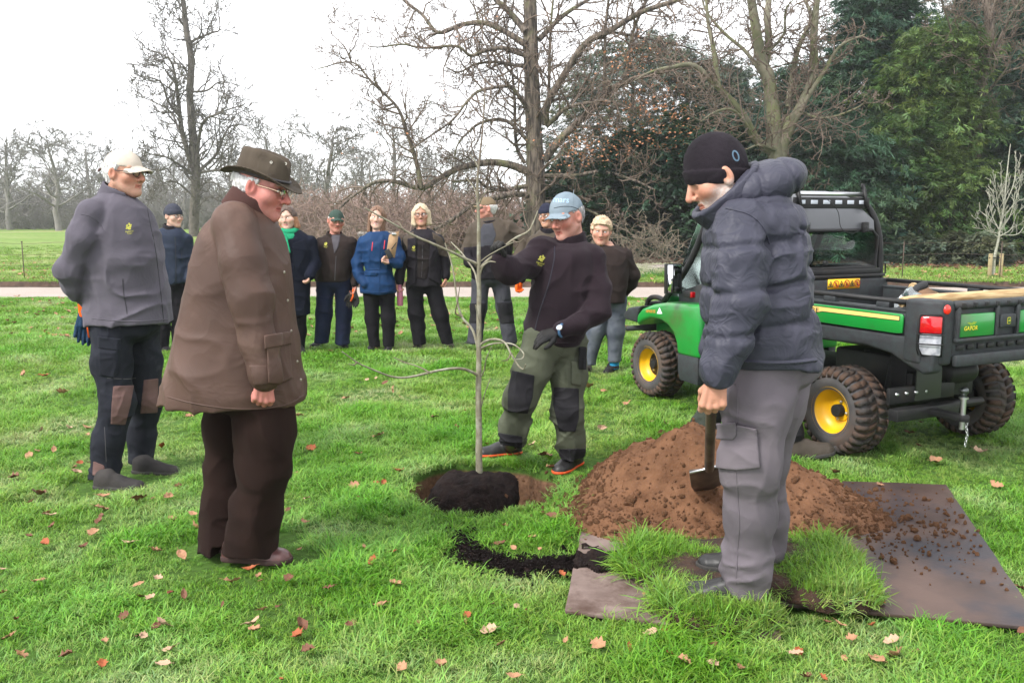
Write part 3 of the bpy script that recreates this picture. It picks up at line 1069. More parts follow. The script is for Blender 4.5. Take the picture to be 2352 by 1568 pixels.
def shrub_mesh(seed, h, w, n, levels=2, r=0.02):
 g = np.random.default_rng(seed)
 L = Limbs(9, 0.009)
 for k in range(n):
  a = g.uniform(0, 6.28)
  rr = w * math.sqrt(g.random()) * 0.55
  d = np.array([math.cos(a) * 0.7, math.sin(a) * 0.7, g.uniform(0.3, 1.0)])
  branch(L, g, (rr * math.cos(a), rr * math.sin(a), -0.1), d, h * g.uniform(0.6, 1.0), r, 1, levels + 1, (0, 0, g.uniform(-0.4, 0.3)), 0.3, 6, 0.8, kl=0.6)
 return L

variants = []
for k, (sd, sp, kd, bi) in enumerate([(21, 0.40, 17, 0.5), (22, 0.46, 16, 0.3), (23, 0.34, 18, 0.7)]):
 L = bare_tree_meshes(sd, 10.0, sp, kd, 4, 0.06, bias=(0, 0, bi))
 variants.append((L.mesh('wood', 'trunk'), L.mesh('twig', 'crown')))
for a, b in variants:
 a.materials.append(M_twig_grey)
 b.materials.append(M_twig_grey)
g = np.random.default_rng(33)
spots = []   # (u at the foot, depth, height)
for k in range(26):
 spots.append((-60 + k * 31 + g.uniform(-14, 14), 92 + g.uniform(-8, 24), 8.6 + g.uniform(-4.0, 2.4)))
spots += [(30, 84, 9.4), (140, 80, 9.6), (620, 70, 9.0), (700, 84, 8.0), (760, 62, 8.2), (905, 58, 8.5), (980, 70, 7), (1040, 62, 6.5), (1100, 75, 6), (840, 80, 8)]
pos_words = []
us = sorted([s[0] for s in spots])
def ordinal(n):
 w = ['first', 'second', 'third', 'fourth', 'fifth', 'sixth', 'seventh', 'eighth', 'ninth', 'tenth', 'eleventh', 'twelfth', 'thirteenth', 'fourteenth', 'fifteenth', 'sixteenth', 'seventeenth', 'eighteenth', 'nineteenth', 'twentieth']
 if n < 20:
  return w[n]
 if n < 29:
  return 'twenty-' + w[n - 20]
 return 'thirtieth' if n == 29 else 'thirty-' + w[n - 30]
for k, (u, Y, h) in enumerate(spots):
 a, b = variants[k % 3]
 b0 = P(u, 600, Y)
 t = thing('distant_tree', 'bare grey tree of the hazy wood, %s of its row from the left' % ordinal(us.index(u)), 'tree', (b0[0], Y, 0.05), g.uniform(0, 6.28), 'bare trees of the distant wood')
 s = h / 10.0
 w_ = g.uniform(0.95, 1.6)
 t.scale = (s * w_, s * w_, s)
 link('trunk', a, t)
 link('crown', b, t)

# thicket at the edge of the wood (reads as one mass)
M_thicket = mat('thicket_twigs', (0.190, 0.132, 0.108), 0.95, (0.250, 0.175, 0.145), 2.0)
tv = []
for sd in (41, 42, 43):
 L = shrub_mesh(sd, 2.6, 1.6, 9, 2, 0.022)
 t = L.b
 tv.append((np.concatenate(t[0]), [np.concatenate(t[1])], None))
g = np.random.default_rng(44)
def thicket(name, label, m, n, u0, u1, y0, y1, s0, s1):
 pts = np.array([(P(g.uniform(u0, u1), 600, y)[0], y, 0) for y in g.uniform(y0, y1, n)])
 o = scatter(name, tv, pts, np.stack([np.zeros(n), np.zeros(n), g.uniform(0, 6.28, n)], -1), g.uniform(s0, s1, n), g.integers(0, 3, n), m)
 o['kind'] = 'stuff'
 tag(o, label, 'scrub')
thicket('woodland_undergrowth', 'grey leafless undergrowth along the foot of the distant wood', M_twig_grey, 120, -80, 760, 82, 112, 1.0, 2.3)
thicket('thicket', 'tangle of leafless russet scrub behind the watching group', M_thicket, 75, 690, 1250, 36, 52, 0.7, 1.5)

# fallen brushwood and low whippy branches in front of the evergreens
M_brush = mat('pale_brushwood', (0.200, 0.165, 0.125), 0.9, (0.120, 0.095, 0.070), 3.0)
g = np.random.default_rng(47)
L = Limbs(9, 0.008)
for k in range(34):
 u, v0 = g.uniform(1400, 1590), g.uniform(545, 590)
 q = P(u, v0, 26.2 + g.uniform(-0.8, 0.8))
 q[2] = max(q[2] - 0.4, 0.1)
 a = g.uniform(0, 6.28)
 branch(L, g, q, (math.cos(a), 0.3 * math.sin(a), g.uniform(0.2, 0.9)), g.uniform(0.9, 2.0), 0.016, 1, 3, (0, 0, -0.25), 0.32, 5, 0.7)
bw = link('brushwood', L.mesh('twig', 'brushwood'), None, M_brush)
tag(bw, 'pale tangle of arching bare branches low before the dark evergreens', 'branches')

# ---------------------------------------------------------------- evergreens
def spray(seed, n, ln, wd, droop):
 g = np.random.default_rng(seed)
 V, Fq, C, o = [], [], [], 0
 for k in range(n):
  a = g.normal(0, 0.75)
  r0 = g.uniform(0, 0.45) * ln
  l = ln * g.uniform(0.3, 0.62)
  d = np.array([math.cos(a), math.sin(a), -droop * g.uniform(0.3, 1.2) + g.normal(0, 0.25)])
  d = d / np.linalg.norm(d)
  s = np.cross(d, [0, 0, 1]) + g.normal(0, 0.5, 3)
  s = s / np.linalg.norm(s) * wd * g.uniform(0.6, 1.2)
  b0 = np.array([r0, g.normal(0, 0.10) * ln, g.normal(0, 0.08) * ln])
  V += [b0, b0 + d * l * 0.5 + s, b0 + d * l, b0 + d * l * 0.5 - s]
  tn = g.uniform(0.6, 1.35)
  C += [np.array([tn, tn, tn])] * 4
  Fq.append((o, o + 1, o + 2, o + 3))
  o += 4
 return (np.array(V), [np.array(Fq)], np.array(C))

sprays = [spray(s, 22, 0.42, 0.020, 0.45) for s in (1, 2, 3)]
broad = [spray(s, 16, 0.30, 0.045, 0.2) for s in (4, 5)]

def evergreen(name, label, base, h, r, col, seed, n_clump, per, tmpl=None, shape='cone', low=0.0, clump=0.55, group='evergreens along the far side of the path'):
 """trunk plus a crown of drooping sprays gathered in clumps"""
 g = np.random.default_rng(seed)
 t = thing(name, label, 'tree' if h > 2.0 else 'shrub', base, 0, group)
 m = MB()
 m.tube([(0, 0, -0.2), (0.03 * h * g.normal(), 0, h * 0.5), (0, 0, h * 0.93)], [h * 0.024 + 0.02, h * 0.014 + 0.01, 0.012], 8)
 for k in range(int(14 if h > 2 else 5)):
  z = h * g.uniform(0.1, 0.85)
  a = g.uniform(0, 6.28)
  rr = r * (1 - 0.7 * z / h)
  m.tube([(0, 0, z), (rr * 0.5 * math.cos(a), rr * 0.5 * math.sin(a), z + 0.05 * h), (rr * 0.9 * math.cos(a), rr * 0.9 * math.sin(a), z)], [0.03, 0.02, 0.006], 4)
 m.build('trunk', M_bark_dark, t, smooth=True)
 pts, rot, scl, cc = [], [], [], []
 for k in range(n_clump):
  zf = low + (1 - low) * (k + g.random()) / n_clump
  if shape == 'cone':
   rr = r * (1 - zf) ** 0.75 + 0.08 * r
   rr *= 1 + 0.28 * math.sin(5 * zf * 6.28 + seed)
  else:
   rr = r * math.sqrt(max(0.02, 1 - (2 * zf - 0.85) ** 2 * 0.8))
  a = g.uniform(0, 6.283)
  q = rr * g.uniform(0.45, 1.08)
  c = np.array([q * math.cos(a), q * math.sin(a), zf * h])
  n = int(per * g.uniform(0.6, 1.3))
  off = g.normal(0, 1, (n, 3)) * np.array([clump, clump, clump * 0.42])
  off[:, 2] -= 0.35 * np.hypot(off[:, 0], off[:, 1])
  p = c + off
  pts.append(p)
  az = np.arctan2(p[:, 1], p[:, 0]) + g.normal(0, 0.6, n)
  rot.append(np.stack([g.normal(0, 0.3, n), g.normal(0.15, 0.3, n), az], -1))
  scl.append(g.uniform(0.7, 1.35, n))
  tone = g.uniform(0.65, 1.3)
  yl = g.uniform(-0.15, 0.25)
  cc.append(np.tile([tone * (1 + yl), tone, tone * (1 - yl)], (n, 1)) * g.uniform(0.85, 1.15, (n, 1)))
 pts = np.concatenate(pts)
 pts[:, 2] = np.maximum(pts[:, 2], 0.03)
 rot, scl, cc = np.concatenate(rot), np.concatenate(scl), np.concatenate(cc)
 mt = EVER[col]
 tm = tmpl or sprays
 o = scatter('crown', tm, pts, rot, scl, g.integers(0, len(tm), len(pts)), mt, parent=t, attrs=cc)
 o['kind'] = 'stuff'
 return t

EVER = {'yew': grass_mat('yew_needles', (0.018, 0.046, 0.030), (0.032, 0.074, 0.047), (0.050, 0.108, 0.068), 0.8),
  'green': grass_mat('conifer_needles', (0.048, 0.092, 0.024), (0.078, 0.138, 0.036), (0.118, 0.190, 0.056), 0.8),
  'holly': grass_mat('holly_leaves', (0.015, 0.040, 0.021), (0.028, 0.066, 0.035), (0.045, 0.095, 0.054), 1.0),
  'blue': grass_mat('blue_green_needles', (0.024, 0.064, 0.038), (0.042, 0.096, 0.056), (0.068, 0.138, 0.080), 0.8),
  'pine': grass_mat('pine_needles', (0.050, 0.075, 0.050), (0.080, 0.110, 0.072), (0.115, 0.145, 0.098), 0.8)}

def ev(u, Y):
 b0 = P(u, 600, Y)
 return (b0[0], Y, 0.08)

evergreen('yew_tree', 'tall dark blue-green evergreen with ragged pointed top behind the cab', ev(1990, 32.5), 9.6, 2.7, 'blue', 51, 190, 62)
evergreen('conifer', 'brighter yellowish green evergreen right of the cab roof', ev(2130, 29.6), 7.2, 1.75, 'green', 52, 170, 62)
evergreen('yew_tree', 'dark evergreen behind the stems of the many-stemmed tree', ev(1820, 34.5), 6.9, 2.6, 'yew', 53, 130, 56)
evergreen('yew_tree', 'blackish evergreen at the right edge of the picture', ev(2345, 32.0), 8.6, 2.4, 'yew', 54, 150, 60)
evergreen('yew_tree', 'tall dark evergreen between yellowish conifer and right edge', ev(2205, 35.5), 9.8, 2.5, 'yew', 55, 150, 60)
evergreen('holly', 'glossy dark rounded evergreen behind the short-haired woman', ev(1455, 30.6), 4.0, 2.3, 'holly', 56, 110, 62, tmpl=broad, shape='dome', clump=0.42)
evergreen('holly', 'dark rounded evergreen left of the puffer-jacketed man', ev(1610, 30.0), 4.6, 2.4, 'holly', 57, 110, 62, tmpl=broad, shape='dome', clump=0.42)
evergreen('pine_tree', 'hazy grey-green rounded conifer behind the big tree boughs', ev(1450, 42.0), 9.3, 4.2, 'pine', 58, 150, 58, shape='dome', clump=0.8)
evergreen('yew_tree', 'low dark evergreen filling the gap below the beech', ev(1720, 31.0), 4.4, 2.3, 'yew', 59, 110, 56, shape='dome')
evergreen('yew_tree', 'low skirt of blue-green evergreen behind the cab window', ev(1900, 29.4), 4.3, 2.0, 'blue', 60, 110, 58, shape='dome')
evergreen('yew_tree', 'dark spreading evergreen behind the staked young tree', ev(2290, 30.4), 5.0, 2.0, 'yew', 61, 100, 56, shape='dome')
evergreen('holly', 'small dark evergreen just right of the big trunk', ev(1330, 33.0), 3.4, 1.5, 'holly', 62, 60, 55, tmpl=broad, shape='dome', clump=0.4)
evergreen('pine_tree', 'grey-green conifer seen behind beech stems', ev(1640, 41.0), 8.0, 3.2, 'pine', 63, 110, 55, clump=0.7)
evergreen('laurel_shrub', 'low green shrub on the bed beside the cab', ev(2105, 26.9), 0.75, 0.62, 'pine', 65, 26, 34, tmpl=broad, shape='dome', clump=0.16, group='low shrubs on the bed')
evergreen('laurel_shrub', 'low green shrub left of the staked young tree', ev(2232, 26.6), 0.85, 0.85, 'pine', 66, 34, 36, tmpl=broad, shape='dome', clump=0.17, group='low shrubs on the bed')

# young staked tree on the right bank
Ys = 21.8
b0 = P(2283, 636, Ys)
base = (b0[0], Ys, float(meadow_h(np.array(b0[0]), np.array(Ys))))
g = np.random.default_rng(71)
limbs = [([(2282, 636), (2285, 590), (2294, 548), (2305, 470), (2312, 400), (2322, 330)], 0.042, 0.008, 0, 0)]
for (a, b, c, d) in [(2294, 548, 2262, 480), (2294, 545, 2335, 490), (2296, 540, 2352, 520), (2297, 530, 2270, 440), (2298, 530, 2330, 440), (2300, 510, 2285, 400), (2302, 500, 2345, 400), (2304, 480, 2300, 380), (2306, 470, 2335, 360), (2296, 538, 2250, 500)]:
 limbs.append(([(a, b), ((a + c) / 2 + (c - a) * 0.2, (b + d) / 2 + 8), (c, d)], 0.016, 0.005, 0, g.uniform(-0.4, 0.4)))
M_pale = mat('pale_young_bark', (0.330, 0.330, 0.270), 0.8, (0.230, 0.230, 0.180), 20)
young, _l = hand_tree('young_tree', 'slender pale young tree held between two short wooden stakes', limbs, Ys, lambda x, y: (x, y), M_pale, 72,
 lambda k: dict(every=0.16, length=0.55, r=0.006, maxlev=1, kids=3, bias=(0, 0, 0.7), spread=0.5) if k else None, base, depth=0.2, thick=0.02, rmin=0.0065)
M_stake = mat('stake_wood', (0.36, 0.29, 0.16), 0.85, (0.26, 0.20, 0.11), 6, stretch=(1, 1, 0.1))
for (u, w, lb) in ((2272, 'left', 'pale square stake left of the slender young tree'), (2297, 'right', 'pale square stake right of the slender young tree')):
 q = P(u, 636, Ys - 0.05)
 m = MB().box((0, 0, 0.25), (0.07, 0.07, 0.56))
 o = m.build('tree_stake', M_stake, None, bevel=0.004, loc=(q[0], q[1], base[2]))
 tag(o, lb, 'stake', 'stakes of the young tree')
m = MB()
qa, qb = P(2272, 592, Ys - 0.09), P(2297, 592, Ys - 0.09)
m.tube([qa, (qa + qb) / 2 + np.array([0, 0.06, 0]), qb], 0.012, 6)
M_rubber = mat('black_rubber', (0.012, 0.012, 0.013), 0.7)
o = m.build('tree_tie', M_rubber)
tag(o, 'black rubber tie joining young tree to its stakes', 'tree tie')

# wire fence along the far side of the path
M_iron = mat('rusty_iron', (0.050, 0.036, 0.030), 0.8, (0.085, 0.055, 0.040), 30)
fence = thing('wire_fence', 'thin iron post and wire fence beyond the gravel path', 'fence', (0, 21.0, 0.05))
for k, x in enumerate(np.arange(-13.5, 14.0, 2.25)):
 m = MB().tube([(x, 0, -0.1), (x, 0, 0.84)], 0.011, 6)
 m.box((x, 0, 0.845), (0.03, 0.03, 0.02))
 m.build('post', M_iron, fence)
for z in (0.30, 0.56, 0.82):
 m = MB().tube([(x, 0.012, z - 0.02 * math.cos((x + 13.5) / 2.25 * 6.283)) for x in np.arange(-13.5, 13.6, 0.5)], 0.0035, 4)
 m.build('wire', M_iron, fence)
# ---------------------------------------------------------------- distance-field modelling: continuous surfaces for people, clothes, soil
f32 = np.float32

def surface_nets(V, lo, h):
 S = V < 0
 nx, ny, nz = V.shape
 c = S[:-1, :-1, :-1].astype(np.int8)
 tot = np.zeros((nx - 1, ny - 1, nz - 1), np.int8)
 for a in (0, 1):
  for b in (0, 1):
   for d in (0, 1):
    tot += S[a:nx - 1 + a, b:ny - 1 + b, d:nz - 1 + d]
 act = (tot > 0) & (tot < 8)
 I, J, K = np.nonzero(act)
 idx = np.full(act.shape, -1, np.int32)
 idx[I, J, K] = np.arange(len(I))
 corners = [(a, b, d) for a in (0, 1) for b in (0, 1) for d in (0, 1)]
 val = np.stack([V[I + a, J + b, K + d] for a, b, d in corners], 1)
 acc = np.zeros((len(I), 3), f32)
 cnt = np.zeros(len(I), f32)
 for i in range(8):
  for j in range(i + 1, 8):
   df = [corners[j][k] - corners[i][k] for k in range(3)]
   if sum(abs(q) for q in df) != 1:
    continue
   m = (val[:, i] < 0) != (val[:, j] < 0)
   t = val[m, i] / (val[m, i] - val[m, j])
   acc[m] += np.array(corners[i], f32) + t[:, None] * np.array(df, f32)
   cnt[m] += 1
 verts = np.stack([I, J, K], 1) + acc / cnt[:, None]
 verts = verts * h + lo
 F = []
 for ax in range(3):
  sl0 = [slice(None)] * 3
  sl1 = [slice(None)] * 3
  sl0[ax], sl1[ax] = slice(0, -1), slice(1, None)
  A, B = S[tuple(sl0)], S[tuple(sl1)]
  X = A != B
  o1, o2 = [k for k in range(3) if k != ax]
  p = np.stack(np.nonzero(X), 1)
  ok = (p[:, o1] > 0) & (p[:, o2] > 0) & (p[:, o1] < V.shape[o1] - 1) & (p[:, o2] < V.shape[o2] - 1)
  p = p[ok]
  if not len(p):
   continue
  e1, e2 = np.zeros(3, int), np.zeros(3, int)
  e1[o1], e2[o2] = 1, 1
  q = [p - e1 - e2, p - e2, p, p - e1]
  q = np.stack([idx[k[:, 0], k[:, 1], k[:, 2]] for k in q], 1)
  flip = A[p[:, 0], p[:, 1], p[:, 2]]
  if ax == 1:
   flip = ~flip
  q[~flip] = q[~flip][:, ::-1]
  F.append(q)
 F = np.concatenate(F) if F else np.zeros((0, 4), int)
 F = F[(F >= 0).all(1)]
 return verts, F

def mesh_sdf(fn, lo, hi, h, B=4, slack=1.7):
 lo, hi = np.asarray(lo, float), np.asarray(hi, float)
 nb = np.maximum(np.ceil((hi - lo) / (h * B)).astype(int), 1)
 cx = [lo[k] + (np.arange(nb[k]) + 0.5) * h * B - h * 0.5 for k in range(3)]
 C = np.stack(np.meshgrid(*cx, indexing='ij'), -1).reshape(-1, 3).astype(f32)
 d = fn(C)
 reach = h * B * 0.87 * 1.12 + 0.010
 near = np.abs(d) < reach
 V = np.empty(tuple(nb) + (B, B, B), f32)
 V[:] = np.sign(d).reshape(tuple(nb))[..., None, None, None] * 1.0
 bi = np.nonzero(near)[0]
 if len(bi) == 0:
  return np.zeros((0, 3)), np.zeros((0, 4), int)
 o = (np.stack(np.meshgrid(np.arange(B), np.arange(B), np.arange(B), indexing='ij'), -1).reshape(-1, 3) * h - (B - 1) * h * 0.5).astype(f32)
 Vf = V.reshape(-1, B * B * B)
 CH = max(1, 400000 // (B ** 3))
 for s in range(0, len(bi), CH):
  b = bi[s:s + CH]
  pts = (C[b][:, None, :] + o[None]).reshape(-1, 3)
  Vf[b] = fn(pts).reshape(len(b), -1)
 V = Vf.reshape(tuple(nb) + (B, B, B)).transpose(0, 3, 1, 4, 2, 5).reshape(nb[0] * B, nb[1] * B, nb[2] * B)
 lo2 = lo + h * B * 0.5 - h * 0.5 - (B - 1) * h * 0.5
 return surface_nets(V, lo2, h)

def smin(a, b, k):
 if k <= 0:
  return np.minimum(a, b)
 h = np.clip(0.5 + 0.5 * (b - a) / k, 0, 1)
 return b * (1 - h) + a * h - k * h * (1 - h)

def smax(a, b, k):
 return -smin(-a, -b, k)

def A3(*v):
 return np.array(v, f32)

def d_seg(p, a, b, ra, rb):
 a, b = np.asarray(a, f32), np.asarray(b, f32)
 ab = b - a
 t = np.clip(((p - a) @ ab) / max(float(ab @ ab), 1e-9), 0, 1)
 q = p - a - t[:, None] * ab
 return np.sqrt((q * q).sum(1)) - (ra + (rb - ra) * t).astype(f32)

def d_sph(p, c, r):
 q = p - np.asarray(c, f32)
 return np.sqrt((q * q).sum(1)) - f32(r)

def d_ell(p, c, r, M=None):
 q = p - np.asarray(c, f32)
 if M is not None:
  q = q @ np.asarray(M, f32).T
 r = np.asarray(r, f32)
 k0 = np.sqrt(((q / r) ** 2).sum(1))
 k1 = np.sqrt(((q / (r * r)) ** 2).sum(1)) + 1e-6
 return (k0 * (k0 - 1) / k1).astype(f32)

def d_box(p, c, s, M=None, rd=0.0):
 q = p - np.asarray(c, f32)
 if M is not None:
  q = q @ np.asarray(M, f32).T
 q = np.abs(q) - (np.asarray(s, f32) - rd)
 return np.sqrt((np.maximum(q, 0) ** 2).sum(1)) + np.minimum(q.max(1), 0) - rd

def chain(p, pts, k=0.03, ell=None):
 """pts: list of (x,y,z,r) smooth limb"""
 d = None
 for a, b in zip(pts[:-1], pts[1:]):
  q = d_seg(p, a[:3], b[:3], a[3], b[3])
  d = q if d is None else smin(d, q, k)
 return d

def loft(p, keys, n=2.3, rnd=0.01):
 """keys rows (z, cx, cy, a, b), any order: solid with superelliptic sections"""
 K = np.array(sorted(keys, key=lambda r: r[0]), float)
 T = spline(K, 8)
 z = np.clip(p[:, 2], T[0, 0], T[-1, 0])
 zi = np.maximum.accumulate(T[:, 0])
 cx, cy, a, b = [np.interp(z, zi, T[:, i]).astype(f32) for i in (1, 2, 3, 4)]
 r = (np.abs((p[:, 0] - cx) / a) ** n + np.abs((p[:, 1] - cy) / b) ** n) ** f32(1 / n)
 d = (r - 1) * np.minimum(a, b)
 dz = np.maximum(T[0, 0] - p[:, 2], p[:, 2] - T[-1, 0])
 return smax(d, dz.astype(f32), rnd)

def creases(p, amp, sc, seed=0):
 """soft ridges and valleys of cloth"""
 n = vnoise(p, sc, seed) + 0.5 * vnoise(p, np.asarray(sc) * 2.1, seed + 3)
 return amp * (np.abs(n) - 0.35)

def frame(yaw, pitch=0.0, roll=0.0):
 """rows: side (person's left), forward, up; yaw 0 faces the camera, +90 faces picture right; pitch>0 looks down"""
 y, pt = R(yaw), R(pitch)
 f0 = np.array([math.sin(y), -math.cos(y), 0.0])
 up0 = np.array([0, 0, 1.0])
 side = np.cross(up0, f0)
 f = f0 * math.cos(pt) - up0 * math.sin(pt)
 up = up0 * math.cos(pt) + f0 * math.sin(pt)
 if roll:
  r = R(roll)
  side, up = side * math.cos(r) + up * math.sin(r), up * math.cos(r) - side * math.sin(r)
 return np.array([side, f, up], f32)

# ---------------------------------------------------------------- colour helper
def srgb(r, g, b, k=1.0):
 c = np.array([r, g, b]) / 255.0
 return tuple(np.where(c < 0.04045, c / 12.92, ((c + 0.055) / 1.055) ** 2.4) * k)

# ---------------------------------------------------------------- heads
def head_sdf(q, o):
 """q in head frame (side, forward, up), metres for a head 0.235 m tall"""
 jw, fat = o.get('jaw', 1.0), o.get('fat', 0.0)
 q = q * A3(0.94, 1, 1)
 x = np.abs(q[:, 0])
 m = np.stack([x, q[:, 1], q[:, 2]], 1)
 d = d_ell(q, (0, -0.012, 0.032), (0.077, 0.097, 0.088))
 d = smin(d, d_ell(q, (0, 0.030, -0.040), (0.060 + fat, 0.062, 0.078)), 0.03)
 d = smin(d, d_seg(m, (0.052 * jw + fat, -0.006, -0.050), (0.012, 0.066, -0.098), 0.020, 0.018), 0.03)
 d = smin(d, d_sph(q, (0, 0.072, -0.096), 0.021), 0.02)
 d = smin(d, d_sph(m, (0.043 + fat, 0.056, -0.018), 0.027 + fat * 0.5), 0.022)
 d = smin(d, d_seg(m, (0.0, 0.084, 0.033), (0.045, 0.068, 0.036), 0.013, 0.010), 0.014)
 # eye sockets
 d = smax(d, -d_ell(m, (0.031, 0.104, 0.010), (0.021, 0.022, 0.014)), 0.012)
 # lids
 lid = d_sph(m, (0.031, 0.0755, 0.011), 0.0142)
 lid = smax(lid, -(d_box(m, (0.031, 0.10, 0.0095), (0.011, 0.03, o.get('eye', 0.0042)), None, 0.002)), 0.002)
 d = smin(d, lid, 0.004)
 # nose
 ns = o.get('nose', 1.0)
 nose = d_seg(q, (0, 0.088, 0.022), (0, 0.108 * ns ** 0.4, -0.024), 0.0075, 0.0115 * ns)
 nose = smin(nose, d_sph(m, (0.011 * ns, 0.098, -0.030), 0.0085 * ns), 0.006)
 d = smin(d, nose, 0.010)
 d = smax(d, -d_sph(m, (0.006, 0.106, -0.040), 0.0045), 0.003)
 # mouth
 sm = o.get('smile', 0.0)
 zz = q[:, 2] - sm * 60 * x * x * 0.25
 m2 = np.stack([x, q[:, 1], zz], 1)
 d = smin(d, d_seg(m2, (0, 0.0905, -0.0565), (0.022 + 0.004 * sm, 0.080, -0.0585), 0.0070, 0.003), 0.006)
 d = smin(d, d_seg(m2, (0, 0.0895, -0.0680), (0.020, 0.080, -0.0645), 0.0075, 0.003), 0.006)
 op = o.get('open', 0.0016)
 d = smax(d, -d_ell(m2, (0, 0.096, -0.0620), (0.024 + 0.004 * sm, 0.016, op)), 0.002)
 # creases from nose to mouth for older faces
 if o.get('old', 0):
  d = smax(d, -d_seg(m, (0.018, 0.0945, -0.030), (0.030, 0.084, -0.062), 0.0022, 0.0022), 0.006)
 # ears
 ear = d_ell(m, (0.079, -0.010, -0.002), (0.011, 0.020, 0.034), np.array([[0.92, 0.38, 0], [-0.38, 0.92, 0], [0, 0, 1]]))
 ear = smax(ear, -d_ell(m, (0.090, -0.002, 0.002), (0.010, 0.010, 0.020)), 0.006)
 d = smin(d, ear, 0.008)
 return d

def head_colors(q, o):
 tone = np.array(o.get('skin', srgb(222, 176, 150, 0.8)))
 c = np.tile(tone, (len(q), 1))
 x, y, z = np.abs(q[:, 0]), q[:, 1], q[:, 2]
 def gs(cx, cy, cz, s):
  return np.exp(-((x - cx) ** 2 + (y - cy) ** 2 + (z - cz) ** 2) / (2 * s * s))[:, None]
 red = np.array([1.08, 0.68, 0.66])
 k = np.clip(o.get('red', 0.5) * (gs(0.045, 0.07, -0.028, 0.022) + gs(0, 0.115, -0.025, 0.016) + 0.8 * gs(0.085, -0.01, 0, 0.025) + 0.4 * gs(0, 0.08, -0.1, 0.02)), 0, 1)
 c = c * (1 - k + k * red)
 bl = 0.26 * fbm(q, 34, 4, 4)[:, None]
 c = c * (1 + bl * np.array([0.5, 1.0, 1.0]))
 lip = ((np.abs(z + 0.062) < 0.0105) & (x < 0.023) & (y > 0.072))
 sm = o.get('smile', 0.0)
 zl = z - sm * 15 * x * x
 lip = ((np.abs(zl + 0.062) < 0.0100) & (x < 0.024 + 0.004 * sm) & (y > 0.072))
 lc = np.array(o.get('lip', tuple(tone * np.array([0.86, 0.60, 0.60]))))
 c[lip] = lc
 if o.get('teeth'):
  t = (np.abs(zl + 0.0615) < o.get('open', 0.002)) & (x < 0.021) & (y > 0.07) & (y < 0.0925)
  c[t] = (0.72, 0.68, 0.60)
 brow = (np.abs(z - 0.036 + 0.10 * (x - 0.032) * (x > 0.032)) < 0.0055) & (x > 0.014) & (x < 0.052) & (y > 0.045)
 c[brow] = c[brow] * 0.45 + 0.55 * np.array(o.get('brow', (0.2, 0.17, 0.15)))
 la = (np.abs(z - 0.0105) < 0.0065) & (x > 0.020) & (x < 0.046) & (y > 0.074)
 c[la] = c[la] * 0.55
 up = (np.abs(z - 0.0165) < 0.0026) & (x > 0.018) & (x < 0.048) & (y > 0.070)
 c[up] = c[up] * 0.25
 st = o.get('stubble')
 if st is not None:
  b = np.clip(((-0.036 - z) / 0.02), 0, 1) * np.clip((y + 0.01) / 0.03, 0, 1) * (~lip)
  b = np.maximum(b, np.clip((0.055 - np.abs(y - 0.01)) / 0.03, 0, 1) * np.clip((-z - 0.01) / 0.02, 0, 1) * (x > 0.05))
  b = (b * st[1] * (0.75 + 0.5 * vnoise(q, 260, 2)))[:, None]
  b = np.clip(b, 0, 1)
  c = c * (1 - b) + b * np.array(st[0])
 return np.clip(c, 0.01, 0.95)

M_skin = cmat('skin', rough=0.55, spec=0.3, bump=0.8, bscale=150, bdist=0.0016, sss=0.08)
M_eye = cmat('eye', rough=0.4, spec=0.2)
M_hair = cmat('hair', rough=0.55, spec=0.3, bump=0.8, bscale=160, bdist=0.004)
M_sole = mat('boot_sole', (0.030, 0.028, 0.026), 0.85)
M_lens_frame = mat('spectacle_frame', (0.02, 0.018, 0.018), 0.35)
M_gold = mat('gold_wire', (0.62, 0.50, 0.34), 0.25, metallic=1.0)

def eye_mesh(iris):
 mb = MB()
 prof = [(0.0132 * math.sin(a), 0.0132 * math.cos(a)) for a in np.linspace(0.0005, math.pi - 0.0005, 14)]
 mb.lathe(prof, 16)
 me = mb.mesh('eye', True)
 co = np.zeros(len(me.vertices) * 3, f32)
 me.vertices.foreach_get('co', co)
 co = co.reshape(-1, 3)
 a = np.arccos(np.clip(co[:, 2] / 0.0132, -1, 1))
 c = np.tile((0.34, 0.31, 0.29), (len(co), 1))
 c[a < 0.60] = iris
 c[a < 0.25] = (0.01, 0.01, 0.01)
 set_col(me, c)
 return me

GLASS = None
def glass_mat(name, col=(1, 1, 1), alpha=0.12, rough=0.02, ior=1.5):
 """thin clear pane: mostly see-through, with reflection"""
 m, nt, b = new_mat(name)
 tr = N(nt, 'ShaderNodeBsdfTransparent')
 tr.inputs[0].default_value = rgba(col)
 gl = N(nt, 'ShaderNodeBsdfGlossy')
 gl.inputs['Roughness'].default_value = rough
 fr = N(nt, 'ShaderNodeFresnel')
 fr.inputs[0].default_value = ior
 ad = N(nt, 'ShaderNodeMath', operation='ADD')
 ad.inputs[1].default_value = alpha
 nt.links.new(fr.outputs[0], ad.inputs[0])
 mx = N(nt, 'ShaderNodeMixShader')
 nt.links.new(ad.outputs[0], mx.inputs[0])
 nt.links.new(tr.outputs[0], mx.inputs[1])
 nt.links.new(gl.outputs[0], mx.inputs[2])
 nt.links.new(mx.outputs[0], nt.nodes['Material Output'].inputs['Surface'])
 return m
M_lens = glass_mat('spectacle_lens', (0.90, 0.92, 0.93), 0.0, 0.03, 1.22)

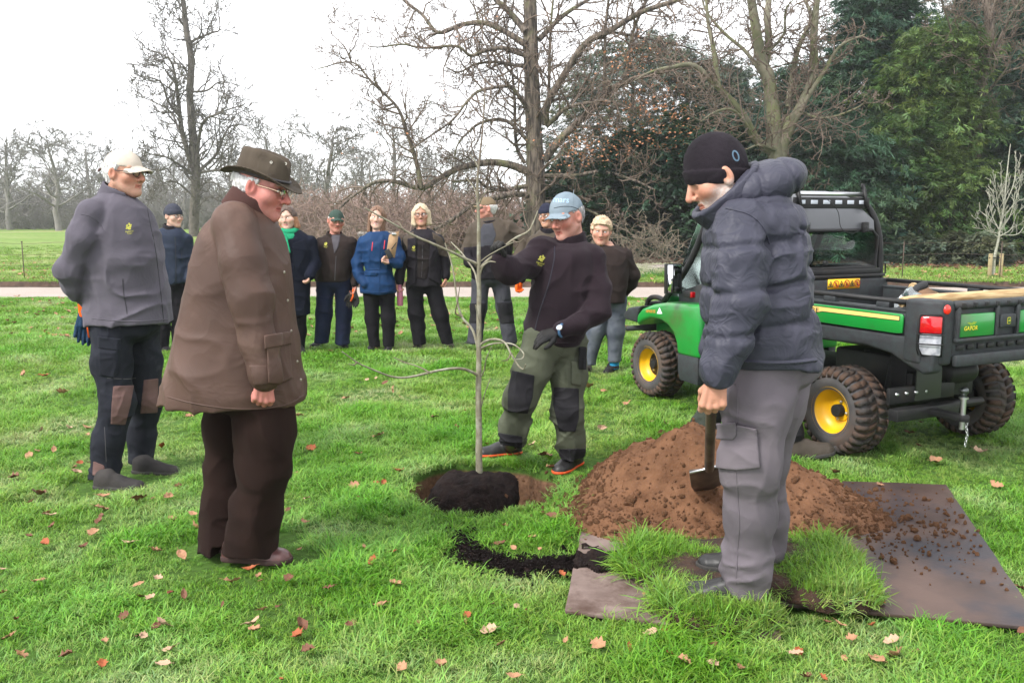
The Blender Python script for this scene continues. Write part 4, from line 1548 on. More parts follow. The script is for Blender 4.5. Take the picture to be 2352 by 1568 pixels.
# ---------------------------------------------------------------- hands
def hand_prims(w, d, n, side, s=1.0, curl=(0.5, 0.5, 0.5, 0.5), thumb=0.4, fat=1.0, spread=1.0):
 """w wrist, d direction of the palm, n direction the palm faces, side +1/-1: which way the thumb lies"""
 d = unit(np.asarray(d, float))
 n = np.asarray(n, float)
 n = unit(n - d * (n @ d))
 t = np.cross(d, n) * side
 w = np.asarray(w, float)
 pr = []
 lat0, lat1 = [0.017, 0.006, -0.006, -0.017], [0.032, 0.011, -0.010, -0.029]
 kl = [0.088, 0.092, 0.087, 0.078]
 ln = [0.070, 0.078, 0.072, 0.056]
 for i in range(4):
  a = w + t * lat0[i] * s
  k = w + d * kl[i] * s + t * lat1[i] * s * spread
  pr.append((a, k, 0.0135 * s * fat, 0.0118 * s * fat))
  c = curl[i]
  ang = 0.0
  q = k
  for j, (fr, am) in enumerate(((0.46, 62), (0.30, 88), (0.24, 50))):
   ang += R(am * c)
   dr = unit(d * math.cos(ang) + n * math.sin(ang) + t * (lat1[i] / 0.032) * 0.10 * spread * (1 - c))
   e = q + dr * ln[i] * fr * s
   r0, r1 = (0.0108, 0.0098, 0.0088, 0.0078)[j], (0.0098, 0.0088, 0.0078, 0.007)[j]
   pr.append((q, e, r0 * s * fat, r1 * s * fat))
   q = e
 pr.append((w + d * 0.01 * s, w + d * 0.06 * s + n * 0.006 * s, 0.022 * s * fat, 0.020 * s * fat))
 b = w + d * 0.022 * s + t * 0.016 * s
 d1 = unit(d * 0.62 + t * (0.80 - 0.5 * thumb) + n * (0.2 + 0.5 * thumb))
 e1 = b + d1 * 0.042 * s
 d2 = unit(d * 0.80 + t * (0.45 - 0.7 * thumb) + n * (0.15 + 0.6 * thumb))
 e2 = e1 + d2 * 0.034 * s
 d3 = unit(d * 0.9 + t * (0.25 - 0.8 * thumb) + n * (0.1 + 0.6 * thumb))
 e3 = e2 + d3 * 0.026 * s
 pr += [(b, e1, 0.0155 * s * fat, 0.0125 * s * fat), (e1, e2, 0.012 * s * fat, 0.0108 * s * fat), (e2, e3, 0.0108 * s * fat, 0.0085 * s * fat)]
 return pr

def prims_sdf(pr, k=0.006):
 def fn(p):
  d = None
  for a, b, ra, rb in pr:
   q = d_seg(p, a, b, ra, rb)
   d = q if d is None else smin(d, q, k)
  return d
 return fn

def prims_bounds(pr, pad=0.02):
 pts = np.array([q for a, b, _, _ in pr for q in (a, b)])
 r = max(max(x[2], x[3]) for x in pr) + pad
 return pts.min(0) - r, pts.max(0) + r

# ---------------------------------------------------------------- shoes
def shoe_fn(heel, ang, L=0.29, W=0.050, Hh=0.085, pitch=0.0, z0=0.0, st=0.0125):
 """heel: point on the ground under the back of the heel; ang: picture heading as for frame()"""
 fr = frame(ang, pitch)
 ts = np.array([0.0, 0.12, 0.30, 0.50, 0.70, 0.88, 1.0])
 wd = np.array([0.60, 0.72, 0.70, 0.84, 1.0, 0.84, 0.40]) * W
 ht = np.array([0.95, 1.05, 1.08, 0.92, 0.66, 0.58, 0.40]) * Hh
 heel = np.asarray(heel, f32)
 def loc(p):
  return (p - heel) @ fr.T
 def upper(p):
  q = loc(p)
  t = np.clip(q[:, 1] / L, 0, 1)
  w = np.interp(t, ts, wd).astype(f32)
  h = np.interp(t, ts, ht).astype(f32)
  e = np.maximum(np.abs(q[:, 1] - L / 2) - L / 2 + 0.02, 0)
  dx = np.abs(q[:, 0]) / w
  dz = np.maximum(q[:, 2] - 0.012, 0) / np.maximum(h - 0.012, 0.01)
  r = (dx ** 2.3 + dz ** 2.3) ** f32(1 / 2.3)
  d = (r - 1) * np.minimum(w, h)
  d = smax(d, (np.abs(q[:, 1] - L / 2) - L / 2).astype(f32), 0.03)
  return smax(d, (0.010 - q[:, 2]).astype(f32), 0.004) + 0.0012 * vnoise(p, 60, 3)
 def sole(p):
  q = loc(p)
  t = np.clip(q[:, 1] / L, 0, 1)
  w = np.interp(t, ts, wd).astype(f32) + 0.004
  d = np.abs(q[:, 0]) - w
  d = smax(d, (np.abs(q[:, 1] - L / 2) - L / 2 - 0.004).astype(f32), 0.03)
  d = smax(d, (np.abs(q[:, 2] - 0.011) - st).astype(f32), 0.004)
  return d
 c = heel + fr[1] * L / 2
 rad = L / 2 + 0.05
 return upper, sole, c - rad, c + np.array([rad, rad, 0.14])

# ---------------------------------------------------------------- person assembly
class Person:
 def __init__(self, label, base, group=None, fine=0.008):
  self.root = thing('person', label, 'person', tuple(base), 0, group)
  self.o = np.array(base, float)
  self.fine = fine
  self.body = []          # (verts, faces, colours)
 def part(self, name, fn, lo, hi, h, mat, parent=None, label=None, col=None):
  v, f = mesh_sdf(fn, lo, hi, h)
  if not len(f):
   print('EMPTY', name)
   return None
  me = mesh_np(name, v - self.o, f)
  if col is not None:
   set_col(me, col(v) if callable(col) else np.tile(col, (len(v), 1)))
  o = link(name, me, parent or self.root, mat)
  if label:
   o['label'] = label
  return o
 def mesh(self, name, mb, mat, parent=None, smooth=True, bevel=0.0, label=None):
  me = mb.mesh(name, smooth, bevel, 2, 45)
  co = np.zeros(len(me.vertices) * 3, f32)
  me.vertices.foreach_get('co', co)
  co = co.reshape(-1, 3) - self.o
  me.vertices.foreach_set('co', co.ravel().astype(f32))
  me.update()
  o = link(name, me, parent or self.root, mat)
  if label:
   o['label'] = label
  return o
 def skin(self, fn, lo, hi, h, cols):
  v, f = mesh_sdf(fn, lo, hi, h)
  self.body.append((v, f, cols(v) if callable(cols) else np.tile(cols, (len(v), 1))))
 def head(self, c, fr, o, s=1.0, h=0.0045, neck_to=None):
  c = np.asarray(c, f32)
  self.hc, self.fr, self.hs, self.ho = c, fr, s, o
  nk = np.asarray(neck_to, f32)
  top = c + (A3(0, -0.020, -0.045) * s) @ fr
  def fn(p):
   q = (p - c) @ fr.T / s
   d = head_sdf(q, o) * s
   return smin(d, d_seg(p, top, nk, 0.052 * s * o.get('neck', 1.0), 0.060 * s * o.get('neck', 1.0)), 0.025)
  pts = np.stack([c, nk])
  self.skin(fn, pts.min(0) - 0.15 * s, pts.max(0) + 0.15 * s, h, lambda v: head_colors((v.astype(f32) - c) @ fr.T / s, o))
  for sx in (-1, 1):
   e = c + (A3(sx * 0.033, 0.0725, 0.011) * s) @ fr
   ob = link('eye', EYES[o.get('iris', 'brown')], self.root)
   gz = o.get('gaze', (0.0, 0.0))
   z = unit(fr[1] + fr[0] * gz[0] + fr[2] * gz[1])
   x = unit(np.cross(fr[2], z))
   y = np.cross(z, x)
   M = Matrix(((x[0], y[0], z[0], e[0] - self.o[0]), (x[1], y[1], z[1], e[1] - self.o[1]), (x[2], y[2], z[2], e[2] - self.o[2]), (0, 0, 0, 1)))
   ob.matrix_local = M @ Matrix.Scale(s * 0.97, 4)
 def H(self, x, y, z):
  return self.hc + (A3(x, y, z) * self.hs) @ self.fr
 def hl(self, p):
  return (p - self.hc) @ self.fr.T / self.hs
 def headpart(self, name, fq, h, mat, ext=0.17, col=None, parent=None, label=None, down=0.0):
  e = ext * self.hs
  return self.part(name, lambda p: fq(self.hl(p)) * self.hs, self.hc - e - np.array([0, 0, down]), self.hc + e, h, mat, parent, label, col)
 def glasses(self, mat, r=0.023, thick=0.0016, wide=1.12, rim=True):
  mb = MB()
  lens = []
  for sx in (-1, 1):
   pts = []
   for a in np.linspace(0, 2 * math.pi, 21):
    pts.append(self.H(sx * 0.033 + r * wide * math.cos(a), 0.103 - 0.10 * abs(r * wide * math.cos(a) * sx + 0.033) ** 1.0 * 0.25, 0.006 + r * 0.84 * math.sin(a)))
   if rim:
    mb.tube(pts, thick * self.hs, 6, caps=False)
   q = MB()
   q.add(np.array(pts[:-1]), [tuple(range(20))])
   lens.append(q)
   mb.tube([self.H(sx * (0.033 + r * wide), 0.097, 0.010), self.H(sx * 0.076, 0.075, 0.014), self.H(sx * 0.082, 0.02, 0.014), self.H(sx * 0.083, -0.012, 0.016)], thick * 1.1 * self.hs, 5)
  mb.tube([self.H(-0.010, 0.102, 0.010), self.H(0, 0.106, 0.013), self.H(0.010, 0.102, 0.010)], thick * self.hs, 5)
  g = self.mesh('spectacles', mb, mat)
  for q in lens:
   self.mesh('lens', q, M_lens, g, smooth=False)
  return g
 def finish(self, inner):
  """inner: limb chains hidden under the clothes; all skin becomes one body mesh"""
  def fn(p):
   d = None
   for ch in inner:
    q = chain(p, ch, 0.03)
    d = q if d is None else smin(d, q, 0.04)
   return d
  pts = np.array([q[:3] for ch in inner for q in ch])
  tone = np.array(self.ho.get('skin', srgb(222, 176, 150, 0.8)))
  v, f = mesh_sdf(fn, pts.min(0) - 0.2, pts.max(0) + 0.2, 0.03)
  self.body.append((v, f, np.tile(tone, (len(v), 1))))
  V, F, C, n = [], [], [], 0
  for v, f, c in self.body:
   V.append(v); F.append(f + n); C.append(c); n += len(v)
  me = mesh_np('body', np.concatenate(V) - self.o, np.concatenate(F))
  set_col(me, np.concatenate(C))
  link('body', me, self.root, M_skin)

EYES = {'brown': eye_mesh((0.05, 0.028, 0.015)), 'blue': eye_mesh((0.11, 0.17, 0.24))}

# ---------------------------------------------------------------- headwear and hair in the head frame
def cap_dome(q, top=0.0, cut=0.022, back=0.0, infl=0.0):
 d = d_ell(q, (0, -0.012, 0.030), (0.084 + infl, 0.104 + infl, 0.096 + infl + top))
 plane = cut + 0.12 * back * (q[:, 1]) - q[:, 2]
 return smax(d, plane.astype(f32), 0.004) + 0.0012 * vnoise(q, 45, 2)

def cap_brim(q, z0=0.040, ln=0.088, w=0.080, curve=7.0, dip=0.32, th=0.0022):
 x, y = q[:, 0], q[:, 1]
 zs = z0 - curve * x * x - dip * (y - 0.075) - 1.0 * np.maximum(y - 0.10, 0) ** 2
 yf = 0.062 + ln * np.sqrt(np.clip(1 - (x / w) ** 2, 0, 1))
 d = np.maximum(np.abs(q[:, 2] - zs) - th, 0)
 e = np.maximum((y - yf), np.abs(x) - w)
 e = np.maximum(e, 0.050 - y)
 return smax((np.abs(q[:, 2] - zs) * 0.85 - th).astype(f32), e.astype(f32), 0.002)

def hair_short(q, len_=0.008, nape=-0.055, front=0.055, side=0.02, nz=0.0065, top=0.2):
 """close hair over the back and sides of the skull"""
 d = d_ell(q, (0, -0.014, 0.033), (0.079 + len_, 0.099 + len_, 0.090 + len_))
 d = smin(d, d_seg(q, (0, -0.062, 0.0), (0, -0.058, nape + 0.02), 0.045 + len_, 0.036 + len_), 0.03)
 # hairline: keep behind the face
 x, y, z = np.abs(q[:, 0]), q[:, 1], q[:, 2]
 lim = np.interp(z, [-0.06, -0.02, 0.02, 0.05, 0.075, 0.10, 0.13], [-0.030, -0.018, side - 0.004, side + 0.012, front, front + 0.045, front + 0.07])
 d = smax(d, (y - lim).astype(f32), 0.008)
 d = smax(d, (nape - z).astype(f32), 0.01)
 d = smax(d, (z - top).astype(f32), 0.004)
 # clear the ear
 d = smax(d, -d_ell(np.stack([x, y, z], 1), (0.088, -0.002, -0.010), (0.020, 0.018, 0.036)), 0.006)
 return d + nz * vnoise(q, (110, 110, 40), 3) + 0.5 * nz * vnoise(q, (240, 240, 60), 5)

def hair_long(q, low=-0.16, w=0.092, front=0.060, part=0.0, flare=0.0, fringe=0.0):
 x, y, z = q[:, 0], q[:, 1], q[:, 2]
 d = d_ell(q, (0, -0.010, 0.036), (0.088, 0.106, 0.098))
 zz = np.clip((0.02 - z) / (0.02 - low), 0, 1)
 a = w + flare * zz
 col = (np.sqrt((x / a) ** 2 + ((y + 0.012) / 0.082) ** 2) - 1) * 0.08
 col = smax(col.astype(f32), (z - 0.05).astype(f32), 0.03)
 col = smax(col, (low - z).astype(f32), 0.03)
 d = smin(d, col, 0.03)
 # open the face
 fx = np.interp(z, [-0.20, -0.10, -0.05, 0.0, 0.05, 0.075, 0.10], [0.050, 0.056, 0.062, 0.062, 0.052, 0.034 * (1 - fringe), 0.0])
 face = np.maximum(np.abs(x - part * 0.02) - fx, 0.012 - y)
 d = smax(d, -face.astype(f32), 0.010)
 neck = np.maximum(np.hypot(x, y) - 0.052, z + 0.02)
 d = smax(d, -neck.astype(f32), 0.01)
 return d + 0.0045 * vnoise(q, (95, 95, 9), 3) + 0.003 * vnoise(q, (200, 200, 14), 6)

def hair_cols(base, alt):
 b, a = np.array(base), np.array(alt)
 def fn(v):
  n = np.clip(0.5 + 0.9 * vnoise(v, (140, 140, 25), 9), 0, 1)[:, None]
  return b * (1 - n) + a * n
 return fn

def beanie(q, cuff=True, high=0.0, cutf=0.030, slope=0.12):
 d = d_ell(q, (0, -0.014, 0.038), (0.087, 0.108, 0.100 + high))
 pl = (cutf + slope * (q[:, 1] - 0.08)) - q[:, 2]
 d = smax(d, pl.astype(f32), 0.004)
 if cuff:
  r = d_ell(q, (0, -0.014, 0.036), (0.093, 0.114, 0.106 + high))
  band = np.abs(q[:, 2] - (cutf + 0.026) - slope * (q[:, 1] - 0.08)) - 0.027
  r = smax(r, band.astype(f32), 0.008)
  d = np.minimum(d, r)
 return d + 0.001 * vnoise(q, 120, 2)
# ---------------------------------------------------------------- green utility vehicle (local axes: x forward, y to its left, z up)
VX, VY, VYAW, VS = 2.705, 6.07, R(116.2), 0.972
vehicle = thing('utility_vehicle', 'muddy green and black utility vehicle with yellow wheels parked on the lawn', 'vehicle', (VX, VY, 0.0), VYAW)
vehicle.scale = (VS, VS, VS)
_vf = np.array([math.cos(VYAW), math.sin(VYAW), 0.0])
_vl = np.array([-math.sin(VYAW), math.cos(VYAW), 0.0])

def VL(u, v, lat=None, xf=None):
 """photo-grid pixel to vehicle coordinates on a plane of the vehicle"""
 d = ray(u, v)
 o = np.array([0, 0, CAM_H]) - np.array([VX, VY, 0])
 ol = np.array([o @ _vf, o @ _vl, o[2]]) / VS
 dl = np.array([d @ _vf, d @ _vl, d[2]])
 t = (lat - ol[1]) / dl[1] if lat is not None else (xf - ol[0]) / dl[0]
 return ol + t * dl

MUD = srgb(98, 78, 62, 0.6)
M_vgreen = mat('green_paint', srgb(26, 146, 58, 0.75), 0.28, srgb(24, 136, 52, 0.75), 3, coat=0.5, spec=0.5, wear=(srgb(104, 108, 72, 0.5), 3.2, 0.53, 0.80))
M_vblack = mat('black_moulded_plastic', (0.022, 0.022, 0.025), 0.62, (0.028, 0.035, 0.037), 30, bump=0.2, bscale=400, spec=0.3, wear=(srgb(96, 84, 74, 0.30), 3.4, 0.54, 0.85))
M_vdark = mat('black_steel', (0.010, 0.010, 0.011), 0.5, (0.016, 0.016, 0.016), 10, spec=0.25, wear=(srgb(92, 74, 60, 0.26), 5, 0.55, 0.8))
M_vyellow = mat('yellow_wheel_paint', srgb(240, 190, 10, 0.80), 0.40, srgb(226, 172, 8, 0.80), 6, spec=0.5, wear=(srgb(120, 88, 30, 0.6), 7, 0.66, 0.82))
M_tyre = mat('tyre_rubber', (0.040, 0.038, 0.039), 0.75, (0.058, 0.054, 0.053), 12, bump=0.2, bscale=60, wear=(srgb(112, 90, 76, 0.50), 4.0, 0.47, 0.74))
M_tread = mat('muddy_tread', (0.034, 0.030, 0.028), 0.9, srgb(92, 70, 56, 0.6), 9, bump=0.6, bscale=50, bdist=0.008, lo=0.40, hi=0.58)
M_steel = mat('zinc_steel', (0.55, 0.56, 0.57), 0.32, metallic=1.0)
M_red = mat('red_lens', srgb(200, 14, 26, 0.8), 0.12, srgb(170, 8, 18, 0.8), 22, spec=0.6, coat=0.5)
M_clear = mat('clear_lens', (0.20, 0.21, 0.24), 0.15, (0.42, 0.43, 0.46), 25, spec=0.6, coat=0.5)
M_reflector = mat('red_reflector', srgb(232, 40, 26, 0.85), 0.25, coat=0.5)
M_stripe = mat('yellow_stripe', srgb(246, 206, 120, 0.80), 0.35)
M_print = mat('black_print', (0.012, 0.012, 0.012), 0.5)
M_decal_y = mat('yellow_print', srgb(236, 222, 40, 0.85), 0.45)
M_warn = mat('warning_yellow', srgb(240, 186, 20, 0.85), 0.45)
M_vpane = glass_mat('cab_glass', (0.62, 0.74, 0.70), 0.012, 0.03, 1.25)

def vpart(name, mb, m, parent=vehicle, bevel=0.0, smooth=False, label=None, seg=2, autosmooth=None):
 o = mb.build(name, m, parent, smooth, bevel, seg, autosmooth=autosmooth)
 if label:
  o['label'] = label
 return o

# wheels -----------------------------------------------------------
def wheel_meshes(Rt, Wt, Rr, seed):
 g = np.random.default_rng(seed)
 h = Wt / 2
 prof = [(Rr - 0.005, h - 0.012), (Rr + 0.012, h - 0.004), (Rr + 0.035, h + 0.004), (Rt - 0.085, h + 0.004), (Rt - 0.055, h - 0.004), (Rt - 0.030, h - 0.022), (Rt - 0.016, h - 0.050), (Rt - 0.012, 0.0)]
 prof = prof + [(r, -z) for r, z in prof[:-1][::-1]]
 tyre = MB().lathe(prof, 64)
 tread = MB()
 nl = 30
 for k in range(nl):
  for s in (-1, 1):
   a0 = 2 * math.pi * (k + (0.5 if s > 0 else 0)) / nl
   for (z0, z1, da, th) in ((0.010, h * 0.62, 0.09, 0.016), (h * 0.60, h + 0.002, 0.02, 0.026)):
    w = 0.5 * 2 * math.pi * Rt / nl * 0.62
    vs = []
    for zz, aa, rr in ((z0, a0 + da, Rt - 0.014), (z1, a0, Rt - 0.014 if z1 < h else Rt - 0.050)):
     for sg in (-1, 1):
      ang = aa + sg * w / Rt
      top = th if z1 < h or zz < h else th * 0.9
      for r_ in (rr - 0.014, rr + top * 0.85):
       vs.append((r_ * math.cos(ang), r_ * math.sin(ang), s * zz))
    tread.add(vs, [(0, 2, 3, 1), (4, 5, 7, 6), (0, 1, 5, 4), (2, 6, 7, 3), (1, 3, 7, 5), (0, 4, 6, 2)])
 rim = MB().lathe([(Rr + 0.012, h - 0.002), (Rr + 0.016, h - 0.010), (Rr + 0.004, h - 0.016), (Rr - 0.006, h - 0.030), (Rr - 0.012, h - 0.070), (Rr - 0.028, h - 0.082), (Rr - 0.045, h - 0.100), (0.075, h - 0.106), (0.072, h - 0.098), (0.042, h - 0.098)], 48)
 hub = MB().lathe([(0.043, h - 0.100), (0.043, h - 0.060), (0.038, h - 0.052), (0.0005, h - 0.050)], 24)
 nuts = []
 for k in range(4):
  a = k * math.pi / 2 + 0.5
  M_ = np.eye(4)
  M_[:3, 3] = (0.060 * math.cos(a), 0.060 * math.sin(a), h - 0.100)
  nuts.append(MB().lathe([(0.0105, 0.0), (0.0105, 0.013), (0.0075, 0.017), (0.0005, 0.017)], 6, M_))
 return tyre.mesh('tyre', True, autosmooth=50), tread.mesh('tread', False), rim.mesh('rim', True, autosmooth=45), hub.mesh('hub_cap', True, autosmooth=40), [q.mesh('wheel_nut', False) for q in nuts]

WF = wheel_meshes(0.285, 0.235, 0.148, 1)
WR = wheel_meshes(0.292, 0.265, 0.152, 2)
axle = MB().tube([(0, 0, -0.10), (0, 0, 0.02)], 0.10, 16).mesh('wheel')

def put_wheel(x, y, z, side, W, turn=0.0, lab=None):
 w = link('wheel', axle, vehicle, M_vdark)
 if lab:
  w['label'] = lab
 w.location = (x, y, z)
 w.rotation_euler = (R(-90) if side > 0 else R(90), random.uniform(0, 3), 0)
 w.rotation_euler = (Matrix.Rotation(turn, 3, 'Z') @ Matrix.Rotation(R(-90) if side > 0 else R(90), 3, 'X') @ Matrix.Rotation(random.uniform(0, 6), 3, 'Z')).to_euler()
 ty, td, rm, hb, nu = W
 for me, m in ((ty, M_tyre), (td, M_tread), (rm, M_vyellow), (hb, M_vdark)):
  o = link(me.name.split('.')[0], me, w, m)
  if me is td:
   o['kind'] = 'stuff'
 for me in nu:
  link('wheel_nut', me, w, M_steel)
 return w

put_wheel(0.0, 0.625, 0.285, 1, WR)
put_wheel(0.0, -0.625, 0.285, -1, WR)
wfl = put_wheel(2.115, 0.635, 0.282, 1, WF)
put_wheel(2.115, -0.635, 0.282, -1, WF)
# raised maker's word on the front tyre's sidewall
v_, f_ = text_flat_early('CARLISLE')
mb = MB()
hh = 0.235 / 2 + 0.0062
vv = []
for x, y, _z in v_:
 r_ = 0.213 + y * 0.030
 a = math.pi / 2 + 0.42 - x * 0.030 / 0.213
 vv.append((r_ * math.cos(a), r_ * math.sin(a)))
cw = [(2.115 - q[0], 0.635 + hh, 0.282 + q[1]) for q in vv]
mb.add(cw, f_)
vpart('sidewall_lettering', mb, mat('rubber_lettering', (0.06, 0.057, 0.056), 0.7))

# chassis ------------------------------------------------------------
vpart('chassis', MB().box((1.0, 0, 0.42), (2.5, 0.62, 0.12)).box((0.9, 0, 0.34), (1.1, 1.05, 0.06)), M_vdark, bevel=0.01)
vpart('engine', MB().box((0.05, 0.05, 0.52), (0.62, 0.62, 0.26)).box((-0.2, 0.2, 0.46), (0.2, 0.3, 0.2)), M_vdark, bevel=0.02)
vpart('rear_axle', MB().tube([(0, -0.55, 0.285), (0, 0.55, 0.285)], 0.045, 12).tube([(-0.25, -0.4, 0.30), (-0.25, 0.42, 0.30)], 0.03, 10), M_vdark)
vpart('sill', MB().box((1.12, 0.60, 0.34), (0.70, 0.24, 0.06)).box((1.12, -0.60, 0.34), (0.70, 0.24, 0.06)).box((1.12, 0, 0.36), (0.8, 1.0, 0.04)), M_vblack, bevel=0.012)
vpart('silencer', MB().lathe([(0.0005, -0.13), (0.075, -0.13), (0.08, -0.11), (0.08, 0.11), (0.075, 0.13), (0.0005, 0.13)], 20, np.array([[1, 0, 0, -0.38], [0, 0, 1, 0.05], [0, -1, 0, 0.56], [0, 0, 0, 1]])), M_vdark, smooth=True)
# suspension struts
for s in (-1, 1):
 vpart('shock_absorber', MB().tube([(-0.10, 0.36 * s, 0.30), (-0.14, 0.33 * s, 0.68)], 0.028, 10).tube([(0.14, 0.36 * s, 0.30), (0.10, 0.33 * s, 0.66)], 0.02, 8), M_vdark, smooth=True, autosmooth=40)
p0, p1 = VL(2106, 850, xf=-0.44), VL(2159, 913, xf=-0.44)
vpart('number_plate_bracket', MB().box((-0.44, (p0[1] + p1[1]) / 2, (p0[2] + p1[2]) / 2), (0.012, abs(p0[1] - p1[1]), abs(p0[2] - p1[2]))), mat('dark_olive_plate', (0.030, 0.038, 0.026), 0.5), bevel=0.004)

# cargo box ----------------------------------------------------------
XR, XF = -0.765, 0.93
YB = 0.735
def arch(x0, z0, x1):   # underside of the box side: rises over the wheel
 return z0
side_prof = [(XF, 0.86), (XF, 0.72), (0.50, 0.725), (0.30, 0.745), (-0.25, 0.760), (-0.45, 0.735), (-0.58, 0.680), (-0.70, 0.640), (-0.755, 0.660), (-0.765, 0.80), (-0.765, 0.86)]
for s in (1, -1):
 mb = MB()
 a, b = (YB - 0.09, YB + 0.012) if s > 0 else (-YB - 0.012, -YB + 0.09)
 mb.prism(side_prof, 1, a, b)
 bx = vpart('box_side', mb, M_vblack, bevel=0.022, seg=3)
 mb = MB()
 a, b = (YB - 0.075, YB + 0.004) if s > 0 else (-YB - 0.004, -YB + 0.075)
 mb.prism([(XF, 0.862), (XF, 0.995), (-0.56, 0.995), (-0.56, 0.862)], 1, a, b)
 mb.prism([(XF, 0.995), (XF, 1.012), (-0.56, 1.012), (-0.56, 0.995)], 1, a - 0.006, b + 0.006)
 vpart('box_wall', mb, M_vblack, bevel=0.006)
 # green panel with its yellow stripe
 y = s * (YB + 0.012)
 mb = MB()
 e = 0.013
 lo_, hi_ = (y, y + e) if s > 0 else (y - e, y)
 mb.prism([(XF - 0.02, 0.872), (XF - 0.02, 0.986), (-0.535, 0.986), (-0.548, 0.972), (-0.545, 0.872), (-0.50, 0.866)], 1, lo_, hi_)
 gp = vpart('side_panel', mb, M_vgreen, bevel=0.005, label='green side panel')
 if s > 0:
  ys = y + e + 0.0015
  bt = MB()
  bt.add([(XF - 0.04, ys, 0.974), (XF - 0.04, ys, 0.915), (0.20, ys, 0.915), (0.10, ys, 0.940), (-0.525, ys, 0.944), (-0.525, ys, 0.974)], [(0, 1, 2, 3, 4, 5)])
  vpart('stripe_border', bt, M_print, gp)
  st = MB()
  ys += 0.0012
  st.add([(XF - 0.04, ys, 0.971), (XF - 0.04, ys, 0.919), (0.202, ys, 0.919), (0.103, ys, 0.944), (-0.521, ys, 0.948), (-0.521, ys, 0.971)], [(0, 1, 2, 3, 4, 5)])
  vpart('stripe', st, M_stripe, gp)
  for wd, x0 in (('DEERE', 0.130), ('JOHN', 0.345)):
   v_, f_ = text_flat_early(wd)
   tw = MB()
   w_ = v_[:, 0].max()
   tw.add([(x0 + (w_ - q[0]) * 0.062, ys + 0.0012, 0.945 + q[1] * 0.042) for q in v_], f_)
   vpart('stripe_lettering', tw, M_print, gp)
 # top rail on short feet
 mb = MB().tube([(XF - 0.05, s * (YB - 0.03), 1.055), (-0.57, s * (YB - 0.03), 1.055)], 0.017, 10)
 rl = vpart('top_rail', mb, M_vdark, smooth=True)
 for x in (0.55, 0.08, -0.36):
  vpart('rail_foot', MB().box((x, s * (YB - 0.03), 1.027), (0.10, 0.05, 0.036)), M_vblack, rl, bevel=0.006)
vpart('box_floor', MB().box((0.08, 0, 0.765), (1.66, 1.36, 0.04)), M_vdark, bevel=0.004)
vpart('headboard', MB().box((XF - 0.03, 0, 0.92), (0.05, 1.42, 0.30)).prism([(-0.745, 0.80), (-0.745, 1.00), (-0.66, 1.085), (0.66, 1.085), (0.745, 1.00), (0.745, 0.80)], 0, XF - 0.012, XF + 0.012), M_vblack, bevel=0.006)
vpart('headboard_ledge', MB().box((XF - 0.01, 0, 1.095), (0.07, 1.38, 0.022)), M_vdark, bevel=0.005)
# rear corners with the lamps
for s in (1, -1):
 mb = MB()
 poly = [(-0.545, 0.60), (-0.545, 0.752), (-0.665, 0.758), (-0.772, 0.690), (-0.778, 0.60)]
 mb.prism([(x, y * s) for x, y in poly], 2, 0.70, 1.082)
 cp_ = vpart('corner_post', mb, M_vblack, bevel=0.022, seg=3)
 nrm = unit(np.array([-0.068, 0.107 * s, 0]))
 nrm = unit(np.array([-(0.758 - 0.690), (0.772 - 0.665) * s, 0]))
 a = np.array([-0.665, 0.758 * s, 0]) + nrm * 0.006
 b = np.array([-0.772, 0.690 * s, 0]) + nrm * 0.006
 up = np.array([0, 0, 1.0])
 def face(t, z, off):
  return a + (b - a) * t + up * z + nrm * off
 def slab(t0, t1, z0, z1, off0, off1, cut=0.0):
  mb = MB()
  o_ = [(t0, z0 + cut), (t0 + cut * 4, z0), (t1, z0), (t1, z1), (t0 + 0.08, z1), (t0, z1 - 0.012)]
  n = len(o_)
  mb.add([face(t, z, off0) for t, z in o_] + [face(t, z, off1) for t, z in o_], [tuple(range(n))[::-1], tuple(range(n, 2 * n))] + [(i, (i + 1) % n, n + (i + 1) % n, n + i) for i in range(n)])
  return mb
 tl = vpart('tail_lamp', slab(-0.02, 1.04, 0.755, 1.000, -0.01, 0.006, 0.045), M_vdark, cp_)
 vpart('red_lens', slab(0.05, 0.98, 0.893, 0.992, 0.0, 0.034), M_red, tl, bevel=0.008)
 vpart('clear_lens', slab(0.05, 0.98, 0.764, 0.889, 0.0, 0.030, 0.040), M_clear, tl, bevel=0.008)
 for z in (0.83, 0.885):
  vpart('lamp_guard', MB().tube([face(-0.10, z, 0.0), face(0.02, z, 0.045), face(0.98, z, 0.045), face(1.08, z, 0.0)], 0.0045, 6), M_vdark, tl, smooth=True)
 vpart('lamp_guard', MB().tube([face(0.05, 0.762, 0.02), face(-0.03, 0.80, 0.038), face(-0.03, 0.97, 0.042), face(0.05, 1.002, 0.03), face(0.95, 1.002, 0.03)], 0.0045, 6), M_vdark, tl, smooth=True)
 M_ = np.eye(4)
 M_[:3, 0], M_[:3, 1], M_[:3, 2], M_[:3, 3] = (0, 1, 0), (0, 0, 1), (-1, 0, 0), (-0.778, 0.675 * s, 1.032)
 vpart('reflector', MB().lathe([(0.0005, 0.010), (0.022, 0.010), (0.027, 0.007), (0.028, 0.0)], 22, M_), M_reflector, cp_, smooth=True, label='round red reflector')
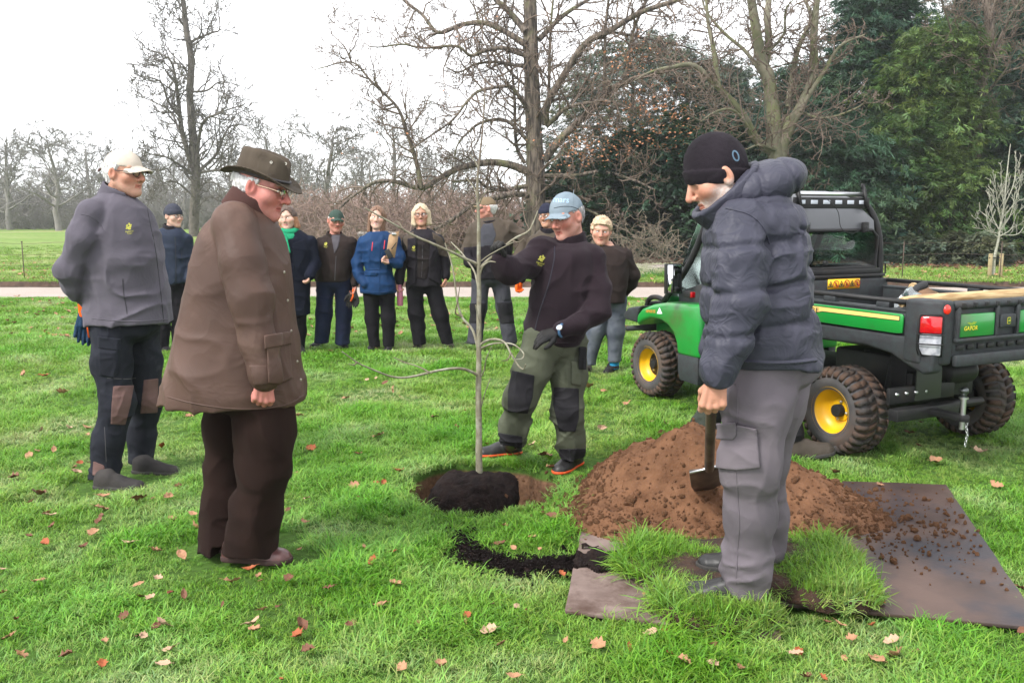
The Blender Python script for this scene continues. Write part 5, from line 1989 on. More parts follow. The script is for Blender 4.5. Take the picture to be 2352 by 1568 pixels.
# tailgate
tg = vpart('tailgate', MB().box((XR + 0.02, 0, 0.90), (0.05, 1.24, 0.30)), M_vblack, bevel=0.008)
vpart('tailgate_rail', MB().tube([(XR, -0.60, 1.052), (XR, 0.60, 1.052)], 0.028, 12), M_vblack, tg, smooth=True)
for y in np.arange(-0.55, 0.6, 0.10):
 vpart('rail_rib', MB().box((XR - 0.026, y, 1.052), (0.010, 0.035, 0.030)), M_vdark, tg, bevel=0.003)
def rpanel(y0, y1, z0, z1, off, name, m, bev=0.008, parent=tg, label=None):
 return vpart(name, MB().box((XR - off / 2 - 0.004, (y0 + y1) / 2, (z0 + z1) / 2), (off, abs(y1 - y0), z1 - z0)), m, parent, bevel=bev, label=label)
PZ0, PZ1 = 0.862, 1.000
g1 = rpanel(0.565, 0.262, PZ0, PZ1, 0.022, 'green_panel', M_vgreen, label='green tailgate panel with lettering')
g2 = rpanel(0.035, -0.35, PZ0, PZ1, 0.022, 'green_panel', M_vgreen)
for y in (0.585, 0.245, 0.055, -0.37):
 rpanel(y + 0.010, y - 0.010, 0.845, 1.04, 0.030, 'tailgate_rib', M_vblack, 0.006)
rpanel(0.60, -0.60, 0.835, 0.858, 0.032, 'tailgate_rib', M_vblack, 0.008)
rpanel(0.60, -0.60, 0.690, 0.760, 0.040, 'tailgate_lip', M_vblack, 0.014)
for y in np.arange(-0.54, 0.58, 0.09):
 rpanel(y + 0.030, y - 0.030, 0.785, 0.815, 0.012, 'louvre', M_vdark, 0.004)
lt = rpanel(0.225, 0.085, 0.905, 0.985, 0.034, 'latch', M_vblack, 0.010)
# lettering and leaping figure on the panel
v_, f_ = text_flat_early('GATOR')
xs_ = XR - 0.0268
def rear_flat(v, f, yc, zc, sx, sz, m, name, parent, x=xs_, lean=0.0):
 mb = MB()
 mb.add([(x, yc - (q[0] + lean * q[1]) * sx, zc + q[1] * sz) for q in v], f)
 return vpart(name, mb, m, parent)
rear_flat(v_, f_, 0.475, 0.912, 0.036, 0.036, M_print, 'lettering_outline', g1, xs_ + 0.0002, 0.15)
rear_flat(v_, f_, 0.477, 0.914, 0.0345, 0.0345, M_decal_y, 'lettering', g1, xs_ - 0.0008, 0.15)
beast = np.array([(-1.0, 0.35, 0), (-0.55, 0.45, 0), (-0.2, 0.30, 0), (0.15, 0.35, 0), (0.35, 0.55, 0), (0.6, 0.45, 0), (1.0, 0.50, 0), (0.95, 0.30, 0), (0.65, 0.20, 0), (0.75, -0.05, 0), (0.4, 0.05, 0), (0.1, -0.10, 0), (-0.2, 0.0, 0), (-0.4, -0.2, 0), (-0.45, 0.1, 0), (-0.75, 0.22, 0)])
rear_flat(beast, [tuple(range(len(beast)))], 0.470, 0.936, 0.042, 0.032, mat('olive_print', srgb(150, 180, 40, 0.7), 0.5), 'emblem', g1)
bd = np.array([(-0.7, -1, 0), (0.7, -1, 0), (1, -0.7, 0), (1, 0.7, 0), (0.7, 1, 0), (-0.7, 1, 0), (-1, 0.7, 0), (-1, -0.7, 0)])
xl = XR - 0.039
rear_flat(bd, [tuple(range(8))], 0.155, 0.945, 0.016, 0.020, M_decal_y, 'badge', lt, xl)
rear_flat(bd, [tuple(range(8))], 0.155, 0.945, 0.0135, 0.0175, mat('badge_green', srgb(20, 90, 40, 0.7), 0.4), 'badge_field', lt, xl - 0.0010)
deer = np.array([(-0.9, 0.0, 0), (-0.3, 0.25, 0), (0.35, 0.2, 0), (0.55, 0.6, 0), (0.9, 0.55, 0), (0.7, 0.25, 0), (0.6, -0.1, 0), (0.95, -0.5, 0), (0.3, -0.15, 0), (-0.35, -0.05, 0), (-0.6, -0.6, 0), (-0.65, -0.1, 0)])
rear_flat(deer, [tuple(range(len(deer)))], 0.155, 0.945, 0.011, 0.013, M_decal_y, 'badge_figure', lt, xl - 0.0020)

# cab ----------------------------------------------------------------
XC = 0.965
pane = [(-0.655, 1.155), (0.655, 1.155), (0.665, 1.40), (0.60, 1.452), (-0.60, 1.452), (-0.665, 1.40)]
mb = MB()
mb.prism([(y, z) for y, z in pane], 0, XC - 0.003, XC + 0.003)
rg = vpart('rear_window', mb, M_vpane)
fr_pts = [(XC, y, z) for y, z in pane] + [(XC, *pane[0])]
vpart('window_frame', MB().tube(fr_pts, 0.014, 8, caps=False), M_vdark, rg, smooth=True)
vpart('window_sill', MB().box((XC - 0.005, 0, 1.128), (0.05, 1.38, 0.045)), M_vdark, bevel=0.008)
M_ = np.eye(4)
M_[:3, 0], M_[:3, 1], M_[:3, 2], M_[:3, 3] = (0, 1, 0), (0, 0, 1), (-1, 0, 0), (XC - 0.004, -0.10, 1.20)
vpart('window_knob', MB().lathe([(0.0005, 0.026), (0.017, 0.026), (0.020, 0.020), (0.020, 0.0)], 16, M_), M_vdark, rg, smooth=True, autosmooth=40)
for y in (0.12, -0.50):
 vpart('window_hinge', MB().box((XC - 0.022, y, 1.475), (0.036, 0.055, 0.085)).box((XC - 0.034, y, 1.460), (0.03, 0.038, 0.05)), M_vdark, bevel=0.008)
# rear head panel curving up into the roof
prof = [(XC, 1.452), (XC + 0.01, 1.56), (XC + 0.06, 1.66), (XC + 0.15, 1.73), (XC + 0.30, 1.765), (XC + 0.50, 1.765), (XC + 0.60, 1.735), (XC + 0.54, 1.71), (XC + 0.30, 1.735), (XC + 0.17, 1.70), (XC + 0.09, 1.64), (XC + 0.04, 1.56), (XC + 0.03, 1.452)]
wtop = [0.63, 0.625, 0.61, 0.59, 0.58, 0.58, 0.575, 0.57, 0.575, 0.585, 0.605, 0.62, 0.625]
ny = 13
V_, n = [], len(prof)
for j in range(ny):
 t = -1 + 2 * j / (ny - 1)
 drop = 0.10 * max(0, abs(t) - 0.72) ** 2 / 0.0784
 for (x, z), w in zip(prof, wtop):
  V_.append((x, t * w, z - (drop if z > 1.6 else drop * 0.3)))
F_ = [(j * n + i, j * n + (i + 1) % n, (j + 1) * n + (i + 1) % n, (j + 1) * n + i) for j in range(ny - 1) for i in range(n)] + [tuple(range(n)), tuple(range((ny - 1) * n, ny * n))[::-1]]
mb = MB()
mb.add(V_, F_)
roof = vpart('roof', mb, mat('charcoal_roof', (0.060, 0.063, 0.070), 0.38, (0.072, 0.076, 0.083), 4, spec=0.5, wear=(srgb(110, 104, 96, 0.5), 3, 0.58, 0.85)), smooth=True, autosmooth=50)
# roll-over frame
for s in (-1, 1):
 rf = vpart('roll_bar', MB().tube(spline([(XC + 0.0, 0.72 * s, 0.60), (XC, 0.715 * s, 1.10), (XC + 0.01, 0.695 * s, 1.40), (XC + 0.05, 0.65 * s, 1.58), (XC + 0.16, 0.61 * s, 1.70), (XC + 0.34, 0.60 * s, 1.74), (XC + 0.46, 0.61 * s, 1.70), (1.66, 0.66 * s, 1.20), (1.98, 0.69 * s, 0.84)], 5), 0.026, 10), M_vdark, smooth=True)
 vpart('door_handle', MB().tube([(XC, 0.735 * s, 1.10), (XC, 0.775 * s, 1.10), (XC, 0.775 * s, 1.18), (XC, 0.735 * s, 1.18)], 0.007, 6), M_vdark, smooth=True)
vpart('windscreen', MB().prism([(1.985, 0.83), (1.992, 0.832), (1.50, 1.69), (1.493, 1.688)], 1, -0.64, 0.64), glass_mat('screen_glass', (0.80, 0.88, 0.85), 0.0, 0.02, 1.25))
for s in (1,):
 vpart('wiper', MB().tube([VL(1578, 600, lat=0.62), VL(1598, 560, lat=0.62)], 0.006, 6).tube([VL(1570, 612, lat=0.62), VL(1580, 596, lat=0.62)], 0.012, 6), M_vdark)
# bracket with lamps' feet above the rear window
br = vpart('lamp_bar', MB().box((XC + 0.045, -0.20, 1.665), (0.012, 0.80, 0.085)), M_vdark, bevel=0.003, label='perforated black lamp bar')
for k, y in enumerate(np.linspace(0.12, -0.52, 6)):
 vpart('slot', MB().box((XC + 0.0375, y, 1.672), (0.004, 0.070, 0.030)), mat('painted_sky_slot', (0.42, 0.45, 0.50), 0.3), br, bevel=0.0015)  # solid pads, no openings; sky showing through is put into their pale colour
vpart('lamp_rail', MB().tube([(XC + 0.055, 0.16, 1.735), (XC + 0.055, -0.54, 1.735)], 0.017, 10), M_steel, br, smooth=True)
for y in (0.16, -0.54):
 vpart('bracket_hook', MB().prism([(XC + 0.02, 1.62), (XC + 0.075, 1.80), (XC + 0.055, 1.815), (XC + 0.03, 1.77), (XC - 0.01, 1.63)], 1, y - 0.008, y + 0.008).box((XC + 0.062, y, 1.80), (0.012, 0.03, 0.045)), M_vdark, br)
vpart('cable', MB().tube(spline([(XC + 0.03, 0.02, 1.70), (XC + 0.0, -0.10, 1.69), (XC - 0.02, -0.20, 1.60), (XC - 0.025, -0.24, 1.47), (XC - 0.02, -0.38, 1.43), (XC - 0.02, -0.52, 1.50)], 6), 0.003, 5), M_vdark, smooth=True)
# warning label
def back_flat(v, f, yc, zc, s, m, name, parent, x):
 mb = MB()
 mb.add([(x, yc - q[0] * s, zc + q[1] * s) for q in v], f)
 return vpart(name, mb, m, parent)
xw = XF - 0.057
q0, q1 = VL(1902, 641, xf=xw), VL(1974, 662, xf=xw)
yc, zc = (q0[1] + q1[1]) / 2, (q0[2] + q1[2]) / 2
hw, hh_ = abs(q0[1] - q1[1]) / 2, abs(q0[2] - q1[2]) / 2
wl = vpart('warning_label', MB().box((xw, yc, zc), (0.003, 2 * hw, 2 * hh_ * 0.92)), M_warn, label='yellow warning label with pictograms')
tri = np.array([(-1, -0.8, 0), (1, -0.8, 0), (0, 0.95, 0), (-0.62, -0.58, 0), (0.62, -0.58, 0), (0, 0.55, 0)])
M_prohib = mat('prohibition_red', srgb(190, 60, 30, 0.8), 0.5)
for k in range(6):
 y = yc + hw * (1 - (2 * k + 1) / 6.0)
 if k % 2 == 0:
  back_flat(tri, [(0, 1, 4, 3), (1, 2, 5, 4), (2, 0, 3, 5)], y, zc, hh_ * 0.72, M_print, 'pictogram', wl, xw - 0.0028)
  back_flat(np.array([(-0.3, -0.5, 0), (0.35, -0.5, 0), (0.2, 0.0, 0), (0.0, 0.25, 0), (-0.2, 0.0, 0)]), [(0, 1, 2, 3, 4)], y, zc, hh_ * 0.72, M_print, 'pictogram', wl, xw - 0.0030)
 else:
  rg_ = np.concatenate([ell_poly_early(0, 0, 1, 1, 18), ell_poly_early(0, 0, 0.78, 0.78, 18)])
  back_flat(rg_, [(i, (i + 1) % 18, 18 + (i + 1) % 18, 18 + i) for i in range(18)], y, zc, hh_ * 0.74, M_prohib, 'pictogram', wl, xw - 0.0028)
  back_flat(np.array([(-0.75, 0.55, 0), (-0.55, 0.75, 0), (0.75, -0.55, 0), (0.55, -0.75, 0)]), [(0, 1, 2, 3)], y, zc, hh_ * 0.74, M_prohib, 'pictogram', wl, xw - 0.0031)
  back_flat(np.array([(-0.15, -0.6, 0), (0.25, -0.6, 0), (0.3, 0.1, 0), (0.0, 0.5, 0), (-0.3, 0.1, 0)]), [(0, 1, 2, 3, 4)], y, zc, hh_ * 0.7, M_print, 'pictogram', wl, xw - 0.0029)

# nose ---------------------------------------------------------------
flare = [(2.30, 0.60), (2.30, 0.70), (2.22, 0.765), (2.06, 0.815), (1.86, 0.850), (1.40, 0.870), (1.40, 0.430), (1.70, 0.430), (1.715, 0.52), (1.76, 0.60), (1.84, 0.655), (1.95, 0.690), (2.08, 0.692), (2.20, 0.655)]
for s in (1, -1):
 a, b = (0.46, 0.752) if s > 0 else (-0.752, -0.46)
 w = vpart('wing', MB().prism(flare, 1, a, b), M_vgreen, bevel=0.035, seg=4, label='green front wing')
 a, b = (0.50, 0.745) if s > 0 else (-0.745, -0.50)
 vpart('mud_flap', MB().prism([(1.42, 0.215), (1.66, 0.225), (1.685, 0.30), (1.695, 0.440), (1.42, 0.440)], 1, a + (0.16 if s > 0 else 0), b - (0 if s > 0 else 0.16)), M_vblack, w, bevel=0.010)
 a, b = (0.40, 0.745) if s > 0 else (-0.745, -0.40)
 vpart('nose_cap', MB().prism([(2.30, 0.630), (2.50, 0.640), (2.52, 0.690), (2.44, 0.752), (2.24, 0.785), (2.29, 0.71)], 1, a, b), M_vblack, w, bevel=0.020, seg=3)
v_, f_ = text_flat_early('HPX815E')
mb = MB()
mb.add([(2.075 - q[0] * 0.036, 0.7545, 0.752 + q[1] * 0.036 - 0.10 * (q[0] * 0.036) * -1 * 0.8) for q in v_], f_)
vpart('model_lettering', mb, mat('orange_print', srgb(226, 150, 60, 0.8), 0.5))
mb = MB()
mb.add([(1.945, 0.7545, 0.800), (1.905, 0.7545, 0.748), (1.985, 0.7545, 0.742)], [(0, 1, 2)])
vpart('white_triangle', mb, mat('white_print', (0.75, 0.75, 0.75), 0.5))
vpart('bonnet', MB().prism([(1.42, 0.50), (1.42, 0.925), (1.75, 0.915), (2.10, 0.865), (2.38, 0.775), (2.42, 0.60), (2.42, 0.45)], 1, -0.465, 0.465), M_vgreen, bevel=0.04, seg=4)
vpart('front_bumper', MB().box((2.47, 0, 0.58), (0.10, 1.12, 0.10)).tube([(2.46, 0.74, 0.56), (2.46, -0.74, 0.56)], 0.024, 10), M_vblack, bevel=0.0)
vpart('bull_bar', MB().tube(spline([(2.30, 0.42, 0.80), (2.46, 0.42, 0.83), (2.58, 0.42, 0.80), (2.62, 0.42, 0.70), (2.58, 0.42, 0.60), (2.48, 0.42, 0.58)], 6), 0.023, 10).tube(spline([(2.30, -0.42, 0.80), (2.46, -0.42, 0.83), (2.58, -0.42, 0.80), (2.62, -0.42, 0.70), (2.58, -0.42, 0.60), (2.48, -0.42, 0.58)], 6), 0.023, 10).tube([(2.60, 0.42, 0.76), (2.60, -0.42, 0.76)], 0.022, 10), M_vdark, smooth=True, autosmooth=50)
vpart('front_bracket', MB().prism([(2.20, 0.36), (2.38, 0.40), (2.40, 0.60), (2.18, 0.62)], 1, 0.40, 0.43), M_vdark)
# dash, steering wheel, seats (seen through the glass)
vpart('dashboard', MB().prism([(1.42, 0.60), (1.42, 0.98), (1.60, 1.02), (1.90, 0.93), (1.90, 0.60)], 1, -0.60, 0.60), M_vblack, bevel=0.02)
stw = MB()
a_ = np.linspace(0, 2 * math.pi, 25)
stw.tube([(1.33 + 0.09 * math.cos(a), 0.32 + 0.17 * math.sin(a), 1.10 + 0.15 * math.cos(a)) for a in a_], 0.014, 8, caps=False)
stw.tube([(1.52, 0.32, 0.98), (1.33, 0.32, 1.10)], 0.018, 8)
vpart('steering_wheel', stw, M_vdark, smooth=True)
for s in (1, -1):
 st = vpart('seat', MB().box((1.18, 0.30 * s, 0.66), (0.46, 0.46, 0.12)), M_vdark, bevel=0.03, seg=3)
 vpart('seat_back', MB().box((1.01, 0.30 * s, 0.95), (0.10, 0.44, 0.48)), M_vdark, st, bevel=0.03, seg=3)
# door mirror
mc = VL(1546, 640, lat=0.82)
hz = unit(np.array([0.20, 1.0, 0.0]))
nz = unit(np.array([-1.0, 0.20, 0.04]))
uz = np.cross(nz, hz)
Rm = np.array([nz, hz, uz * (1 if uz[2] > 0 else -1)]).T
mr_ = vpart('mirror', MB().box(mc, (0.045, 0.140, 0.245), Rm).tube([mc + np.array([0.02, -0.05, -0.05]), (1.85, 0.70, 0.98)], 0.013, 8), M_vdark, bevel=0.012)
vpart('mirror_glass', MB().box(mc + nz * 0.0245, (0.003, 0.118, 0.222), Rm), mat('mirror_silver', (0.88, 0.9, 0.92), 0.03, metallic=1.0), mr_, bevel=0.001)
il = VL(1583, 676, lat=0.76)
vpart('marker_lamp', MB().box(il, (0.085, 0.05, 0.055)), M_vdark, bevel=0.008)
vpart('marker_lens', MB().box(il + np.array([-0.047, 0, 0]), (0.012, 0.040, 0.045)), M_red, bevel=0.002)
vpart('gear_lever', MB().tube([VL(1562, 640, lat=0.55), VL(1578, 612, lat=0.55)], [0.010, 0.016], 8), M_vdark)

# tow hitch ----------------------------------------------------------
hb0, hb1 = VL(2051, 948, xf=-0.47), VL(2192, 940, xf=-0.47)
hz_ = (hb0[2] + hb1[2]) / 2
hitch = vpart('tow_hitch', MB().box((-0.47, (hb0[1] + hb1[1]) / 2, hz_), (0.075, abs(hb0[1] - hb1[1]), 0.075)), M_vdark, bevel=0.006, label='black steel tow hitch')
bp = VL(2210, 965, xf=-0.72)
vpart('draw_bar', MB().prism([(-0.45, bp[1] - 0.035), (-0.45, bp[1] + 0.035), (-0.74, bp[1] + 0.03), (-0.77, bp[1]), (-0.74, bp[1] - 0.03)], 2, bp[2] - 0.005, bp[2] + 0.035), M_vdark, hitch, bevel=0.005)
vpart('tie_plate', MB().box((-0.42, (hb0[1] + hb1[1]) / 2 - 0.02, hz_ + 0.11), (0.03, abs(hb0[1] - hb1[1]) * 1.05, 0.10)), M_vdark, hitch, bevel=0.006)
for k in range(4):
 M_ = np.eye(4)
 M_[:3, 0], M_[:3, 1], M_[:3, 2], M_[:3, 3] = (0, 1, 0), (0, 0, 1), (-1, 0, 0), (-0.436, hb0[1] - 0.06 - 0.085 * k, hz_ + 0.12)
 vpart('bolt', MB().lathe([(0.0005, 0.012), (0.010, 0.012), (0.012, 0.0)], 10, M_), M_steel, hitch)
bt, bb = VL(2216, 888, xf=-0.72), VL(2212, 985, xf=-0.72)
pz = lambda z: np.array([[1, 0, 0, -0.72], [0, 1, 0, bp[1]], [0, 0, 1, z], [0, 0, 0, 1]])
L_ = bt[2] - bb[2]
vpart('hitch_pin', MB().lathe([(0.0005, 0), (0.016, 0), (0.016, L_ * 0.72), (0.028, L_ * 0.72), (0.028, L_ * 0.76), (0.018, L_ * 0.77)], 16, pz(bb[2])), M_steel, hitch, smooth=True, autosmooth=40)
vpart('tow_ball', MB().lathe([(0.016, 0)] + [(0.026 * math.sin(a), 0.035 - 0.026 * math.cos(a)) for a in np.linspace(0.7, math.pi - 0.01, 12)], 18, pz(bb[2] + L_ * 0.77)), mat('ball_steel', (0.10, 0.11, 0.11), 0.3, metallic=0.9), hitch, smooth=True)
ch = MB()
for k in range(9):
 c = np.array([-0.745, bp[1] - 0.015 + 0.006 * math.sin(k), bb[2] + 0.02 - 0.018 * k + 0.03])
 a_ = np.linspace(0, 2 * math.pi, 9)
 ax = (1, 0) if k % 2 else (0, 1)
 ch.tube([c + np.array([0.007 * math.cos(t) * ax[0], 0.007 * math.cos(t) * ax[1], 0.012 * math.sin(t)]) for t in a_], 0.0022, 5, caps=False)
co = vpart('safety_chain', ch, M_steel, hitch)
co['kind'] = 'stuff'

# ---------------------------------------------------------------- load in the cargo box
def vworld(p):
 p = np.asarray(p, float)
 return np.array([VX, VY, 0]) + VS * (_vf * p[0] + _vl * p[1] + np.array([0, 0, p[2]]))
M_newwood = mat('peeled_timber', srgb(206, 178, 132, 0.72), 0.8, srgb(150, 118, 76, 0.7), 10, stretch=(0.5, 6, 6), bump=0.4, bscale=30, bdist=0.006, lo=0.42, hi=0.62)
for k, (pa, pb, r, lb) in enumerate([(VL(2150, 697, xf=-0.70) + np.array([0.22, 0.03, -0.01]), VL(2420, 672, xf=-0.62), 0.040, 'long peeled timber stake sticking out over the tailgate'), ((-0.35, 0.10, 1.00), (0.35, -0.45, 1.02), 0.035, 'shorter peeled timber stake lying in the cargo box')]):
 a, b = vworld(pa), vworld(pb)
 b = a + (b - a) * 1.25
 L0 = np.linalg.norm(b - a)
 ang = math.atan2(b[1] - a[1], b[0] - a[0])
 el = math.asin((b[2] - a[2]) / L0)
 mb = MB().tube([(0, 0, 0), (L0 * 0.08, 0, 0), (L0, 0, 0)], [r * 0.75, r, r], 10)
 o = mb.build('timber_stake', M_newwood, None, smooth=True, autosmooth=50)
 o.location = a
 o.rotation_euler = (0, -el, ang)
 tag(o, lb, 'stake')
# crumpled polythene sheet
g = np.random.default_rng(90)
n = 16
uu, vv = np.meshgrid(np.linspace(0, 1, n), np.linspace(0, 1, n), indexing='ij')
base_c = vworld((-0.20, 0.52, 0.98))
c00, c10, c01, c11 = [vworld(VL(*q)) for q in ((2028, 700, 0.50), (2120, 695, 0.50), (2072, 668, 0.42), (2098, 664, 0.36))]
S_ = (c00[None, None] * ((1 - uu) * (1 - vv))[..., None] + c10 * (uu * (1 - vv))[..., None] + c01 * ((1 - uu) * vv)[..., None] + c11 * (uu * vv)[..., None])
S_ = S_ + 0.03 * np.stack([vnoise(S_ * 1.0, 14, s) for s in (1, 2, 3)], -1)
i, j = np.meshgrid(np.arange(n - 1), np.arange(n - 1), indexing='ij')
F_ = np.stack([i * n + j, (i + 1) * n + j, (i + 1) * n + j + 1, i * n + j + 1], -1).reshape(-1, 4)
M_poly = glass_mat('polythene', (0.62, 0.74, 0.74), 0.20, 0.22)
ps = link('plastic_sheet', mesh_np('plastic_sheet', S_.reshape(-1, 3), F_), None, M_poly)
ps.modifiers.new('thickness', 'SOLIDIFY').thickness = 0.003
tag(ps, 'crumpled clear plastic sheet in the cargo box behind the corner post', 'plastic sheet')
# cardboard and a black hose
cb_ = [vworld(VL(*q)) for q in ((2098, 668, 0.10), (2130, 660, 0.02), (2180, 690, -0.05), (2120, 690, 0.12))]
mb = MB()
nn = unit(np.cross(cb_[1] - cb_[0], cb_[3] - cb_[0])) * 0.004
mb.add([q + nn for q in cb_] + [q - nn for q in cb_], [(0, 1, 2, 3), (7, 6, 5, 4), (0, 4, 5, 1), (1, 5, 6, 2), (2, 6, 7, 3), (3, 7, 4, 0)])
o = mb.build('cardboard', mat('brown_card', srgb(128, 96, 70, 0.65), 0.85, srgb(110, 82, 58, 0.65), 5))
tag(o, 'sheet of brown cardboard lying in the cargo box', 'cardboard')
hs_ = [vworld(VL(*q)) for q in ((2094, 672, 0.30), (2108, 660, 0.22), (2124, 654, 0.14))]
o = MB().tube(hs_, [0.022, 0.024, 0.026], 10).build('hose_end', M_rubber, smooth=True, autosmooth=50)
tag(o, 'thick black hose end poking up from the cargo box', 'hose')
hs_ = [vworld(VL(*q)) for q in ((2130, 690, 0.05), (2155, 682, 0.0), (2185, 676, -0.1))]
o = MB().tube(spline(hs_, 4), 0.020, 10).build('hand_tool', M_rubber, smooth=True, autosmooth=50)
tag(o, 'black tool handle lying across the cargo box', 'tool')
# ---------------------------------------------------------------- dressing people: outlines read from the photograph, set at their own distance
CAMP = np.array([0, 0, CAM_H])

def proj(p):
 p = np.asarray(p, float)
 x, y, z = p[:, 0], p[:, 1], p[:, 2] - CAM_H
 d = y * _c - z * _s
 return 1176 + FPX * x / d, 784 - FPX * (y * _s + z * _c) / d

def poly_sd(poly, x, y):
 poly = np.asarray(poly, float)
 d = np.full(len(x), 1e9)
 sgn = np.ones(len(x))
 n = len(poly)
 for i in range(n):
  a, b = poly[i], poly[i - 1]
  e = b - a
  wx, wy = x - a[0], y - a[1]
  t = np.clip((wx * e[0] + wy * e[1]) / (e @ e), 0, 1)
  d = np.minimum(d, (wx - e[0] * t) ** 2 + (wy - e[1] * t) ** 2)
  c1, c2, c3 = y >= a[1], y < b[1], e[0] * wy > e[1] * wx
  flip = (c1 & c2 & c3) | (~c1 & ~c2 & ~c3)
  sgn[flip] *= -1
 return sgn * np.sqrt(d)

def hit(fn, uv, Y, off=0.0, back=0.7):
 uv = np.asarray(uv, float)
 dr = np.array([ray(u, v) for u, v in uv])
 dn = dr / np.linalg.norm(dr, axis=1)[:, None]
 t = (Y - back) / dn[:, 1]
 for k in range(60):
  p = (CAMP + dn * t[:, None]).astype(f32)
  d = fn(p) - off
  t = t + np.clip(d * 0.75, -0.05, 0.05)
 return CAMP + dn * t[:, None]

class Fig(Person):
 """a person whose joints are given as photo-grid pixels at a distance"""
 def __init__(self, label, Y, base_uv, fine=0.008, group=None):
  b = G(*base_uv)
  super().__init__(label, (b[0], b[1], float(gh(b[0], b[1]))), group, fine)
  self.Y = Y
  self.inner = []
 def pt(self, u, v, dy=0.0):
  return P(u, v, self.Y + dy)
 def ch(self, lst):
  return [tuple(self.pt(q[0], q[1], q[2])) + (q[3],) for q in lst]
 def keys(self, rows):
  out = []
  for r in rows:
   v, ul, ur, b = r[:4]
   dy = r[4] if len(r) > 4 else 0.0
   a, c = self.pt(ul, v, dy), self.pt(ur, v, dy)
   out.append(((a[2] + c[2]) / 2, (a[0] + c[0]) / 2, a[1], (c[0] - a[0]) / 2, b))
  return out
 def bounds(self, pts, pad=0.2):
  p = np.array([q[:3] for q in pts])
  return p.min(0) - pad, p.max(0) + pad
 def jacket(self, rows, arms, mat, name='jacket', h=None, k=0.014, fold=None, n=2.3, label=None, armk=0.03, trap=True, lift=None):
  lift = (8 if self.Y > 8 else 0) if lift is None else lift
  rows = [(r[0] - lift * (1, 0.85, 0.55, 0.2)[min(i, 3)],) + tuple(r[1:]) if i < 4 else r for i, r in enumerate(rows)]
  arms = [[(a[0][0], a[0][1] - 0.7 * lift) + tuple(a[0][2:])] + list(a[1:]) for a in arms]
  K = self.keys(rows)
  AR = [self.ch(a) for a in arms]
  if trap:
   tk = max(K, key=lambda r: r[0])
   for a in AR:
    c0, sh = np.array([tk[1], tk[2], tk[0]]), np.array(a[0][:3])
    q = c0 * 0.45 + sh * 0.55
    q[2] = 0.5 * (c0[2] + sh[2]) - 0.035
    a.insert(0, tuple(q) + (a[0][3] * 0.86,))
  def fn(p):
   d = loft(p, K, n)
   for a in AR:
    d = smin(d, chain(p, a, armk), k)
   if fold is not None:
    d = d + fold(p)
   return d
  pts = [(q[1] - q[3], q[2] - q[4], q[0]) for q in K] + [(q[1] + q[3], q[2] + q[4], q[0]) for q in K] + [q[:3] for a in AR for q in a]
  lo, hi = self.bounds(pts, 0.12)
  self.jfn, self.jb = fn, (lo, hi)
  o = self.part(name, fn, lo, hi, h or self.fine, mat, label=label)
  mid = [(q[1], q[2], q[0], min(q[3], q[4]) * 0.55) for q in sorted(K, key=lambda r: -r[0])[:-1]]
  zb = min(q[0] for q in K)
  mid = [q for q in mid if q[2] - q[3] > zb + 0.02]
  self.inner.append(mid)
  for a in AR:
   self.inner.append([(q[0], q[1], q[2], q[3] * 0.6) for q in a])
  return o
 def trousers(self, legs, mat, name='trousers', h=None, k=0.02, fold=None, pelvis=None, label=None):
  LG = [self.ch(a) for a in legs]
  PV = None
  if pelvis:
   PV = (self.pt(*pelvis[0]), pelvis[1])
  def fn(p):
   d = chain(p, LG[0], 0.05)
   for a in LG[1:]:
    d = smin(d, chain(p, a, 0.05), k)
   if PV is not None:
    d = smin(d, d_ell(p, PV[0], PV[1]), 0.03)
   # flat hems at the ankle
   for a in LG:
    z = a[-1][2] - 0.01
    near = ((p[:, 0] - a[-1][0]) ** 2 + (p[:, 1] - a[-1][1]) ** 2) < 0.03
    d = np.where(near, np.maximum(d, z - p[:, 2]), d)
   if fold is not None:
    d = d + fold(p)
   return d
  pts = [q for a in LG for q in a] + ([tuple(PV[0])] if PV else [])
  lo, hi = self.bounds(pts, 0.2)
  self.tfn, self.tb = fn, (lo, hi)
  o = self.part(name, fn, lo, hi, h or self.fine, mat, label=label)
  for a in LG:
   self.inner.append([(q[0], q[1], q[2] + (0.07 if i == len(a) - 1 else 0), q[3] * 0.42) for i, q in enumerate(a)])
  self.inner.append([LG[0][0][:3] + (0.08,), LG[1][0][:3] + (0.08,)])
  return o
 def shoe(self, uv, ang, mat, L=0.29, W=0.050, Hh=0.09, h=None, sole=None, pitch=0.0, z=None, name='shoe', ankle=None, sole_mat=None, st=0.0125):
  b = G(uv[0], uv[1], z if z is not None else 0.0)
  b[2] = (float(gh(b[0], b[1])) if z is None else z)
  up, so, lo, hi = shoe_fn(b, ang, L, W, Hh, pitch, 0, st)
  if ankle is not None:
   an = self.pt(*ankle)
   fr = frame(ang, pitch)
   q0 = np.asarray(b) + fr[1] * 0.075 + fr[2] * 0.06
   up0 = up
   up = lambda p: smin(up0(p), d_seg(p, q0, an, 0.045, 0.048), 0.03)
   lo, hi = np.minimum(lo, an - 0.08), np.maximum(hi, an + 0.08)
  o = self.part(name, up, lo, hi, h or self.fine * 0.8, mat)
  if self.fine < 0.009 and pitch == 0:
   fr = frame(ang, pitch)
   for t in (0.40, 0.48, 0.56, 0.64):
    hh = np.interp(t, [0.30, 0.50, 0.70], [1.08, 0.92, 0.66]) * Hh
    pts = [b + fr[1] * L * (t + 0.02 * sx) + fr[0] * 0.022 * sx + fr[2] * (hh - 0.002 - 0.006 * abs(sx)) for sx in (-1, 0, 1)]
    self.mesh('lace', MB().tube(spline(pts, 3), 0.0024, 5), M_sole, o)
  self.part('sole', so, lo, hi, min(h or self.fine * 0.8, st * 0.45), sole_mat or M_sole, o)
  return o
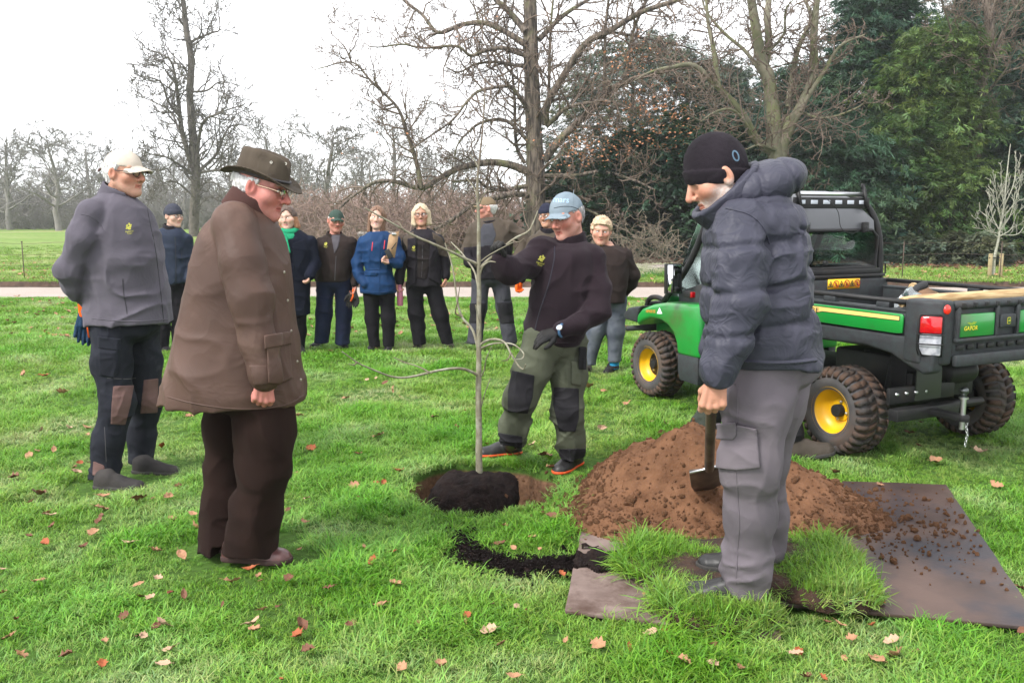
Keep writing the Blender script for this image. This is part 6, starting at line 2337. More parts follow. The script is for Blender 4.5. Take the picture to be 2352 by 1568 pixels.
 def hand(self, w, d, n, side, mat=None, name='glove', s=1.0, curl=(0.5,) * 4, thumb=0.4, fat=1.0, h=0.004, arm=None, spread=1.0):
  pr = hand_prims(w, d, n, side, s, curl, thumb, fat, spread)
  if arm is not None:
   pr.append((np.asarray(arm, float), np.asarray(w, float), 0.030 * s * fat, 0.026 * s * fat))
  fn = prims_sdf(pr)
  lo, hi = prims_bounds(pr)
  if mat is None:
   tone = np.array(self.ho.get('skin', srgb(222, 176, 150, 0.8))) * np.array([1.0, 0.90, 0.88])
   self.skin(fn, lo, hi, h, tone)
  else:
   return self.part(name, fn, lo, hi, h, mat)
 def patch(self, name, fn, poly, mat, t=0.004, h=None, parent=None, front=True, label=None, dy=(-0.6, 0.6)):
  """a raised piece of cloth on a garment, within an outline"""
  poly = np.asarray(poly, float)
  def f2(p):
   b = fn(p)
   u, v = proj(p)
   s = poly_sd(poly, u, v) * pxm(self.Y)
   return smax(smax(b - t, -(b + 0.012), 0.002), s.astype(f32), 0.003)
  hitp = hit(fn, poly, self.Y)
  c = hit(fn, [poly.mean(0)], self.Y)
  hp = np.concatenate([hitp, c])
  hp = hp[np.abs(hp[:, 1] - c[0, 1]) < 0.25]
  pad = 0.02
  yy = (hp[:, 1].min() - 0.03, hp[:, 1].max() + 0.03)
  corners = np.array([P(u, v, y) for u, v in (poly.min(0), poly.max(0), (poly[:, 0].min(), poly[:, 1].max()), (poly[:, 0].max(), poly[:, 1].min())) for y in yy])
  lo, hi = corners.min(0) - pad, corners.max(0) + pad
  return self.part(name, f2, lo, hi, h or self.fine * 0.7, mat, parent, label)
 def seam(self, name, fn, uv, mat, r=0.0015, parent=None, off=0.0, per=6, sides=5, label=None):
  uv = spline(np.asarray(uv, float), per)
  pts = hit(fn, uv, self.Y, off)
  return self.mesh(name, MB().tube(pts, r, sides), mat, parent, label=label)
 def decal(self, name, fn, flat, uv, size, mat, parent=None, rot=0.0, off=0.0015, skew=0.0, label=None, sx=1.0):
  """flat outline laid onto the cloth around a point; size in photo-grid pixels"""
  v, f = flat
  c, s = math.cos(R(rot)), math.sin(R(rot))
  x, y = v[:, 0] * sx, v[:, 1]
  uvp = np.stack([uv[0] + (x * c + y * s) * size, uv[1] - (y * c - x * s) * size + skew * x * size], -1)
  pts = hit(fn, uvp, self.Y, off)
  mb = MB()
  mb.add(pts, f)
  return self.mesh(name, mb, mat, parent, smooth=False, label=label)

def ell_poly(cx, cy, rx, ry, rot=0, n=10):
 a = np.arange(n) * 2 * math.pi / n
 x, y = rx * np.cos(a), ry * np.sin(a)
 c, s = math.cos(R(rot)), math.sin(R(rot))
 return np.stack([cx + x * c - y * s, cy + x * s + y * c, 0 * x], -1)

def emblem_flat(words=True):
 """oak sprig: a few lobes and two short lines of lettering below"""
 V, F, n = [], [], 0
 def put(p):
  nonlocal n
  V.append(p)
  F.append(tuple(range(n, n + len(p))))
  n += len(p)
 for (x, y, a, b, r) in [(-0.20, 0.34, 0.20, 0.11, 60), (0.12, 0.48, 0.20, 0.12, 100), (-0.05, 0.10, 0.30, 0.12, 20), (0.22, 0.15, 0.17, 0.11, 70), (0.05, -0.10, 0.22, 0.10, -10), (-0.30, 0.02, 0.13, 0.09, 30), (0.32, 0.36, 0.12, 0.10, 40)]:
  put(ell_poly(x, y, a, b, r))
 if words:
  for wd, y, sz in (('National', -0.42, 0.30), ('Trust', -0.68, 0.30)):
   v, f = text_flat(wd, 1.0, 0.01)
   V.append(v * sz + np.array([0, y, 0]))
   F += [tuple(i + n for i in q) for q in f]
   n += len(v)
 return np.concatenate(V), F

EMBLEM = emblem_flat()
M_emblem = mat('yellow_thread', srgb(196, 192, 80, 0.7), 0.7)
M_zip = mat('zip_teeth', (0.10, 0.10, 0.11), 0.35, metallic=0.6)
M_zip_black = mat('black_zip', (0.010, 0.010, 0.012), 0.5)
M_button = mat('press_stud', (0.30, 0.27, 0.22), 0.35, metallic=0.8)

def cloth(name, c, c2=None, rough=0.9, bump=0.35, bscale=260, sheen=0.0, bdist=0.002, scale=6, spec=0.10, wear=None, wrinkle=0.35, wscale=6.5):
 c = np.array(c) * 0.80
 c2 = c * 1.25 if c2 is None else np.array(c2) * 0.80
 m = mat(name, tuple(c), rough, tuple(c2), scale, bump=bump, bscale=bscale, bdist=bdist, sheen=sheen, spec=spec, wear=wear)
 if wrinkle:
  nt = m.node_tree
  tc = N(nt, 'ShaderNodeTexCoord')
  mu = N(nt, 'ShaderNodeTexNoise')
  mu.inputs['Scale'].default_value = wscale
  mu.inputs['Detail'].default_value = 2.5
  mu.inputs['Distortion'].default_value = 0.9
  nt.links.new(tc.outputs['Object'], mu.inputs['Vector'])
  sb = N(nt, 'ShaderNodeMath', operation='SUBTRACT')
  sb.inputs[1].default_value = 0.5
  ab = N(nt, 'ShaderNodeMath', operation='ABSOLUTE')
  nt.links.new(mu.outputs[0], sb.inputs[0])
  nt.links.new(sb.outputs[0], ab.inputs[0])
  bp = N(nt, 'ShaderNodeBump')
  bp.invert = True
  bp.inputs['Strength'].default_value = wrinkle
  bp.inputs['Distance'].default_value = 0.03
  nt.links.new(ab.outputs[0], bp.inputs['Height'])
  b = nt.nodes['Principled BSDF']
  if b.inputs['Normal'].is_linked:
   nt.links.new(bp.outputs[0], b.inputs['Normal'].links[0].from_node.inputs['Normal'])
  else:
   nt.links.new(bp.outputs[0], b.inputs['Normal'])
 return m

def ridges(p, sc, seed, warp=0.035):
 """narrow pinched ridges with broad slack between, 0..1"""
 a = vnoise(p, 5.0, seed + 40)
 w = p + (warp * a)[:, None] * np.array([1.0, 0.6, -0.9], f32) + (warp * vnoise(p, 6.0, seed + 50))[:, None] * np.array([-0.5, 1.0, 0.7], f32)
 return (1 - np.minimum(np.abs(vnoise(w, sc, seed)) * 1.7, 1)) ** 2.2

def folds(amp, sc, seed=0, ring=None):
 """ring: list of ((x,y,z) centre, radius, amplitude, wavelength) bunching near joints"""
 sc = np.asarray(sc, float)
 def fn(p):
  m = 0.55 + 0.9 * vnoise(p, 3.0, seed + 21)
  d = amp * 0.6 - 1.45 * amp * np.clip(m, 0, 1.3) * ridges(p, sc, seed) - 0.5 * amp * ridges(p, sc[[2, 0, 1]] * 1.7, seed + 7)
  d = d + 0.5 * amp * vnoise(p, 4.0, seed + 30)
  if ring:
   for c, rad, am, wl in ring:
    q = p - np.asarray(c, f32)
    w = np.exp(-(q * q).sum(1) / (rad * rad))
    d = d - w * am * 1.3 * (ridges(p, (6.0, 6.0, 0.85 / wl), seed + 11, 0.06) - 0.25)
  return d.astype(f32)
 return fn
# ---------------------------------------------------------------- the four people in front
SK_RED = srgb(206, 146, 128, 0.62)
SK_TAN = srgb(208, 158, 132, 0.62)
SK_PALE = srgb(226, 186, 166, 0.64)

# --- man in grey fleece, arms behind his back, at the left
M_fleece_grey = cloth('grey_fleece', srgb(92, 88, 97, 0.80), sheen=0.25, bump=0.5, bscale=320)
M_work_black = cloth('black_work_cotton', srgb(42, 44, 52, 0.6), srgb(56, 58, 68, 0.6), bscale=300, wear=(srgb(90, 92, 98, 0.6), 5, 0.62, 0.8))
M_patch_brown = cloth('brown_knee_cloth', srgb(112, 88, 84, 0.75), bscale=300)
M_shoe_grey = cloth('grey_suede', srgb(82, 78, 76, 0.75), srgb(60, 58, 58, 0.75), bscale=120)
M_cap_cream = cloth('cream_cotton', srgb(226, 216, 202, 0.82), srgb(205, 192, 176, 0.82), bscale=300)
f = Fig('man in grey fleece and cream cap with hands clasped behind his back, far left', 5.25, (290, 1100), 0.0075)
f.head(f.pt(287, 399), frame(72, 4, 0), dict(skin=SK_TAN, red=0.8, old=1, nose=1.15, brow=(0.35, 0.33, 0.32), stubble=((0.55, 0.5, 0.48), 0.06), neck=1.1, iris='blue', open=0.002), 1.06, neck_to=f.pt(262, 478, 0.0))
f.headpart('hair', lambda q: hair_short(q, 0.010, -0.06, -0.02, top=0.045), 0.0045, M_hair, col=hair_cols((0.62, 0.61, 0.60), (0.40, 0.39, 0.38)))
cp = f.headpart('cap', lambda q: smin(cap_dome(q, 0.0, 0.040, -0.5, 0.002), cap_brim(q, 0.046, 0.100, 0.080, 6.5, 0.22), 0.004), 0.0042, M_cap_cream, ext=0.2)
mb = MB()
mb.tube([f.H(-0.05, -0.100, 0.032), f.H(-0.03, -0.118, 0.028), f.H(-0.01, -0.165, 0.005)], [0.010, 0.009, 0.007], 6)
f.mesh('cap_strap', mb, M_patch_brown, cp)
f.glasses(M_lens_frame, 0.021, 0.0019)
rows = [(438, 246, 286, 0.07), (452, 226, 304, 0.11), (466, 208, 324, 0.145), (486, 196, 342, 0.175), (514, 188, 355, 0.20), (560, 190, 364, 0.215), (620, 196, 373, 0.215), (680, 202, 382, 0.21), (722, 202, 389, 0.225), (741, 203, 391, 0.23)]
arms = [[(212, 490, -0.15, 0.078), (190, 545, -0.19, 0.078), (162, 622, -0.17, 0.072), (172, 655, -0.11, 0.066), (206, 698, 0.02, 0.046)],
  [(300, 490, 0.17, 0.075), (262, 600, 0.22, 0.07), (215, 695, 0.10, 0.046)]]
el = f.pt(165, 630, -0.17)
def fold1(p):
 return folds(0.010, (5, 5, 9), 2, [(el, 0.12, 0.008, 0.075)])(p) - 0.012 * (ridges(p, (2.5, 2.5, 9.0), 77, 0.08) - 0.3) * np.exp(-((p[:, 2] - f.pt(300, 600)[2]) / 0.16) ** 2)
jk = f.jacket(rows, arms, M_fleece_grey, 'fleece', k=0.016, fold=fold1, label='grey fleece jacket')
# stand collar, open in front
cc = f.pt(268, 452)
def collar1(p):
 q = (p - A3(*cc)) @ frame(72, 24).T
 rr = np.sqrt((q[:, 0] / 1.0) ** 2 + (q[:, 1] / 1.15) ** 2)
 r0 = 0.082 - 0.10 * (q[:, 2] - 0.02)
 d = np.abs(rr - r0) - 0.0075
 d = smax(d.astype(f32), (np.abs(q[:, 2] - 0.012) - 0.048).astype(f32), 0.008)
 op = np.maximum(np.abs(q[:, 0]) - 0.022 - 0.25 * np.maximum(q[:, 2], 0), -q[:, 1])
 return smax(d, -op.astype(f32), 0.01) + 0.002 * vnoise(p, 14, 2)
f.part('collar', collar1, cc - 0.16, cc + 0.16, 0.006, M_fleece_grey, jk)
f.part('polo_collar', lambda p: smax(np.abs(d_ell(p, cc + np.array([0.01, 0, 0.0]), (0.073, 0.073, 0.075))) - 0.004, (p[:, 2] - cc[2] - 0.05).astype(f32), 0.004), cc - 0.12, cc + 0.12, 0.006, cloth('dark_green_knit', srgb(44, 66, 56, 0.75)), f.root)
f.seam('zip', f.jfn, [(338, 478), (346, 520), (355, 560), (363, 620), (370, 680), (376, 738)], M_zip_black, 0.0026, jk)
f.seam('pocket_zip', f.jfn, [(282, 640), (284, 672), (290, 705), (292, 722)], M_zip_black, 0.0022, jk)
f.seam('seam', f.jfn, [(186, 492), (206, 496), (226, 510), (238, 530)], M_fleece_grey, 0.003, jk)
f.seam('hem', f.jfn, [(212, 731), (260, 736), (320, 738), (386, 733)], M_fleece_grey, 0.0035, jk)
f.decal('emblem', f.jfn, EMBLEM, (296, 524), 18, M_emblem, jk, rot=-8)
legs = [[(258, 745, -0.09, 0.118), (256, 830, -0.10, 0.108), (270, 925, -0.12, 0.092), (250, 1010, -0.14, 0.084), (240, 1092, -0.16, 0.084)],
  [(318, 745, 0.10, 0.112), (330, 830, 0.12, 0.100), (338, 920, 0.12, 0.088), (326, 1000, 0.16, 0.080), (322, 1060, 0.17, 0.078)]]
kn, an = f.pt(270, 925, -0.1), f.pt(243, 1065, -0.14)
tr = f.trousers(legs, M_work_black, fold=folds(0.011, (6, 6, 11), 5, [(an, 0.13, 0.013, 0.05), (kn, 0.13, 0.008, 0.06)]), pelvis=((290, 748, 0.0), (0.185, 0.18, 0.10)))
f.patch('knee_patch', f.tfn, [(260, 886), (308, 884), (300, 930), (288, 976), (254, 974), (256, 930)], M_patch_brown, 0.004, parent=tr, label='brown knee patch')
f.patch('knee_patch', f.tfn, [(330, 872), (364, 868), (362, 948), (322, 950)], M_patch_brown, 0.004, parent=tr, label='brown knee patch')
f.patch('hem_patch', f.tfn, [(214, 1058), (240, 1068), (242, 1092), (212, 1092)], M_patch_brown, 0.004, parent=tr)
f.patch('thigh_pocket', f.tfn, [(226, 786), (274, 792), (274, 858), (262, 868), (228, 862)], M_work_black, 0.008, parent=tr)
f.patch('pocket_flap', f.tfn, [(224, 772), (278, 778), (277, 806), (225, 800)], M_work_black, 0.012, parent=tr)
f.seam('stitching', f.tfn, [(246, 868), (290, 870), (312, 868)], cloth('pale_stitch', (0.2, 0.19, 0.18)), 0.0009, tr)
f.seam('stitching', f.tfn, [(240, 980), (242, 1020), (244, 1060)], cloth('pale_stitch2', (0.16, 0.155, 0.15)), 0.0009, tr)
f.shoe((218, 1116), 82, M_shoe_grey, 0.31, 0.054, 0.092, ankle=(240, 1072, -0.15))
f.shoe((306, 1079), 82, M_shoe_grey, 0.30, 0.054, 0.090, ankle=(322, 1045, 0.17))
hw = f.pt(206, 700, 0.02)
f.hand(hw, (-0.10, 0.05, -1), (0.2, 0.9, 0), 1, s=1.05, curl=(0.7, 0.75, 0.8, 0.8), h=0.005)
f.finish(f.inner + [[tuple(f.pt(265, 470)) + (0.05,), tuple(f.pt(270, 560)) + (0.08,)]])
# work gloves he dangles
gl = thing('work_gloves', 'pair of blue and orange work gloves dangling behind the man in grey fleece', 'gloves', tuple(f.pt(195, 700, 0.03)))
go = np.array(gl.location)
M_gl_blue = cloth('blue_rubber', srgb(38, 62, 88, 0.8), bscale=90, rough=0.6)
M_gl_orange = cloth('orange_knit', srgb(235, 98, 30, 0.85), bscale=200)
for k, (u, v, d, nn, mt, cr) in enumerate([(193, 722, (-0.18, 0, -1), (0.3, -0.9, 0), M_gl_blue, (0.12, 0.08, 0.1, 0.15)), (201, 726, (0.10, 0.1, -1), (-0.5, -0.8, 0), M_gl_blue, (0.2, 0.15, 0.1, 0.1))]):
 w = f.pt(u, v, 0.02 + 0.03 * k)
 pr = hand_prims(w, d, nn, 1 if k else -1, 1.02, cr, 0.05, 1.10)
 v_, f_ = mesh_sdf(prims_sdf(pr), *prims_bounds(pr), 0.0045)
 link('glove', mesh_np('glove', v_ - go, f_), gl, mt)
 pr = [(w + np.array([0, 0, 0.055]), w, 0.030, 0.028)]
 v_, f_ = mesh_sdf(prims_sdf(pr), *prims_bounds(pr), 0.0045)
 link('cuff', mesh_np('cuff', v_ - go, f_), gl, M_gl_orange)
m = MB().tube([f.pt(196, 715, -0.03) - go, f.pt(203, 745, -0.035) - go, f.pt(206, 775, -0.03) - go], [0.012, 0.013, 0.009], 8)
m.build('orange_finger', M_gl_orange, gl, smooth=True)

# --- man in the long waxed coat and brimmed hat
M_wax = cloth('brown_waxed_cotton', srgb(92, 70, 61, 0.58), srgb(114, 88, 77, 0.58), rough=0.62, bump=0.22, bscale=420, scale=2.2, spec=0.2, wear=(srgb(134, 108, 97, 0.6), 3.2, 0.56, 0.85))
M_cord_collar = cloth('brown_corduroy_collar', srgb(82, 58, 54, 0.72), sheen=0.2)
M_cord = mat('brown_corduroy', srgb(44, 30, 27, 0.42), 0.95, srgb(58, 41, 36, 0.42), 5, bump=0.5, bscale=300, stretch=(1, 1, 0.06), sheen=0.05, spec=0.1)
M_hat = cloth('brown_waxed_hat', srgb(98, 88, 76, 0.70), srgb(80, 70, 60, 0.7), rough=0.75, bump=0.2, bscale=400)
M_shoe_brown = mat('oxblood_leather', srgb(104, 66, 64, 0.7), 0.38, srgb(80, 48, 46, 0.7), 14, bump=0.15, bscale=90, spec=0.5)
f = Fig('older man in long brown waxed coat and brimmed hat seen from the side', 3.92, (585, 1285), 0.0065)
f.head(f.pt(603, 432), frame(80, 16, 0), dict(skin=srgb(208, 142, 130, 0.62), red=0.9, old=1, nose=1.2, jaw=1.05, fat=0.008, brow=(0.4, 0.36, 0.34), neck=1.15, iris='blue'), 1.06, h=0.004, neck_to=f.pt(566, 505))
f.headpart('hair', lambda q: hair_short(q, 0.012, -0.052, -0.02, top=0.035), 0.004, M_hair, col=hair_cols((0.58, 0.57, 0.56), (0.36, 0.35, 0.34)))
def felt_hat(q):
 x, y, z = q[:, 0], q[:, 1] + 0.012, q[:, 2] - 0.040
 t = np.clip(z / 0.105, 0, 1)
 a, b = 0.090 - 0.014 * t, 0.112 - 0.012 * t
 r = (np.sqrt((x / a) ** 2 + (y / b) ** 2) - 1) * 0.09
 top = 0.108 - 0.10 * np.abs(x) * 0 - 0.030 * np.exp(-(x / 0.022) ** 2) * np.clip((y + 0.10) / 0.05, 0, 1) - 0.10 * np.maximum(y, 0)
 r = smax(r.astype(f32), (z - top).astype(f32), 0.022)
 # side pinches
 r = smax(r, -d_ell(np.stack([np.abs(x), y, z], 1), (0.094, 0.055, 0.095), (0.020, 0.045, 0.035)), 0.03)
 r = smax(r, (-z).astype(f32), 0.003)
 rr = np.sqrt((x / 0.140) ** 2 + (y / 0.168) ** 2)
 zb = 0.002 + 1.7 * x * x * 0.9 - 1.5 * y * y * 0.55 + 0.02 * np.abs(y) * 0
 br = smax((np.abs(z - zb) * 0.85 - 0.0028).astype(f32), ((rr - 1) * 0.14).astype(f32), 0.003)
 return smin(r, br, 0.010) + 0.0010 * vnoise(q, 26, 4)
ht = f.headpart('hat', felt_hat, 0.0045, M_hat, ext=0.24, label='brown wide-brimmed waxed hat')
bm_ = MB()
pts = [f.H(0.0925 * math.cos(a), -0.012 + 0.1145 * math.sin(a), 0.050) for a in np.linspace(0, 2 * math.pi, 33)]
bm_.tube(pts, 0.006, 6, caps=False)
f.mesh('hat_band', bm_, mat('dark_band', (0.03, 0.026, 0.028), 0.6), ht)
hfn = lambda p: felt_hat(f.hl(p)) * f.hs
for uv in ((623, 373), (656, 376)):
 mb = MB()
 c = hit(hfn, [uv], f.Y)[0]
 fr = frame(0)
 mb.lathe([(0.0025, 0.0), (0.0026, 0.0025), (0.0058, 0.0032), (0.0062, 0.0)], 14, np.array([[1, 0, 0, c[0]], [0, 0, -1, c[1]], [0, 1, 0, c[2]], [0, 0, 0, 1]]))
 f.mesh('eyelet', mb, mat('dull_brass', (0.42, 0.40, 0.34), 0.4, metallic=0.7), ht)
f.glasses(M_gold, 0.019, 0.0013)
rows = [(456, 538, 578, 0.075, 0.02), (476, 514, 598, 0.12), (500, 493, 628, 0.175), (532, 474, 647, 0.213), (590, 452, 660, 0.235), (660, 436, 670, 0.245), (740, 420, 678, 0.26), (820, 402, 688, 0.275), (880, 386, 698, 0.285), (918, 376, 702, 0.285)]
arms = [[(538, 515, -0.17, 0.088), (556, 600, -0.235, 0.092), (575, 690, -0.255, 0.086), (592, 780, -0.27, 0.075), (606, 858, -0.285, 0.058), (608, 868, -0.285, 0.056)],
  [(585, 520, 0.19, 0.085), (600, 690, 0.26, 0.080), (622, 850, 0.26, 0.055)]]
e2 = f.pt(574, 690, -0.25)
c2_ = f.pt(604, 830, -0.28)
def fold2(p):
 d = folds(0.012, (4.2, 4.2, 2.2), 12, [(e2, 0.13, 0.007, 0.085), (c2_, 0.08, 0.004, 0.05)])(p)
 u = p[:, 0] - f.pt(430, 800)[0]
 low = np.clip((f.pt(500, 640)[2] - p[:, 2]) / 0.5, 0, 1)
 return d - 0.014 * low * (ridges(p, (9.0, 6.0, 1.6), 71, 0.05) - 0.3)
jk = f.jacket(rows, arms, M_wax, 'coat', fold=fold2, k=0.012, h=0.0070, label='long brown waxed coat')
# storm cape edge, collar, pocket, press studs
cc = f.pt(572, 476)
def collar2(p):
 q = (p - A3(*cc)) @ frame(80, 30).T
 rr = np.sqrt((q[:, 0] / 1.0) ** 2 + (q[:, 1] / 1.15) ** 2)
 r0 = 0.086 - 0.15 * q[:, 2]
 d = smax((np.abs(rr - r0) - 0.008).astype(f32), (np.abs(q[:, 2] - 0.012) - 0.050).astype(f32), 0.008)
 op = np.maximum(np.abs(q[:, 0]) - 0.03 - 0.25 * np.maximum(q[:, 2], 0), 0.03 - q[:, 1])
 return smax(d, -op.astype(f32), 0.01) + 0.0018 * vnoise(p, 16, 2)
f.part('collar', collar2, cc - 0.17, cc + 0.17, 0.0055, M_cord_collar, jk, label='dark brown corduroy collar')
f.patch('pocket', f.jfn, [(612, 782), (664, 775), (672, 868), (640, 884), (616, 880)], M_wax, 0.016, parent=jk, h=0.005)
f.patch('pocket_flap', f.jfn, [(606, 770), (668, 760), (670, 790), (608, 802)], M_wax, 0.024, parent=jk, h=0.005)
f.seam('hem', f.jfn, [(376, 908), (440, 925), (520, 937), (600, 938), (660, 928), (698, 908)], M_wax, 0.0035, jk)
for uv in ((652, 625), (660, 690), (668, 760), (682, 830), (690, 872), (662, 775)):
 c = hit(f.jfn, [uv], f.Y)[0]
 mb = MB().lathe([(0.0005, -0.006), (0.0052, -0.005), (0.0062, 0.0), (0.0062, 0.004)], 12, np.array([[1, 0, 0, c[0]], [0, 0, 1, c[1]], [0, -1, 0, c[2]], [0, 0, 0, 1]]))
 f.mesh('press_stud', mb, M_button, jk)
# cuff band
f.patch('cuff', f.jfn, [(572, 838), (628, 838), (632, 882), (584, 886)], M_wax, 0.004, parent=jk)
legs = [[(600, 900, -0.10, 0.125), (606, 985, -0.10, 0.118), (606, 1080, -0.11, 0.104), (590, 1170, -0.09, 0.108), (572, 1262, -0.08, 0.120)],
  [(530, 900, 0.11, 0.120), (522, 985, 0.12, 0.105), (516, 1080, 0.13, 0.090), (510, 1160, 0.09, 0.090), (510, 1262, 0.03, 0.104)]]
kn, an = f.pt(600, 1085, -0.1), f.pt(575, 1235, -0.08)
tr = f.trousers(legs, M_cord, fold=folds(0.013, (5, 5, 5), 15, [(an, 0.15, 0.014, 0.06), (kn, 0.18, 0.014, 0.09)]), pelvis=((560, 890, 0.0), (0.19, 0.2, 0.12)), h=0.0076)
f.shoe((512, 1283), 84, M_shoe_brown, 0.315, 0.058, 0.095, ankle=(566, 1235, -0.08), h=0.005, z=0.028, sole_mat=cloth('brown_sole', srgb(78, 62, 60, 0.7)))
f.shoe((480, 1258), 76, M_shoe_brown, 0.31, 0.058, 0.095, z=0.028, ankle=(520, 1215, 0.16), h=0.005, sole_mat=cloth('brown_sole2', srgb(78, 62, 60, 0.7)))
# trainer stripes on the near shoe
for k in range(2):
 f.seam('shoe_stripe', shoe_fn(np.array([*G(512, 1287)[:2], float(gh(*G(512, 1287)[:2]))]), 84, 0.315, 0.056, 0.088)[0], [(590 + 14 * k, 1262), (598 + 14 * k, 1274), (608 + 14 * k, 1283)], mat('dark_stripe', (0.03, 0.025, 0.03), 0.5), 0.0035)
w = f.pt(606, 866, -0.285)
f.hand(w, (-0.06, -0.03, -1), (-0.45, 0.88, 0.1), 1, s=1.08, curl=(0.90, 0.95, 0.98, 0.98), thumb=0.8, h=0.0036, arm=f.pt(602, 835, -0.28))
f.finish(f.inner + [[tuple(f.pt(568, 490)) + (0.05,), tuple(f.pt(560, 560)) + (0.08,)]])

# --- man in the dark padded jacket with the spade
M_puff = cloth('charcoal_padded_nylon', srgb(72, 73, 88, 0.58), srgb(80, 80, 95, 0.58), rough=0.55, bump=0.12, bscale=500, spec=0.22, wrinkle=0.55, wscale=13)
M_beanie = cloth('black_knit', srgb(40, 35, 41, 0.55), srgb(54, 48, 55, 0.55), bump=0.7, bscale=340, bdist=0.003, sheen=0.1)
M_cargo = cloth('grey_cargo_cotton', srgb(128, 120, 128, 0.58), srgb(140, 131, 138, 0.58), bump=0.25, bscale=420, scale=3)
M_leather_black = mat('black_leather', (0.014, 0.014, 0.015), 0.45, (0.024, 0.023, 0.023), 16, bump=0.2, bscale=80, spec=0.3)
f = Fig('bearded man in charcoal padded jacket and black beanie holding a spade', 3.36, (1715, 1378), 0.006)
ZT = 0.075
f.head(f.pt(1646, 408), frame(-86, 27, 0), dict(skin=SK_TAN, red=0.5, nose=1.15, brow=(0.16, 0.13, 0.12), stubble=((0.52, 0.47, 0.44), 0.85), neck=1.15, old=1, eye=0.0016, gaze=(0, -0.5)), 1.08, h=0.004, neck_to=f.pt(1720, 500))
bn = f.headpart('beanie', lambda q: beanie(q, True, 0.012, 0.012, 0.46), 0.0042, M_beanie, ext=0.2, label='black fleece beanie')
bfn = lambda p: beanie(f.hl(p), True, 0.012, 0.012, 0.46) * f.hs
f.decal('badge', bfn, (np.concatenate([ell_poly(0, 0, 0.46, 0.80, 8, 20), ell_poly(0, 0, 0.26, 0.58, 8, 20)]), [(i, (i + 1) % 20, 20 + (i + 1) % 20, 20 + i) for i in range(20)]), (1690, 358), 17, cloth('blue_rubber_badge', srgb(104, 130, 150, 0.7)), bn, rot=-12)
rows = [(442, 1690, 1800, 0.12), (466, 1652, 1822, 0.17), (500, 1628, 1838, 0.215), (560, 1618, 1850, 0.225), (640, 1614, 1858, 0.225), (720, 1616, 1866, 0.225), (790, 1626, 1874, 0.215), (832, 1650, 1880, 0.205)]
arms = [[(1705, 520, -0.15, 0.092), (1700, 590, -0.215, 0.098), (1698, 690, -0.235, 0.096), (1678, 775, -0.25, 0.080), (1652, 842, -0.26, 0.062), (1648, 858, -0.26, 0.056)],
  [(1690, 520, 0.18, 0.09), (1680, 690, 0.22, 0.085), (1640, 800, 0.20, 0.06)]]
GRT = [f.pt(1750, v)[2] for v in (462, 532, 614, 708)]
GRA = [f.pt(1690, v, -0.22)[2] for v in (560, 662, 758)]
def fold3(p):
 arm = (p[:, 1] < f.Y - 0.17) | (p[:, 0] < f.pt(1700, 600)[0] - 0.02)
 d = np.zeros(len(p), f32)
 wz = p[:, 2] + 0.010 * vnoise(p, 7, 3) - 0.10 * (p[:, 0] - f.pt(1780, 600)[0])
 wa = p[:, 2] + 0.014 * vnoise(p, 8, 6) - 0.10 * (p[:, 0] - f.pt(1700, 600)[0])
 for g_ in GRT:
  d = d + np.where(arm, 0, 0.013 * np.exp(-((wz - g_) / 0.014) ** 2))
  d = d + np.where(arm, 0, 0.007 * np.exp(-((wz - g_) / 0.06) ** 2) * np.abs(vnoise(p, (26, 26, 5), 9)))
 for g_ in GRA:
  d = d + np.where(arm, 0.012 * np.exp(-((wa - g_) / 0.015) ** 2) + 0.010 * np.exp(-((wa - g_) / 0.06) ** 2) * np.abs(vnoise(p, (22, 22, 6), 11)), 0)
 d = d - 0.008 * ridges(p, (7, 7, 11), 14) - 0.008 * ridges(p, (10, 10, 5), 17) + 0.006 + 0.005 * vnoise(p, 7, 4)
 return d.astype(f32)
jk = f.jacket(rows, arms, M_puff, 'padded_jacket', fold=fold3, n=2.4, k=0.010, label='charcoal padded jacket')
# hood lying on the shoulders
def hood(p):
 c = f.pt(1748, 430)
 q = (p - A3(*c)) @ frame(-90, 24).T
 d = d_ell(q, (0, -0.02, 0.0), (0.155, 0.150, 0.085))
 d = smin(d, d_ell(q, (0, 0.070, 0.012), (0.135, 0.100, 0.070)), 0.05)
 d = smax(d, -d_ell(q, (0, 0.150, 0.060), (0.088, 0.135, 0.10)), 0.02)
 d = d + 0.010 * np.exp(-((q[:, 1] - 0.035 + 0.3 * q[:, 2]) / 0.010) ** 2) + 0.010 * np.exp(-((q[:, 1] + 0.085) / 0.010) ** 2)
 return d + creases(p, 0.007, (8, 8, 8), 4)
hc = f.pt(1752, 432)
f.part('hood', hood, hc - 0.27, hc + 0.27, 0.006, M_puff, jk)
# high collar in front of the throat
cc = f.pt(1690, 468)
def collar3(p):
 q = (p - A3(*cc)) @ frame(-86, 42).T
 rr = np.sqrt((q[:, 0] / 1.0) ** 2 + (q[:, 1] / 1.15) ** 2)
 d = smax((np.abs(rr - 0.108 - 0.16 * q[:, 2]) - 0.014).astype(f32), (np.abs(q[:, 2] - 0.0) - 0.075).astype(f32), 0.014)
 return d + creases(p, 0.004, (12, 12, 12), 2)
f.part('collar', collar3, cc - 0.24, cc + 0.24, 0.006, M_puff, jk)
f.seam('hem', f.jfn, [(1712, 830), (1760, 833), (1820, 832), (1874, 826)], M_puff, 0.009, jk)
f.seam('armhole_seam', f.jfn, [(1668, 478), (1720, 492), (1752, 520), (1768, 560)], M_puff, 0.004, jk)
f.patch('rib_cuff', lambda p: chain(p, [tuple(f.pt(1650, 845, -0.26)) + (0.045,), tuple(f.pt(1644, 872, -0.262)) + (0.040,)]), [(1608, 852), (1680, 850), (1680, 880), (1612, 882)], M_beanie, 0.004, parent=jk)
